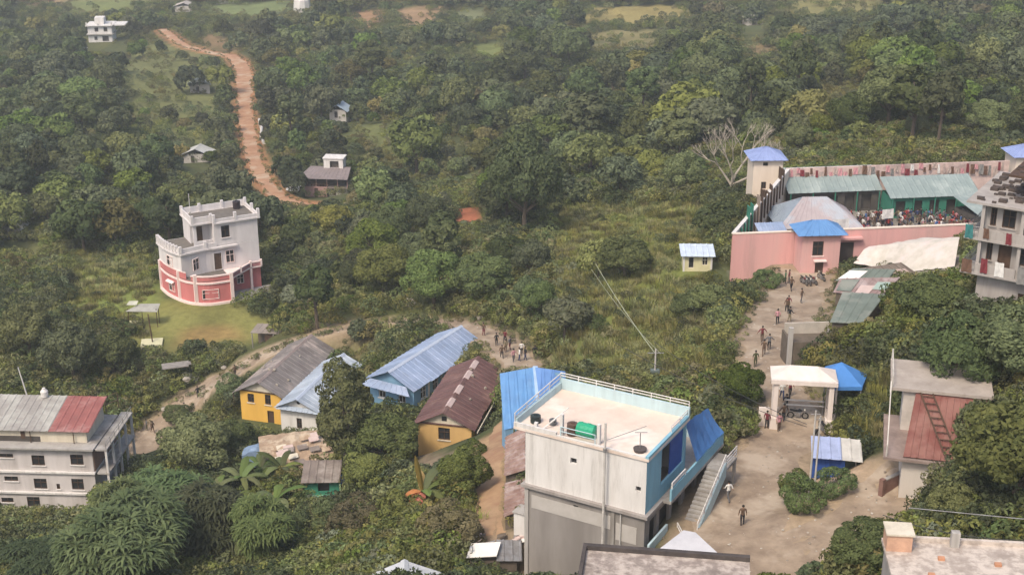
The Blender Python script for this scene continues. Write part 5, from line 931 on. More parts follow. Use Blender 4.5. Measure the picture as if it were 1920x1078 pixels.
h = T('farhouse', 'distant_white_house', 'distant white three storey house among trees at the top left', 'house'); walls(h, 9, 8, -5, 2.9, WHITEP, {'f': [(2.2, 3.4, .8, 2.2, 'window'), (5.2, 7.6, .3, 2.3, 'open')]}, name='ground_wall'); walls(h, 9, 8, 3.15, 6.2, WHITEP, {'f': [(2.6, 4.0, 4.0, 5.6, 'window'), (6, 7.4, 4.0, 5.6, 'window')]}, name='upper_wall'); block(h, 'floor_band', CONC, (-.5, -.9, 2.92, 9.6, 8.2, 3.13)); block(h, 'roof_slab', WHITEP, (-.6, -.9, 6.22, 9.6, 8.6, 6.5)); block(h, 'stair_room', WHITEP, (2.5, 2, 6.52, 6, 6, 9)); block(h, 'side_terrace', WHITEP, (9.7, 1, 6.0, 14, 8, 6.4)); block(h, 'annex', WHITEP, (-3.5, -4, -5, 0, -1, -1.2)); [block(h, 'parapet_post', WHITEP, (x, -.85, 6.52, x+.5, -.4, 7.6)) for x in (-.4, 4, 9)]
h = T('roadhouse', 'roadside_house', 'dark roofed house with pink walls at the foot of the red road', 'house'); PD = mat('dusty_pink', (.42, .26, .235), (.34, .2, .18), .8); walls(h, 5.0, 6, -3, 2.4, PD, {'f': [(2.2, 3.0, 0, 2.0, 'door')]}, name='pink_wall'); walls(h, 4.4, 5, -3, 2.0, mat('chalky', (.52, .49, .44)), {'f': [(1, 1.8, .2, 1.7, 'door'), (3, 3.8, .8, 1.8, 'window')]}, name='pale_wall', x0=5.02, y0=.8); block(h, 'floor_slab', OLDT, (5.0, -.2, 2.05, 10.0, 6, 2.25)); block(h, 'upper_room', INSIDE, (.4, 1.5, 2.42, 8.6, 6, 4.5)); rail(h, [(.2, .2, 2.42), (4.9, .2, 2.42)], .9, WOOD, .6, .06, 2); [MB().tube((x, .3, 2.3), (x, .3, 4.4), .1).build('post', PD, h) for x in (.3, 2.6, 5, 7.4, 9.6)]
MB().tin((-1.5, -.6, 4.3), (9.9, -.6, 4.3), (9.2, 6.4, 5.2), (0, 6.4, 5.2), .9).build('roof', mat('dim_roof', (.25, .205, .20), (.18, .15, .145), .6, .9), h); walls(h, 4.4, 3, 5.0, 7.2, WHITEP, {'f': [(1.4, 3.4, 5.1, 6.7, 'open')]}, name='roof_room', x0=3.2, y0=5.5); block(h, 'room_slab', WHITEP, (3.0, 5.3, 7.22, 7.8, 8.8, 7.4)); MB().slab([(-4.2, -.8, 1.5), (-1.2, -.9, 1.4), (-1.2, 1.6, 2.0), (-4, 1.6, 2.1)], .08).build('lean_roof', PALESH, h); block(h, 'lean_wall', WOOD, (-4, -.5, -2, -1.3, 1.4, 1.35))
FARH = [(358, 180, 430, 5.8, 4.5, (.36, .38, .33), 'grey roofed hut on the grassy hill left of the red road', 'hut'), (618, 222, 372, 4.6, 4, (.30, .36, .42), 'blue grey roofed hut among trees right of the red road', 'hut'), (345, 322, 340, 6.5, 4, (.46, .46, .43), 'low whitish ruined shed in trees left of the red road', 'shed'), (10, 450, 258, 3.0, 3, (.42, .42, .38), 'small pale roofed hut at the left edge', 'hut'), (38, 425, 268, 3.4, 3, (.18, .18, .18), 'dark roofed hut beside the small pale one at the left edge', 'hut'), (328, 22, 620, 8, 6, (.42, .38, .35), 'distant greyish house at the top, right of the white house', 'house'), (405, 6, 640, 9, 6, (.5, .5, .47), 'distant pale roof at the very top left of centre', 'house'), (1400, 62, 505, 6, 5, (.35, .33, .27), 'distant brown roofed hut in the upper right forest', 'hut')]
for u, v, D, W_, D_, c, lab, cat_ in FARH:
    p = at(u, v, D); p.z = max(p.z, hgt(p.x, p.y)); h = thing('far_hut' if cat_ == 'hut' else 'far_'+cat_, lab, cat_, p, R(random.uniform(-20, 20))); walls(h, W_, D_, -4, 2.4, mat('far_wall', (.52, .48, .44), (.4, .37, .34), .5), {'f': [(W_*.3, W_*.3+.9, .2, 1.9, 'door', INSIDE)]}); gable_roof(h, W_, D_, 2.4, 1.3, mat('far_roof_%d' % u, c, None, .5, .8), .6, .6, .6)
q_ = at(567, 22, 610); h = thing('white_shrine', 'white pointed shrine tower at the top edge of the picture', 'shrine', q_, 0); MB().tube((0, 0, -4), (0, 0, 5), 4.2, 3.4, 10).build('drum', WHITEP, h); MB().tube((0, 0, 5), (0, 0, 9), 3.0, 1.6, 10).build('dome', WHITEP, h); MB().tube((0, 0, 9), (0, 0, 17), 1.0, .25, 8).build('spire', CREAM, h)
lw_ = [(492, 250), (487, 262), (489, 272)]; rw = thing('retaining_wall', 'short pale retaining wall on the right side of the red road', 'wall', at(489, 262, 372)); pts_ = [at(484, 232, 389), at(489, 246, 380), at(487, 262, 371), at(493, 276, 362)]
mb = MB(); B0 = at(489, 262, 372)
for a, b_ in zip(pts_[:-1], pts_[1:]): a, b_ = a-B0, b_-B0; mb.prism([(a.x, a.y), (a.x+.7, a.y), (b_.x+.7, b_.y), (b_.x, b_.y)], [a.z-1.5, a.z-1.5, b_.z-1.5, b_.z-1.5], [a.z+1.2, a.z+1.2, b_.z+1.2, b_.z+1.2])
mb.build('stonework', mat('pale_stone', (.55, .5, .43), (.42, .38, .32), .8), rw); MB().path([Vector(p)-B0+Vector((.35, 0, 1.25)) for p in pts_], .3, 5).build('coping', WHITEP, rw)
rocks = [(at(768, 588, 196), 1.1, 'white boulder lying on the scrub slope right of the pink house'), (at(420, 690, 190), .4, 'pale boulder beside the hill road, nearest the lean-to'), (at(350, 712, 190), .5, 'pale boulder at the left verge of the hill road'), (at(308, 768, 188), .45, 'pale boulder where the hill road widens'), (at(1660, 655, 131), .9, 'grey white boulder in the bushes below the shed cluster'), (at(900, 598, 184), .5, 'tan boulder beside the road where the people gather')]
for i, (p, r, lab) in enumerate(rocks):
    import bmesh
    bm = bmesh.new(); bmesh.ops.create_icosphere(bm, subdivisions=2, radius=r)
    for v_ in bm.verts: v_.co *= 1+random.uniform(-.16, .16); v_.co.z *= .7
    me = bpy.data.meshes.new('boulder'); bm.to_mesh(me); bm.free(); me.materials.append(mat('boulder_stone', (.36, .32, .265), (.25, .22, .18), 1.5, .95, .4)); ob = bpy.data.objects.new('boulder', me); C.objects.link(ob); ob.location = (p.x, p.y, max(p.z, hgt(p.x, p.y))+r*.2); tag(ob, lab, 'boulder', 'scattered boulders')

# stones holding down old roofs
for nm_, W_, D_, ze, rise, n_ in (('yellow', 5.6, 15, 4.2, 1.45, 9), ('whitehouse', 5.0, 13.5, 3.9, 1.2, 3), ('brown', 6.0, 14.5, 4.5, 1.5, 4)):
    par = next(o_ for o_ in C.objects if o_.type == 'EMPTY' and o_.name.startswith({'yellow': 'yellow_house', 'whitehouse': 'white_gabled', 'brown': 'brown_roofed'}[nm_]))
    for i in range(n_):
        x = random.uniform(.2, W_-.2); y = random.uniform(.3, D_-.3); z = ze+rise*(1-abs(x-W_/2)/(W_/2))+.05; r_ = random.uniform(.12, .22)
        bm = bmesh.new(); bmesh.ops.create_icosphere(bm, subdivisions=1, radius=r_); [setattr(v_, 'co', v_.co*random.uniform(.8, 1.2)) for v_ in bm.verts]; me = bpy.data.meshes.new('roof_stone'); bm.to_mesh(me); bm.free(); me.materials.append(mat('boulder_stone', (.52, .46, .38))); ob = bpy.data.objects.new('roof_stone', me); C.objects.link(ob); ob.parent = par; ob.location = (x, y, z+r_*.6)
# ------------------------------------------------------------------ plants
LF_SCR = leaf_mat('leaf_scrub', (0.085, 0.110, 0.034), (0.215, 0.240, 0.080)); LF_DARK = leaf_mat('leaf_forest', (0.046, 0.064, 0.030), (0.130, 0.160, 0.068)); LF_MID = leaf_mat('leaf_green', (0.060, 0.090, 0.026), (0.165, 0.210, 0.062)); LF_YEL = leaf_mat('leaf_yellowish', (0.105, 0.115, 0.034), (0.23, 0.23, 0.08)); LF_BIG = leaf_mat('leaf_broad', (0.040, 0.066, 0.024), (0.115, 0.155, 0.060)); LF_BAN = leaf_mat('leaf_banana', (0.050, 0.085, 0.026), (0.125, 0.165, 0.058)); LF_BANY = leaf_mat('leaf_banana_yellow', (0.34, 0.27, 0.03), (0.45, 0.38, 0.08)); LF_ORG = leaf_mat('leaf_orange', (0.30, 0.11, 0.02), (0.40, 0.17, 0.04)); LF_RED = leaf_mat('twig_russet', (0.10, 0.055, 0.045), (0.17, 0.10, 0.085)); GRASS = leaf_mat('tall_grass', (0.14, 0.155, 0.045), (0.30, 0.305, 0.105)); LF_PALE = leaf_mat('leaf_pale', (0.09, 0.115, 0.06), (0.22, 0.24, 0.15))
BARK = mat('bark', (0.13, 0.10, 0.075), (0.08, 0.06, 0.045), 3, .95, .3); PALEBARK = mat('pale_bark', (0.46, 0.40, 0.33), (0.34, 0.29, 0.24), 3, .95, .2)
def quads(cen, nrm, size, asp, r, tone):
    k = len(cen); a = r.normal(size=(k, 3)); a -= (a*nrm).sum(1)[:, None]*nrm; a /= np.linalg.norm(a, axis=1)[:, None]+1e-9; b_ = np.cross(nrm, a)
    s = size*r.uniform(.65, 1.35, (k, 1)); a = a*s; b_ = b_*s*asp
    v = np.stack([cen-a*.5, cen-b_*.45+a*.05, cen+a*.55, cen+b_*.45+a*.05], 1).reshape(-1, 3)
    return v, np.arange(4*k).reshape(-1, 4), np.repeat(tone, 4)
def blob_crown(seed, R_, zc, flat, nb, nleaf, size, asp=.7, low=-.35, spread=.68, br=(.26, .46)):
    r = np.random.default_rng(seed); d = r.normal(size=(nb*3, 3)); d /= np.linalg.norm(d, axis=1)[:, None]; d = d[d[:, 2] > low][:nb]; nb = len(d)
    c = d*R_*spread*r.uniform(.75, 1.12, (nb, 1))*np.array([1, 1, flat]); rad = R_*r.uniform(br[0], br[1], nb); ct = r.uniform(0, 1, nb)
    k = nleaf*2; bi = r.choice(nb, k, p=rad**2/np.sum(rad**2)); n_ = r.normal(size=(k, 3)); n_ += d[bi]*.7+np.array([0, 0, .35]); n_ /= np.linalg.norm(n_, axis=1)[:, None]
    p = c[bi]+n_*rad[bi][:, None]*r.uniform(.78, 1.08, (k, 1))*np.array([1, 1, .85])
    inside = ((np.linalg.norm(p[:, None]-c[None], axis=2) < rad[None]*.72).sum(1) > 0); p, n_, bi = p[~inside][:nleaf], n_[~inside][:nleaf], bi[~inside][:nleaf]
    nn = n_+r.normal(size=n_.shape)*.42; nn /= np.linalg.norm(nn, axis=1)[:, None]; tone = np.clip(.25+.3*ct[bi]+r.uniform(-.25, .45, len(p)), 0, 1)
    p = p+np.array([0, 0, zc]); return quads(p, nn, size, asp, r, tone)
def trunk_mesh(seed, h, r0, spread, m=None, nl=5):
    r = random.Random(seed); mb = MB(); b_ = [(0, 0, -1.2), (r.uniform(-.15, .15), r.uniform(-.15, .15), h*.3), (r.uniform(-.3, .3), r.uniform(-.3, .3), h*.62), (r.uniform(-.4, .4), r.uniform(-.4, .4), h*.95)]
    mb.path(b_, [r0*1.25, r0, r0*.75, r0*.3], 7)
    for i in range(nl):
        a = i*2.4+r.random(); z = h*r.uniform(.38, .7); L = spread*r.uniform(.6, .95); mb.path([(0, 0, z), (math.cos(a)*L*.5, math.sin(a)*L*.5, z+L*.3), (math.cos(a)*L, math.sin(a)*L, z+L*.65)], [r0*.5, r0*.32, r0*.1], 5)
    o_ = mb.build('trunk', m or BARK); me = o_.data; bpy.data.objects.remove(o_); return me
def rosette_crown(seed, R_, zc, flat, nros, L, w_, nl=9):
    r = np.random.default_rng(seed); V, F, Tn = [], [], []; k = 0; nb = 8; bc = r.normal(size=(nb, 3)); bc /= np.linalg.norm(bc, axis=1)[:, None]; bc = bc*R_*r.uniform(.35, .72, (nb, 1))*np.array([1, 1, .75]); brd = R_*r.uniform(.28, .52, nb)
    bi = r.choice(nb, nros*4, p=brd**2/np.sum(brd**2)); dn = r.normal(size=(nros*4, 3)); dn /= np.linalg.norm(dn, axis=1)[:, None]; dn[:, 2] = np.abs(dn[:, 2])*1.0-.25; pc_ = bc[bi]+dn*brd[bi][:, None]; ins = ((np.linalg.norm(pc_[:, None]-bc[None], axis=2) < brd[None]*.8).sum(1) > 0); pc_ = pc_[~ins][:nros]; dn = dn[~ins][:nros]
    for q, c0_ in zip(dn, pc_):
        c = c0_*np.array([1, 1, flat])+r.normal(size=3)*.15+np.array([0, 0, zc]); t0 = r.uniform(0, 1); a0 = r.uniform(0, 6.28)
        for i in range(nl):
            a = a0+i*6.283/nl+r.uniform(-.2, .2); o_ = np.array([math.cos(a), math.sin(a), r.uniform(.1, .55)])+q*.45; o_ /= np.linalg.norm(o_); s = np.cross(o_, [0, 0, 1.]); s /= np.linalg.norm(s)+1e-9; ll = L*r.uniform(.7, 1.25); ww = w_*r.uniform(.8, 1.2)
            p0 = c; p1 = c+o_*ll*.45; p2 = c+o_*ll*.8+np.array([0, 0, -ll*.12]); p3 = c+o_*ll+np.array([0, 0, -ll*.42])
            V += [p0-s*ww*.2, p0+s*ww*.2, p1+s*ww*.5, p1-s*ww*.5, p2+s*ww*.4, p2-s*ww*.4, p3+s*ww*.06, p3-s*ww*.06]; F += [(k, k+1, k+2, k+3), (k+3, k+2, k+4, k+5), (k+5, k+4, k+6, k+7)]; Tn += [min(1, max(0, .15+.5*t0+r.uniform(-.1, .4)))]*8; k += 8
    return np.array(V), np.array(F), np.array(Tn)
def tussock(seed, n_, h, w_, rad):
    r = np.random.default_rng(seed); V, F, Tn = [], [], []; k = 0
    for i in range(n_):
        a = r.uniform(0, 6.28); q = rad*math.sqrt(r.random()); b0 = np.array([q*math.cos(a), q*math.sin(a), -.1]); a2 = a+r.uniform(-.8, .8); o_ = np.array([math.cos(a2), math.sin(a2), 0]); s = np.array([-o_[1], o_[0], 0])*w_; hh = h*r.uniform(.6, 1.2); ln = hh*r.uniform(.15, .5)
        p1 = b0+o_*ln*.3+np.array([0, 0, hh*.6]); p2 = b0+o_*ln+np.array([0, 0, hh*r.uniform(.8, 1)]); V += [b0-s, b0+s, p1+s*.8, p1-s*.8, p2+s*.2, p2-s*.2]; F += [(k, k+1, k+2, k+3), (k+3, k+2, k+4, k+5)]; Tn += [r.uniform(0, 1)]*6; k += 6
    return np.array(V), np.array(F), np.array(Tn)
def mk(name, arr, m): return raw_mesh(name, arr[0], arr[1], m, arr[2])
PROTO = {}
for i in range(6): PROTO['round%d' % i] = (mk('crown', blob_crown(20+i, 3.6, 4.4, .8+.05*i, 26, 1700, .62), [LF_DARK, LF_DARK, LF_MID][i % 3]), trunk_mesh(i, 5.0, .22, 2.4))
for i in range(3): PROTO['slim%d' % i] = (mk('crown', blob_crown(40+i, 2.3, 5.6, 1.75, 26, 1400, .55), LF_DARK), trunk_mesh(10+i, 7.5, .18, 1.2))
for i in range(4): PROTO['near%d' % i] = (mk('crown', blob_crown(60+i, 3.6, 4.3, .85, 46, 6500, .33, .6, br=(.18, .36)), [LF_MID, LF_DARK][i % 2]), trunk_mesh(20+i, 5.0, .22, 2.6, nl=7))
for i in range(2): PROTO['bushy%d' % i] = (mk('crown', blob_crown(75+i, 2.6, 1.7, .75, 34, 4200, .28, .55, low=-.5, spread=.8, br=(.12, .40)), [LF_MID, LF_YEL][i % 2]), trunk_mesh(28+i, 2.2, .1, 1.8))
for i in range(3): PROTO['broad%d' % i] = (mk('crown', rosette_crown(80+i, 3.6, 4.8, 1.0, 340, 1.05, .17), LF_BIG), trunk_mesh(30+i, 5.2, .2, 2.4, nl=7))
PROTO['tallbush0'] = (mk('crown', blob_crown(90, 3.2, 6.6, 1.55, 70, 8200, .33, .6, low=-.85, br=(.16, .32)), LF_MID), trunk_mesh(40, 9, .26, 2.0, nl=8))
PROTO['palefeather0'] = (mk('crown', blob_crown(91, 2.6, 3.2, .95, 30, 1700, .5, .4), LF_PALE), trunk_mesh(41, 4, .15, 1.8))
PROTO['olive0'] = (mk('crown', blob_crown(93, 3.2, 3.6, .8, 26, 1900, .55, .6), LF_YEL), trunk_mesh(43, 4.4, .18, 2))
# kept-clear picture areas: what stands there is farther away than a plant in front of it would be
KEEP = [(295,378,495,572,208),(290,565,505,640,204),(240,575,310,650,204),(0,755,170,950,162.5),(165,755,222,905,158),(445,640,560,800,177.5),(515,655,612,804,173.8),(690,632,870,735,163),(775,655,935,866,153.6),(955,700,1110,1078,107),(1100,700,1360,1078,103),(893,825,945,960,112),(945,800,990,965,108),(935,680,1062,800,120),
 (1372,300,1640,440,160),(1372,440,1428,524,168),(1425,440,1462,492,166),(1462,440,1640,520,164),(1640,300,1812,450,158),(1596,440,1800,508,158),(1405,275,1482,385,178),(1445,690,1562,812,116),(1540,675,1620,720,118),(1515,840,1612,895,107),(1300,860,1470,1078,94),(1470,960,1600,1020,94),(1600,900,1690,960,96),(1655,715,1795,880,98),
 (1640,985,1905,1078,70),(1812,335,1920,560,112),(1555,498,1660,602,136),(1276,466,1344,505,171.5),(540,292,655,375,308),(163,28,235,95,537),(462,805,640,925,148),(690,1040,830,1078,104),(1090,1015,1400,1078,72),(235,553,312,650,204),(352,150,405,182,428),(612,180,664,224,370),(342,298,406,324,338),(5,425,72,464,256),(322,5,356,24,616),(1396,48,1430,64,503),(1330,215,1420,300,204),(470,615,545,650,196),(870,605,1000,690,160),(820,855,865,885,144),(865,1015,960,1060,104),(1900,255,1920,330,180),
 (835,388,905,415,243),(40,2,300,22,900),(385,7,560,28,900),(555,0,585,22,900),(650,24,722,52,900),(745,18,825,45,900),(1100,18,1290,45,900),(1110,64,1235,88,900),(1480,4,1640,25,900),(760,342,900,358,900),(885,88,945,112,900),(842,28,908,40,900),(240,120,330,200,900),(650,255,740,275,900),(1385,92,1450,115,900),(1550,185,1600,205,900),(1180,540,1230,700,140),(1100,480,1200,650,150),(240,640,310,655,198),(325,30,352,24,600)]
for k_, P in list(ROADP.items())+[('lane', LANE)]:
    for x, y, z, w_ in P[::2]:
        u, v, D = proj((x, y, z)); s = FPX/D
        if k_ == 'hill_road' and 540 < u < 850: continue
        KEEP.append((u-w_*.52*s, v-(3 if k_ == 'red_road' else 16), u+w_*.52*s, v+1, D-1.0))
KPA = np.array(KEEP, float); KPB = KPA[KPA[:, 4] != 900]
def clear_mask(x, y, z, R_, H_, shrink=.8, KP=KPA):
    """True where a plant hides nothing that the photograph shows"""
    p = np.stack([x, y, z], -1); u, v, D = proj(p); ut, vt, Dt = proj(p+np.stack([0*z, 0*z, H_], -1)); s = FPX/D; ok = np.ones(len(x), bool)
    for i in range(0, len(x), 4000):
        sl_ = slice(i, i+4000); a0 = (u-R_*s*shrink)[sl_, None]; a1 = (u+R_*s*shrink)[sl_, None]; b0 = (vt+(v-vt)*(1-shrink)*.5)[sl_, None]; b1 = v[sl_, None]
        ok[sl_] = ~(((a1 > KP[:, 0]) & (a0 < KP[:, 2]) & (b1 > KP[:, 1]) & (b0 < KP[:, 3]) & (D[sl_, None] < KP[:, 4]))).any(1)
    return ok
def on_pad(x, y, m_=0.8):
    bad = np.zeros(len(x), bool)
    for cx, cy, hx, hy, ang in PADS:
        if hx == 10.5: continue
        c, s = math.cos(ang), math.sin(ang); lx = (x-cx)*c+(y-cy)*s; ly = -(x-cx)*s+(y-cy)*c; bad |= (np.abs(lx) < hx+m_) & (np.abs(ly) < hy+m_)
    lx = (x-po.x)*pc+(y-po.y)*ps; ly = -(x-po.x)*ps+(y-po.y)*pc; bad |= (lx > ly*.47-1) & (lx < 46) & (ly > -1) & (ly < 31)
    for k_, P in ROADP.items():
        d, _ = seg_dist(x, y, [p[:3] for p in P][::3]+[P[-1][:3]]); _, w_ = seg_dist(x, y, [(p[0], p[1], p[3]) for p in P][::3]+[(P[-1][0], P[-1][1], P[-1][3])]); bad |= d < w_*.5+m_*.5
    return bad
def cover_at(x, y):
    i = np.clip(np.searchsorted(XL, x)-1, 0, len(XL)-2); j = np.clip(np.searchsorted(YL, y)-1, 0, len(YL)-2); return COVER[j, i]
TREES = []
def tree(kind, x, y, scale, label, group=None, rz=None, name='tree', cat='tree', sz=1.0, z=None):
    cr, tk = PROTO[kind]; t_ = bpy.data.objects.new(name, None); C.objects.link(t_); t_.location = (x, y, (hgt(x, y) if z is None else z)-.15); t_.rotation_euler = (0, 0, rz if rz is not None else random.uniform(0, 6.28)); t_.scale = (scale*random.uniform(.82, 1.22), scale*random.uniform(.82, 1.22), scale*sz); t_.empty_display_size = .2; tag(t_, label, cat, group)
    for nm, me in (('crown', cr), ('trunk', tk)): o_ = bpy.data.objects.new(nm, me); C.objects.link(o_); o_.parent = t_
    TREES.append((x, y, scale*3)); return t_
# ---- single trees and shrubs that the photograph shows one by one: kind, column, row of foot, distance, scale, height factor, name, label
HERO = [('near1',985,462,221,1.9,1.15,'tree','large dark spreading tree alone in the middle of the valley'),('tallbush0',650,905,152,1.0,1.32,'tree','tall bushy tree standing in front of the blue roofed hall'),('near0',722,905,150,.95,.9,'tree','leafy tree between the tall bushy tree and the ochre house'),('near2',690,960,140,.8,.9,'tree','lower leafy tree in front of the green hut side'),
 ('near1',1738,618,126,1.0,.66,'tree','dense dark tree right of the shed cluster'),('near1',1885,770,104,1.15,1.0,'tree','big dark tree behind the red roofed house at the right edge'),('near3',1800,705,111,1.15,.9,'tree','dark tree overhanging the pale flat roof'),('near1',1915,690,108,1.0,.9,'tree','dark tree at the right edge below the concrete building'),('near0',1862,940,95,.85,.95,'tree','green tree beside the red roofed house wall'),('near2',1905,960,90,1.1,1.0,'tree','green tree at the right edge above the cracked roof'),('near0',1780,985,90,.55,.9,'shrub','shrub behind the kerb of the cracked roof'),
 ('near0',1388,782,126,.72,.75,'shrub','rounded green bush left of the gateway'),('bushy0',1500,985,106,.75,.9,'shrub','dark bush at the foot of the paired poles'),('bushy0',1560,962,107.8,.62,.9,'shrub','dark bush just below the blue kiosk'),('bushy0',1490,935,110,.6,.8,'shrub','low bush on the street side of the paired poles'),
 ('slim0',1530,1085,94,.5,.8,'shrub','slender brownish shrub at the bottom edge by the branch road'),('bushy0',1465,1090,93,.8,1,'shrub','bush at the bottom edge left of the slender shrub'),('near1',1620,1060,88,.6,.85,'shrub','dark leafy shrub against the left corner of the cracked roof'),('bushy0',1560,1092,90,.7,1,'shrub','bush at the bottom edge between slender shrub and cracked roof'),
 ('palefeather0',560,592,206,.9,.8,'shrub','yellow green shrub right of the lawn'),('bushy1',605,585,208,1.0,.9,'shrub','yellowish bush behind the brushwood pile'),('bushy0',432,722,184,.75,1.0,'shrub','round bush beside the hill road'),('near3',140,735,195,1.25,1.0,'tree','dark tree on the slope left of the lawn'),('near1',215,690,196,.9,1.0,'tree','dark tree below the frail shelter'),('near0',60,700,200,1.2,1.0,'tree','green tree on the slope behind the left house'),
 ('olive0',215,455,246,1.5,1,'tree','olive green spreading tree behind the pink house'),('near1',285,430,250,1.0,1.2,'tree','dark rounded tree just left of the pink house roof'),('round0',160,480,246,1.3,1,'tree','rounded dark tree left of the olive green one'),('near3',330,765,186,.5,.8,'shrub','small bush at the edge of the widened hill road'),
 ('broad0',225,1015,139,1.15,1.05,'tree','broad leaved tree in front of the white multi storey house'),('broad1',300,985,145,1.2,.95,'tree','broad leaved tree between the white house and the hill road'),('broad2',75,1100,130,.85,.85,'tree','broad leaved tree at the bottom left corner'),('broad0',410,1040,133,1.2,.95,'tree','large broad leaved tree left of the banana clump'),('broad1',250,1100,124,1.3,1.0,'tree','broad leaved tree at the bottom edge, second from the left corner'),('near0',375,900,162,1.1,.95,'tree','green tree beside the foot of the hill road'),('broad2',500,1085,126,1.1,.9,'tree','broad leaved tree at the bottom edge, right of the banana clump'),('near3',440,870,166,.8,.9,'tree','dark tree left of the blue tarpaulin heap'),
 ('bushy0',600,1015,133,1.1,1,'shrub','leafy bush below the green hut'),('bushy1',680,1040,126,1.1,1,'shrub','yellowish bush left of the grey ridged roof'),('bushy0',760,1035,121,1.1,.9,'shrub','bush behind the grey ridged roof'),('bushy1',840,1050,112,.9,1,'shrub','yellowish bush left of the junk shelter'),('near2',870,960,124,.75,.9,'tree','dark tree along the left side of the dirt lane'),('near1',842,940,130,.5,.85,'tree','dark tree below the white awning'),('bushy0',885,890,136,.55,.9,'shrub','dark bush between the ochre house and the lane'),
 ('near2',1010,628,176,.8,.9,'tree','bushy tree right of the road bend'),('near3',905,585,190,1.1,.9,'tree','leafy tree above the road where people gather'),('olive0',1120,545,183,.9,1,'tree','olive shrub tree in the middle of the grassy slope'),('near3',1170,520,178,1.0,.8,'tree','dark leafy tree right of the pale cable'),('palefeather0',1060,640,165,1.1,.9,'shrub','pale feathery shrub on the slope below the cable'),('bushy0',1300,560,158,.9,.9,'shrub','bush below the small yellow hut'),('bushy0',1440,515,162,.6,1,'shrub','dark bush against the foot of the pink wall'),('near0',1330,590,155,.7,.8,'tree','small green tree on the slope left of the prison road'),
 ('round3',1495,255,230,.7,1.1,'tree','small round tree behind the left guard tower'),('near0',1660,262,236,1.6,1.0,'tree','large bright green tree behind the prison rear wall'),('near2',1760,270,232,1.3,.9,'tree','green tree behind the right part of the prison'),('near0',1590,270,236,1.2,.9,'tree','leafy green tree behind the prison shed gap'),('near2',1850,275,226,1.1,.8,'tree','green tree right of the prison rear wall'),('round1',1345,470,190,.9,.8,'tree','small tree left of the pink wall corner'),('near3',800,470,236,1.1,.9,'tree','leafy tree left of the large dark spreading one'),('near2',700,500,222,1.2,.9,'tree','green tree on the scrub slope right of the pink house')]
for kind, u, v, D, sc_, sz_, nm, lab in HERO:
    p = at(u, v, D); tree(kind, p.x, p.y, sc_, lab, None, None, nm, 'tree' if nm == 'tree' else 'shrub', sz_)
# bare tree
p = at(1372, 335, 208); bt = thing('bare_tree', 'pale leafless tree standing left of the guard tower', 'tree', (p.x, p.y, hgt(p.x, p.y))); bt.scale = (1.35, 1.35, 1.35); mb = MB(); rr = random.Random(3)
def limb(a, d, L, r_, lv):
    b_ = a+d*L; mid = a.lerp(b_, .5)+Vector((rr.uniform(-.1, .1), rr.uniform(-.1, .1), .05))*L; mb.path([a, mid, b_], [r_, r_*.8, r_*.55], 5)
    if lv > 0:
        for i in range(3 if lv > 1 else 3): nd = (d+Vector((rr.uniform(-1, 1), rr.uniform(-.8, .8), rr.uniform(.0, .7)))*.75).normalized(); limb(b_, nd, L*rr.uniform(.6, .8), r_*.55, lv-1)
limb(Vector((0, 0, -.5)), Vector((0, 0, 1)), 2.2, .22, 0)
trb = mb.build('trunk', PALEBARK, bt); mb = MB()
for dd in ((-.7, 0, 1), (.5, .2, 1), (1.2, -.2, .7), (-.2, -.5, 1.2)): limb(Vector((0, 0, 1.6)), Vector(dd).normalized(), 2.6, .14, 4)
mb.build('branches', PALEBARK, bt)
# russet brushwood
p = at(548, 618, 203); bw = thing('brushwood_pile', 'russet brown heap of brushwood at the right end of the lawn', 'brushwood', (p.x, p.y, hgt(p.x, p.y))); mb = MB()
for i in range(260):
    a = random.uniform(0, 6.28); q = 2.6*math.sqrt(random.random()); b0 = Vector((q*math.cos(a)*1.2, q*math.sin(a), random.uniform(0, 1.4)*(1-q/3.2))); mb.tube(b0, b0+Vector((random.uniform(-1, 1), random.uniform(-1, 1), random.uniform(-.1, .6)))*1.1, .05, .02, 3, False)
o_ = mb.build('twigs', LF_RED, bw); o_['kind'] = 'stuff'; MB().path([(-2.4, 0, 0), (0, .4, .7), (2.4, .2, .1)], [.12, .16, .08]).build('log', BARK, bw)
# bananas
def banana_leaf(seed, L, w_, droop, m):
    r = random.Random(seed); mb = MB(); n_ = 9; rows = []
    for i in range(n_+1):
        t_ = i/n_; x = L*(t_-.12*t_*t_); z = L*(.75*t_-droop*t_*t_); ww = w_*math.sin(math.pi*min(1, .06+t_*.94))**.6*(1 if i < n_ else .1)*r.uniform(.85, 1.1); rows.append(((x, -ww, z-ww*.25), (x, 0, z), (x, ww, z-ww*.25)))
    for a, b_ in zip(rows[:-1], rows[1:]): mb.quad(a[0], b_[0], b_[1], a[1]); mb.quad(a[1], b_[1], b_[2], a[2])
    o_ = mb.build('leaf', m); me = o_.data; at_ = me.attributes.new('tone', 'FLOAT', 'POINT'); at_.data.foreach_set('value', [r.uniform(.2, .9)]*len(me.vertices)); bpy.data.objects.remove(o_); return me
BLV = [banana_leaf(i, 2.5+.25*i, .34+.03*(i % 3), .62+.12*(i % 4), LF_BAN) for i in range(5)]; BLY = [banana_leaf(20, 2.6, .3, .15, LF_BANY), banana_leaf(21, 2.0, .3, .5, LF_BANY), banana_leaf(22, 2.0, .32, 1.15, LF_ORG), banana_leaf(23, 1.8, .32, 1.3, LF_ORG)]
BST = trunk_mesh(55, 2.6, .16, .3, mat('banana_stem', (.16, .17, .07), (.12, .11, .05), 2), 0)
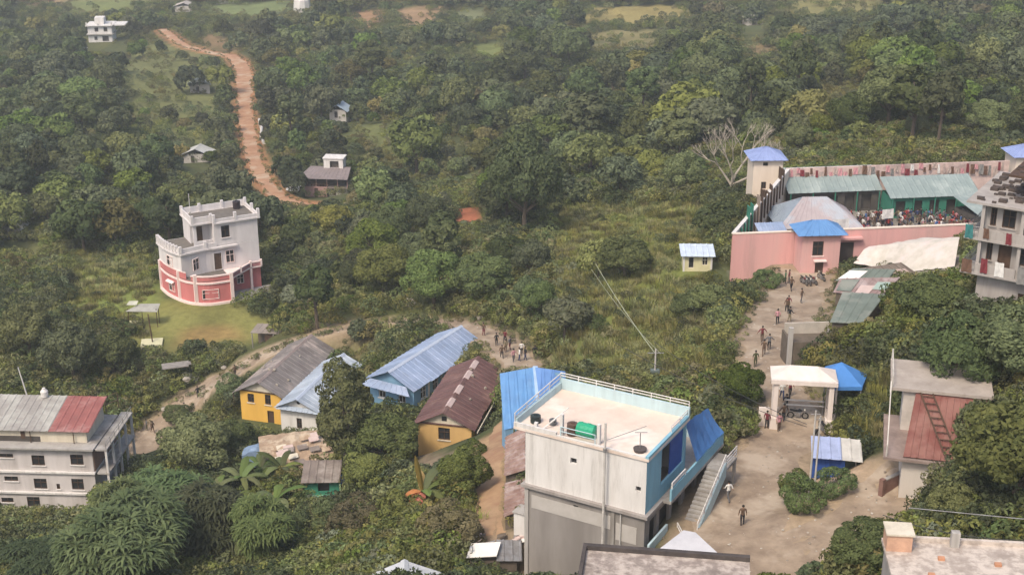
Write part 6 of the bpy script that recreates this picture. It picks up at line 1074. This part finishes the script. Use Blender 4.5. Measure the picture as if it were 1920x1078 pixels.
def banana(u, v, D, sc_, label, lv, n_, group=None, rots=None):
    p = at(u, v, D); t_ = thing('banana_plant', label, 'banana plant', (p.x, p.y, hgt(p.x, p.y)), random.uniform(0, 6), group); t_.scale = (sc_,)*3; o_ = bpy.data.objects.new('stem', BST); C.objects.link(o_); o_.parent = t_
    for i in range(n_):
        o_ = bpy.data.objects.new('leaf', lv[i % len(lv)]); C.objects.link(o_); o_.parent = t_; o_.location = (0, 0, 2.3); a = i*2.39+random.uniform(-.2, .2); el = random.uniform(-.45, .15); o_.rotation_euler = (0, el, a)
        if rots: o_.rotation_euler = rots[i]
    if rots: t_.rotation_euler = (0, 0, 0)
    return t_
bl = ['topmost of the banana clump at bottom left', 'second from top of the clump at bottom left', 'leftmost of the banana clump at bottom left', 'rightmost of the banana clump at bottom left', 'in the middle of the banana clump at bottom left', 'lowest of the banana clump at bottom left', 'beside the brown patched roof hut', 'just below the brown patched roof hut', 'at the left foot of the banana clump']
for i, (u, v, D, s) in enumerate(((455, 930, 152, 1.2), (400, 950, 149, 1.25), (350, 985, 143, 1.3), (520, 985, 143, 1.2), (440, 1000, 140, 1.35), (470, 1060, 131, 1.3), (530, 905, 155, 1.1), (490, 900, 156, 1.05), (370, 1060, 133, 1.2))): banana(u, v, D, s, 'green banana plant with arching leaves, '+bl[i], BLV, 9, 'banana clump')
banana(795, 995, 124, 1.25, 'banana plant with yellow and orange withered leaves left of the lane', [BLY[0], BLV[1], BLY[1], BLV[3], BLY[2], BLY[3], BLV[2], BLY[2], BLV[0]], 9, None, [(0, -.75, 2.55), (0, -.4, 1.0), (0, -.3, 1.8), (0, -.1, .4), (0, .1, 3.3), (0, .2, 3.9), (0, 0, 5.6), (0, .2, 4.6), (0, -.2, 5.0)])
# ---- forest: the nearest trees one by one, the rest beyond as one wood
cx, cy, cr_ = [], [], []
r = np.random.default_rng(5); cand_y = 165+(655-165)*r.random(16000)**.8; cand_x = (r.random(16000)*2-1)*(cand_y*.40+14)
cand_R = np.where(r.random(16000) < .4, r.uniform(1.5, 2.4, 16000), r.uniform(2.4, 4.6, 16000)*np.where(r.random(16000) < .12, 1.35, 1)); cand_z = hgtv(cand_x, cand_y)
dens = cover_at(cand_x, cand_y)*np.clip(.30+1.5*(vnoise(cand_x, cand_y, 30, 21)-.36), .05, .9)
uu, vv, DD = proj(np.stack([cand_x, cand_y, cand_z], -1)); slope_grass = (uu > 1040) & (uu < 1340) & (vv > 385) & (vv < 700); dens = np.where(slope_grass, .0, dens); dens = np.where((vv > 470) & (uu < 1040), dens*.45, dens); dens = np.where((uu > 1340) & (vv > 300), 0, dens); dens = np.where((uu < 560) & (vv > 600), 0, dens); dens = np.where((uu > 90) & (uu < 310) & (vv > 475), 0, dens); dens = np.where(vv < 60, dens*.6, dens)
okm = (r.random(16000) < dens) & ~on_pad(cand_x, cand_y, 2.0) & clear_mask(cand_x, cand_y, cand_z, cand_R, cand_R*2.0) & (vv > -60) & (vv < 640) & (uu > -60) & (uu < 1980)
grid = {}
def far_enough(x, y, R_):
    gx, gy = int(x//8), int(y//8)
    for a in (-1, 0, 1):
        for b_ in (-1, 0, 1):
            for (X, Y, Q) in grid.get((gx+a, gy+b_), ()):
                if (x-X)**2+(y-Y)**2 < (.74*(R_+Q))**2: return False
    return True
for (X, Y, Q) in TREES: grid.setdefault((int(X//8), int(Y//8)), []).append((X, Y, Q))
acc = []
for i in np.nonzero(okm)[0]:
    x, y, R_ = cand_x[i], cand_y[i], cand_R[i]
    if far_enough(x, y, R_): grid.setdefault((int(x//8), int(y//8)), []).append((x, y, R_)); acc.append((x, y, cand_z[i], R_, uu[i], vv[i], DD[i]))
acc.sort(key=lambda q: -(q[3]/q[6]))
def zone(u, v):
    part = 'upper' if v < 130 else 'middle' if v < 250 else 'lower'
    if u < 450 and v < 400: return 'on the %s hillside left of the red dirt road' % part
    if u < 300: return 'in the wood left of the pink house'
    if u < 560: return 'in the wood just behind the pink house'
    if v > 400 and u < 760: return 'on the scrubby slope right of the pink house'
    if v > 400 and u < 1040: return 'on the slope above the road bend'
    if u < 900: return 'in the %s wood right of the red dirt road' % part
    if u < 1330: return 'in the %s part of the central wood' % part
    if u < 1600: return 'in the %s wood behind the left guard tower' % part
    return 'in the %s wood behind the prison sheds' % part
nt_ = 0
for q in acc[:232]:
    x, y, z, R_, u, v, D = q; kd = random.random(); kind = ('slim%d' % random.randrange(3)) if kd < .16 else ('near%d' % random.randrange(4) if D < 230 else ('olive0' if kd > .93 else 'round%d' % random.randrange(6))); sm = R_ < 2.4; bg_ = R_ > 3.5
    lab = ('small ' if sm else 'large ' if bg_ else '')+('slender upright tree ' if kind[:4] == 'slim' else 'olive green tree ' if kind == 'olive0' else 'rounded bushy tree ')+zone(u, v); tree(kind, x, y, R_/(2.3 if kind[:4] == 'slim' else 3.4)*(.8 if kind[:4] == 'slim' else 1), lab, lab.split(' tree ')[0]+' trees '+zone(u, v), None, 'tree', 'tree', random.uniform(.85, 1.15)); nt_ += 1
rest = np.array(acc[232:])
print('trees', nt_, 'rest', len(rest))
# ---- scattered cover (nobody could count it): instanced clumps
def scatter(name, P, sc_, idx, metas):
    colp = bpy.data.collections.new(name+'_clumps')
    for i, (me, extra) in enumerate(metas):
        o_ = bpy.data.objects.new('%s_clump_%02d' % (name, i), me); colp.objects.link(o_)
    me = bpy.data.meshes.new(name); me.vertices.add(len(P)); me.vertices.foreach_set('co', np.asarray(P, np.float32).ravel())
    for nm, tp, val in (('size', 'FLOAT', sc_), ('turn', 'FLOAT', rng.uniform(0, 6.28, len(P))), ('pick', 'INT', idx)):
        a = me.attributes.new(nm, tp, 'POINT'); a.data.foreach_set('value', np.asarray(val, np.float32 if tp == 'FLOAT' else np.int32))
    o_ = bpy.data.objects.new(name, me); C.objects.link(o_); o_['kind'] = 'stuff'
    ng_ = bpy.data.node_groups.new(name, 'GeometryNodeTree'); ng_.interface.new_socket('Geometry', in_out='INPUT', socket_type='NodeSocketGeometry'); ng_.interface.new_socket('Geometry', in_out='OUTPUT', socket_type='NodeSocketGeometry')
    gi, go = ng_.nodes.new('NodeGroupInput'), ng_.nodes.new('NodeGroupOutput'); ci = ng_.nodes.new('GeometryNodeCollectionInfo'); ci.inputs['Collection'].default_value = colp; ci.inputs['Separate Children'].default_value = True; ci.inputs['Reset Children'].default_value = True
    ip = ng_.nodes.new('GeometryNodeInstanceOnPoints'); ip.inputs['Pick Instance'].default_value = True
    def na(nm, tp): q = ng_.nodes.new('GeometryNodeInputNamedAttribute'); q.data_type = tp; q.inputs['Name'].default_value = nm; return q.outputs['Attribute']
    cb = ng_.nodes.new('ShaderNodeCombineXYZ'); ng_.links.new(na('turn', 'FLOAT'), cb.inputs['Z']); er = ng_.nodes.new('FunctionNodeEulerToRotation'); ng_.links.new(cb.outputs[0], er.inputs[0]); ng_.links.new(er.outputs[0], ip.inputs['Rotation'])
    ng_.links.new(na('size', 'FLOAT'), ip.inputs['Scale']); ng_.links.new(na('pick', 'INT'), ip.inputs['Instance Index']); ng_.links.new(gi.outputs[0], ip.inputs['Points']); ng_.links.new(ci.outputs[0], ip.inputs['Instance']); ng_.links.new(ip.outputs[0], go.inputs[0])
    md = o_.modifiers.new('clumps', 'NODES'); md.node_group = ng_; return o_
FARC = [(mk('far_crown', blob_crown(120+i, 3.5, 3.6, .85, 22, 620, .95), [LF_DARK, LF_DARK, LF_MID, LF_DARK, LF_YEL][i]), 0) for i in range(5)] + [(mk('far_crown', blob_crown(130, 2.4, 4.6, 1.6, 20, 520, .85), LF_DARK), 0)]
if len(rest):
    pick = np.where(r.random(len(rest)) < .06, 4, np.where(r.random(len(rest)) < .15, 5, r.integers(0, 4, len(rest)))); tag(scatter('far_wood', rest[:, :3]+np.array([0, 0, -.3]), rest[:, 3]/3.3, pick, FARC), 'far wooded hillside reading as one mass of crowns', 'wood')
BUSH = [(mk('bush', blob_crown(140+i, 1.3, .7, .8, 16, 420, .23, .55, low=-.2, spread=.78, br=(.16, .42)), [LF_SCR, LF_DARK, LF_MID, LF_YEL, LF_SCR, LF_PALE][i]), 0) for i in range(6)]; TUS = [(mk('tussock', tussock(150+i, 110, .75, .03, .9), GRASS), 0) for i in range(3)]
def carpet(nmax, ylo, yhi, seed, Rlo, Rhi, pw=1.0):
    q = np.random.default_rng(seed); y = ylo+(yhi-ylo)*q.random(nmax)**pw; x = (q.random(nmax)*2-1)*(y*.40+10); z = hgtv(x, y); R_ = q.uniform(Rlo, Rhi, nmax); u, v, D = proj(np.stack([x, y, z], -1)); ok = (q.random(nmax) < cover_at(x, y)) & (u > -70) & (u < 1990) & (v > -40) & (v < 1180) & ~on_pad(x, y, .6); ok &= clear_mask(x, y, z, R_, R_*1.3, .9, KPB); return x[ok], y[ok], z[ok], R_[ok], u[ok], v[ok], q
x, y, z, R_, u, v, q = carpet(34000, 62, 270, 31, .7, 1.9)
gr = ((u > 1030) & (u < 1345) & (v > 385) & (v < 720)) | ((u > 1600) & (u < 1700) & (v > 700) & (v < 850)) | ((u > 130) & (u < 300) & (v > 480) & (v < 620)); nz_ = vnoise(x, y, 11, 77)
pk = np.where(nz_ > .57, np.where(q.random(len(x)) < .55, 3, 2), np.where(nz_ < .38, np.where(q.random(len(x)) < .6, 1, 4), np.where(q.random(len(x)) < .08, 5, 0))); sel = ~gr | ((q.random(len(x)) < .10) & (R_ < 1.3)) | (gr & (q.random(len(x)) < .22) & (R_ < 1.0))
tag(scatter('undergrowth', np.stack([x, y, z], -1)[sel], R_[sel]/1.25, pk[sel], BUSH), 'green scrub and bushes covering the slopes', 'undergrowth')
x, y, z, R_, u, v, q = carpet(26000, 75, 262, 33, .5, .9)
gr = ((u > 1030) & (u < 1345) & (v > 385) & (v < 720)) | ((u > 1580) & (u < 1720) & (v > 690) & (v < 870)) | ((u > 120) & (u < 300) & (v > 470) & (v < 640)); sel = gr | (q.random(len(x)) < .12)
tag(scatter('tall_grass', np.stack([x, y, z], -1)[sel], R_[sel]*1.5, q.integers(0, 3, sel.sum()), TUS), 'yellowish tall grass growing over the open slope', 'grass')
x, y, z, R_, u, v, q = carpet(22000, 240, 680, 35, 1.0, 2.2, .8); nz_ = vnoise(x, y, 20, 78); pk = np.where(nz_ > .55, 3, np.where(q.random(len(x)) < .35, 0, np.where(q.random(len(x)) < .5, 1, 2))); R_ = R_*np.clip(1.25-nz_*.8, .45, 1.1); tag(scatter('far_scrub', np.stack([x, y, z], -1), R_/1.2, pk, BUSH), 'scrub filling the gaps of the far hillside', 'scrub')
# stones and weeds on the dirt
import bmesh
STN = []
for i in range(3):
    bm = bmesh.new(); bmesh.ops.create_icosphere(bm, subdivisions=1, radius=.12)
    for v_ in bm.verts: v_.co *= random.uniform(.7, 1.3); v_.co.z *= .6
    me = bpy.data.meshes.new('stone'); bm.to_mesh(me); bm.free(); me.materials.append(mat('road_stone_%d' % i, [(.42, .36, .30), (.28, .235, .19), (.50, .45, .39)][i], None, 3, .95, .2)); STN.append((me, 0))
sx, sy, ss_ = [], [], []
for k_ in ('hill_road', 'prison_road', 'branch_road'):
    for x, y, z, w_ in ROADP[k_]:
        for i in range(6 if k_ != 'hill_road' else 3): a = rng.uniform(-.62, .62); b_ = rng.uniform(0, 6.28); sx.append(x+a*w_*math.cos(b_)); sy.append(y+a*w_*math.sin(b_)); ss_.append(rng.uniform(.3, 1.05)**2)
sx, sy = np.array(sx), np.array(sy); tag(scatter('road_stones', np.stack([sx, sy, hgtv(sx, sy)+.06], -1), np.array(ss_), rng.integers(0, 3, len(sx)), STN), 'small stones scattered over the dirt roads', 'stones')
vx, vy = [], []
for k_ in ('hill_road', 'prison_road', 'branch_road', 'red_road'):
    for x, y, z, w_ in ROADP[k_][::1]:
        if k_ == 'branch_road' or (k_ == 'prison_road' and y < 112): continue
        for i in range(3): a = rng.choice([-1, 1])*rng.uniform(.40, .62); b_ = rng.uniform(-.3, .3); vx.append(x+a*w_*math.cos(b_)); vy.append(y+a*w_*math.sin(b_)+rng.uniform(-.5, .5))
vx, vy = np.array(vx), np.array(vy); tag(scatter('verge_weeds', np.stack([vx, vy, hgtv(vx, vy)], -1), rng.uniform(.12, .45, len(vx)), rng.integers(0, 5, len(vx)), BUSH), 'weeds growing along the edges of the dirt roads', 'weeds')
# ------------------------------------------------------------------ people: one continuous skinned body each, clothes as material zones, hair as a part
SKIN = mat('skin', (0.30, 0.185, 0.125), (0.26, 0.155, 0.105), 4, .6, 0)
CLOTH = {k: mat('wear_'+k, c, None, 5, .9, 0) for k, c in dict(black=(.02, .02, .024), grey=(.14, .14, .15), white=(.70, .68, .65), red=(.30, .04, .04), maroon=(.16, .03, .04), navy=(.03, .045, .12), blue=(.07, .16, .36), green=(.05, .12, .06), khaki=(.22, .18, .11), brown=(.12, .075, .05), pink=(.5, .25, .28), olive=(.07, .075, .035)).items()}
HAIR = mat('hair', (.012, .010, .009), None, 4, .6, 0)
def body_mesh(pose):
    """pose: step (leg swing), arm swing left / right, arm spread, lean, knee bend"""
    st, al, ar, sp, lean, kb = pose; V, E_, Rr = [], [], []
    def add(p, r_, par=None):
        V.append(p); Rr.append(r_)
        if par is not None: E_.append((par, len(V)-1))
        return len(V)-1
    pel = add((0, 0, .93), (.155, .11)); w1 = add((0, lean*.2, 1.08), (.135, .095), pel); ch = add((0, lean*.6, 1.28), (.165, .105), w1); nb = add((0, lean*.9, 1.43), (.10, .08), ch); nk = add((0, lean, 1.49), (.055, .055), nb); hd = add((0, lean*1.08-.01, 1.58), (.075, .09), nk); tp_ = add((0, lean*1.08, 1.68), (.07, .08), hd); add((0, lean*1.08, 1.735), (.035, .04), tp_)
    for s, sw in ((-1, st), (1, -st)):
        hp = add((s*.095, 0, .86), (.095, .10), pel); kn = add((s*.10, -sw*.24-kb, .49), (.065, .068), hp); an = add((s*.105, -sw*.5+(.14 if sw < 0 else 0), .10), (.042, .045), kn); add((s*.115, -sw*.5-.12+(.14 if sw < 0 else 0), .045), (.04, .035), an)
    for s, aw in ((-1, al), (1, ar)):
        sh = add((s*.20, lean*.7, 1.38), (.07, .07), ch); el = add((s*(.25+sp), lean*.6-aw*.1, 1.12), (.048, .05), sh); wr = add((s*(.26+sp*1.6), lean*.5-aw*.3-.06, .90+abs(aw)*.18), (.032, .034), el); pm = add((s*(.265+sp*1.7), lean*.5-aw*.34-.08, .83+abs(aw)*.2), (.026, .036), wr)
        for f in range(4): k1 = add((s*(.265+sp*1.7)+.0, lean*.5-aw*.36-.10+.018*f, .765+abs(aw)*.21+(.012 if f in (0, 3) else 0)), (.009, .009), pm)
        add((s*(.235+sp*1.6), lean*.5-aw*.34-.115, .82+abs(aw)*.2), (.010, .010), pm)
    me = bpy.data.meshes.new('body'); me.from_pydata(V, E_, []); o_ = bpy.data.objects.new('body', me); C.objects.link(o_); md = o_.modifiers.new('skin', 'SKIN'); md.use_smooth_shade = True; ss = o_.modifiers.new('sub', 'SUBSURF'); ss.levels = 1; ss.render_levels = 1
    for i, sv in enumerate(me.skin_vertices[0].data): sv.radius = Rr[i]; sv.use_root = (i == 0)
    dg = bpy.context.evaluated_depsgraph_get(); ev = o_.evaluated_get(dg); out = bpy.data.meshes.new_from_object(ev); bpy.data.objects.remove(o_)
    mi = []
    for p in out.polygons:
        c = p.center; arm = abs(c.x) > .215+sp*.3 and c.z < 1.12+abs(al)*.02
        mi.append(3 if c.z < .09 else 0 if c.z > 1.475 or (arm and c.z < 1.08) else 2 if c.z < .93 else 1)
    out.materials.clear()
    for m in (SKIN, CLOTH['grey'], CLOTH['navy'], CLOTH['black']): out.materials.append(m)
    out.polygons.foreach_set('material_index', mi); return out
POSES = [body_mesh(p) for p in ((0.02, .0, .05, .02, .0, .01), (.55, -.7, .7, .03, -.03, .03), (-.5, .6, -.6, .04, -.05, .03), (.12, .9, .2, .12, -.02, .02), (.1, .1, .1, .16, .02, .01))]
hb_ = MB()
for i in range(5):
    z0, z1 = 1.60+i*.032, 1.60+(i+1)*.032; r0, r1 = [.098, .102, .100, .088, .062, .02][i], [.098, .102, .100, .088, .062, .02][i+1]; hb_.tube((0, .012, z0), (0, .012, z1), r0, r1, 10, True)
HM = hb_.build('hair', HAIR); HAIRME = HM.data; bpy.data.objects.remove(HM)
def person(u, v, D, pose, face, shirt, legs, label, group=None, p=None):
    if p is None: p = at(u, v, D); p = Vector((p.x, p.y, hgt(p.x, p.y)+.05))
    t_ = thing('person', label, 'person', p, R(face), group); b_ = bpy.data.objects.new('body', POSES[pose]); C.objects.link(b_); b_.parent = t_
    for i, m in ((1, CLOTH[shirt]), (2, CLOTH[legs])): b_.material_slots[i].link = 'OBJECT'; b_.material_slots[i].material = m
    h_ = bpy.data.objects.new('hair', HAIRME); C.objects.link(h_); h_.parent = t_; ln = ((.0), -.03, -.05, -.02, .02)[pose]; h_.location = (0, ln*1.08, 0); return t_
PEOPLE = [(1390,1004,104.8,0,180,'brown','black','person in dark brown standing alone in the wide dirt street'),(1364,958,108.5,1,200,'white','grey','person in white top beside the ledge by the blue building stair'),
 (1437,806,120.5,0,150,'maroon','black','person in maroon left of the gateway pillar'),(1447,800,121.5,3,60,'red','grey','person in red just in front of the gateway left pillar'),(1460,808,120,0,20,'pink','brown','person in pink inside the gateway left pillar'),(1468,796,121.8,4,200,'brown','black','person in brown beside the person in pink'),(1473,775,123.5,0,180,'black','grey','person in black under the gateway'),(1465,757,126,2,0,'white','navy','person in white walking up behind the gateway'),(1480,752,126.5,1,180,'maroon','black','person in maroon walking down behind the gateway'),
 (1415,700,133.5,0,10,'olive','olive','person in dark olive at the left edge of the road above the gateway'),(1431,676,137,1,170,'brown','brown','person in brown walking in the middle of the road above the gateway'),(1428,646,141.5,4,190,'maroon','brown','person in maroon with arms out on the prison road'),(1441,664,139,3,170,'grey','black','person in grey behind the brown walker on the prison road'),
 (1457,610,147.5,0,180,'pink','black','person in pink halfway up the prison road'),(1480,604,148.5,3,120,'black','khaki','person in black bending at the right side of the prison road'),(1478,578,153,1,180,'maroon','khaki','person in maroon walking down the upper prison road'),(1475,584,152,2,175,'brown','black','person in brown close behind the maroon walker'),(1503,560,156,4,60,'brown','grey','person in brown at the right verge of the upper prison road'),
 (1484,534,160.5,1,190,'brown','black','person in dark brown walking away from the gatehouse'),(1473,520,163,0,90,'green','black','person in green by the gatehouse left corner'),(1480,519,163.2,0,270,'maroon','grey','person in maroon facing the person in green'),(1566,528,159.5,0,200,'olive','olive','guard in olive standing right of the prison gate'),(1590,524,160.5,0,160,'black','black','person in black beside the guard right of the gate'),
 (907,632,176,0,150,'brown','maroon','person in brown farthest left at the road bend'),(931,652,171.5,0,20,'black','black','person in black at the left side of the gathering'),(947,648,172.5,1,160,'maroon','black','person in maroon behind the person in black'),(941,676,167,2,10,'brown','black','person in dark brown at the front left of the gathering'),(948,664,169,0,200,'khaki','brown','person in khaki in the middle of the gathering'),(956,660,170,4,240,'grey','maroon','person in grey at the back of the gathering'),(963,686,165.5,3,30,'pink','grey','person in pink at the front of the gathering'),(974,684,165.8,0,100,'white','navy','person in white at the front of the gathering'),(985,682,166,0,300,'black','navy','person in black at the right side of the gathering'),(978,672,168,1,190,'white','black','person in white behind the person in pink'),(1003,680,166.5,0,0,'black','black','person in black apart on the grass right of the gathering'),
 (372,750,190,0,30,'black','black','person in black walking on the hill road'),(347,780,188.5,1,210,'grey','black','person in grey lower down the hill road'),(441,705,188,0,200,'brown','black','person in brown where the hill road narrows'),(288,823,187,2,40,'brown','brown','person in brown at the foot of the hill road'),(277,818,187.5,0,120,'grey','olive','person in grey beside the person at the road foot'),(341,786,187.8,0,60,'khaki','grey','person in khaki next to the grey walker on the hill road'),(307,662,197,0,100,'brown','black','person in brown standing at the front edge of the lawn')]
for q in PEOPLE: person(*q[:8])
rr = random.Random(12); wear = ['white', 'grey', 'navy', 'maroon', 'black', 'brown', 'blue', 'pink', 'red', 'khaki']
for i in range(165):
    while True:
        x, y = rr.uniform(16.5, 36), rr.uniform(6.5, 20)
        if not (y > 17.3 and x > 27): break
    if i > 50: x, y = rr.uniform(21, 39), rr.uniform(12.5, 18.8)
    s_ = rr.choice(wear); p = LPR(x, y); person(0, 0, 0, rr.randrange(5), rr.uniform(0, 360), s_, rr.choice(['black', 'navy', 'grey', 'brown']), 'person in %s top among the crowd in the prison yard' % s_, 'crowd in the prison yard', Vector((p.x, p.y, 40.23)))
# washing along the rear wall and in the yard
cw = ['maroon', 'white', 'pink', 'navy', 'brown', 'teal', 'grey', 'dusty beige']; CL.append(mat('cloth_beige', (.48, .38, .34), None, 3, .9, .05))
ex0 = toP(on(1475, 318, 45.7))
for i in range(46):
    k_ = rr.choice([0, 1, 2, 2, 4, 4, 6, 6, 7, 7, 7]); x = ex0[0]+.6+i*.68+rr.uniform(-.1, .1); hh = rr.uniform(.7, 1.5); w_ = rr.uniform(.35, .75); y = ex0[1]-.10-rr.uniform(0, .25); z = 5.5+rr.uniform(-.7, .35)
    tag(cloth(None, (LPR(x, y, z), LPR(x+w_, y, z), hh), CL[k_], 'hanging_cloth'), '%s cloth drying on the prison rear wall' % cw[k_], 'cloth', 'washing on the prison rear wall')
for lab, x, y, z, w_, hh in (('large white sheet hung in the prison yard below the shed gap', 24.3, 14.5, 3.0, 1.7, 1.3), ('white sheet leaning in the prison yard near the grey pink roof', 19.8, 9.0, 2.6, 1.2, 1.6), ('pale sheet hung behind the gatehouse roof', 13.6, 3.6, 5.6, 2.2, 1.8)): tag(cloth(None, (LPR(x, y, z), LPR(x+w_, y+.3, z), hh), CL[1], 'hanging_sheet'), lab, 'sheet')
# motorcycles
TYRE = mat('tyre', (.02, .02, .02), None, 3, .8, 0); RIM = mat('rim', (.4, .4, .4), None, 3, .35, 0, metal=.8)
def torus(R_, r_, n_=16, k=6):
    mb = MB()
    for i in range(n_):
        for j in range(k):
            q = []
            for a, b_ in ((i, j), (i+1, j), (i+1, j+1), (i, j+1)): A, B = 2*math.pi*a/n_, 2*math.pi*b_/k; rr_ = R_+r_*math.cos(B); q.append((0, rr_*math.cos(A), rr_*math.sin(A)+R_+r_))
            mb.quad(*q)
    return mb
def motorcycle(u, v, D, face, m, label):
    p = at(u, v, D); t_ = thing('motorcycle', label, 'motorcycle', (p.x, p.y, hgt(p.x, p.y)+.06), R(face), 'parked motorcycles')
    for y in (-.62, .62):
        w_ = torus(.25, .055).build('wheel', TYRE, t_); w_.location = (0, y, 0); rm = MB().tube((-.03, 0, .305), (.03, 0, .305), .2, .2, 12).build('rim', RIM, w_)
    MB().path([(0, -.62, .3), (0, -.45, .75), (0, -.38, .98)], [.035, .035, .03]).build('fork', RIM, t_); MB().tube((-.33, -.34, 1.0), (.33, -.34, 1.0), .02).build('handlebar', STEEL, t_); MB().path([(0, -.35, .72), (0, -.1, .80), (0, .12, .72)], [.07, .15, .08], 8).build('fuel_tank', m, t_); MB().path([(0, .1, .74), (0, .35, .74), (0, .72, .82)], [.10, .12, .07], 8).build('seat', TYRE, t_); MB().box(-.13, -.2, .25, .13, .2, .6).build('engine', STEEL, t_); MB().tube((0, -.5, .86), (0, -.6, .86), .06, .09, 10).build('headlight', mat('lamp_glass', (.85, .83, .75), None, 3, .2, 0), t_); MB().path([(.14, -.1, .3), (.17, .3, .3), (.17, .75, .38)], .04).build('exhaust', RIM, t_); return t_
MR = mat('bike_maroon', (.16, .03, .03), None, 3, .35, 0); MBk = mat('bike_black', (.02, .02, .025), None, 3, .35, 0)
for q in ((1508, 518, 163, 20, MR, 'maroon motorcycle by the gatehouse, left of the row'), (1516, 518, 163, 15, MBk, 'black motorcycle in the middle of the gatehouse row'), (1525, 517, 163.2, 25, MR, 'maroon motorcycle at the right end of the gatehouse row'), (1541, 507, 164.5, 200, MBk, 'black motorcycle against the wall left of the prison gate'), (1530, 818, 118.5, 150, MBk, 'black motorcycle with pale headlight below the gateway right pillar'), (1541, 806, 120, 190, MBk, 'black motorcycle close behind the one with pale headlight'), (1495, 790, 122.3, 80, MBk, 'black motorcycle parked under the gateway')): motorcycle(*q)
# ------------------------------------------------------------------ haze in the air
hz = MB().box(-2750, -850, float(GZ.min())-1.5, 2750, 3900, max(150.0, float(GZ.max())+3)); hm = bpy.data.materials.new('haze'); hm.use_nodes = True; t = hm.node_tree; t.nodes.clear()
pv = N(t, 'ShaderNodeVolumePrincipled'); pv.inputs['Color'].default_value = (0.82, 0.86, 0.90, 1); pv.inputs['Density'].default_value = 0.00034; pv.inputs['Anisotropy'].default_value = 0.2
om = N(t, 'ShaderNodeOutputMaterial'); t.links.new(pv.outputs[0], om.inputs['Volume']); ho = hz.build('haze', hm); ho['kind'] = 'stuff'
S.cycles.volume_bounces = 1; S.cycles.max_bounces = 6; S.cycles.diffuse_bounces = 3; S.cycles.transmission_bounces = 3; S.cycles.glossy_bounces = 2; S.cycles.use_denoising = True
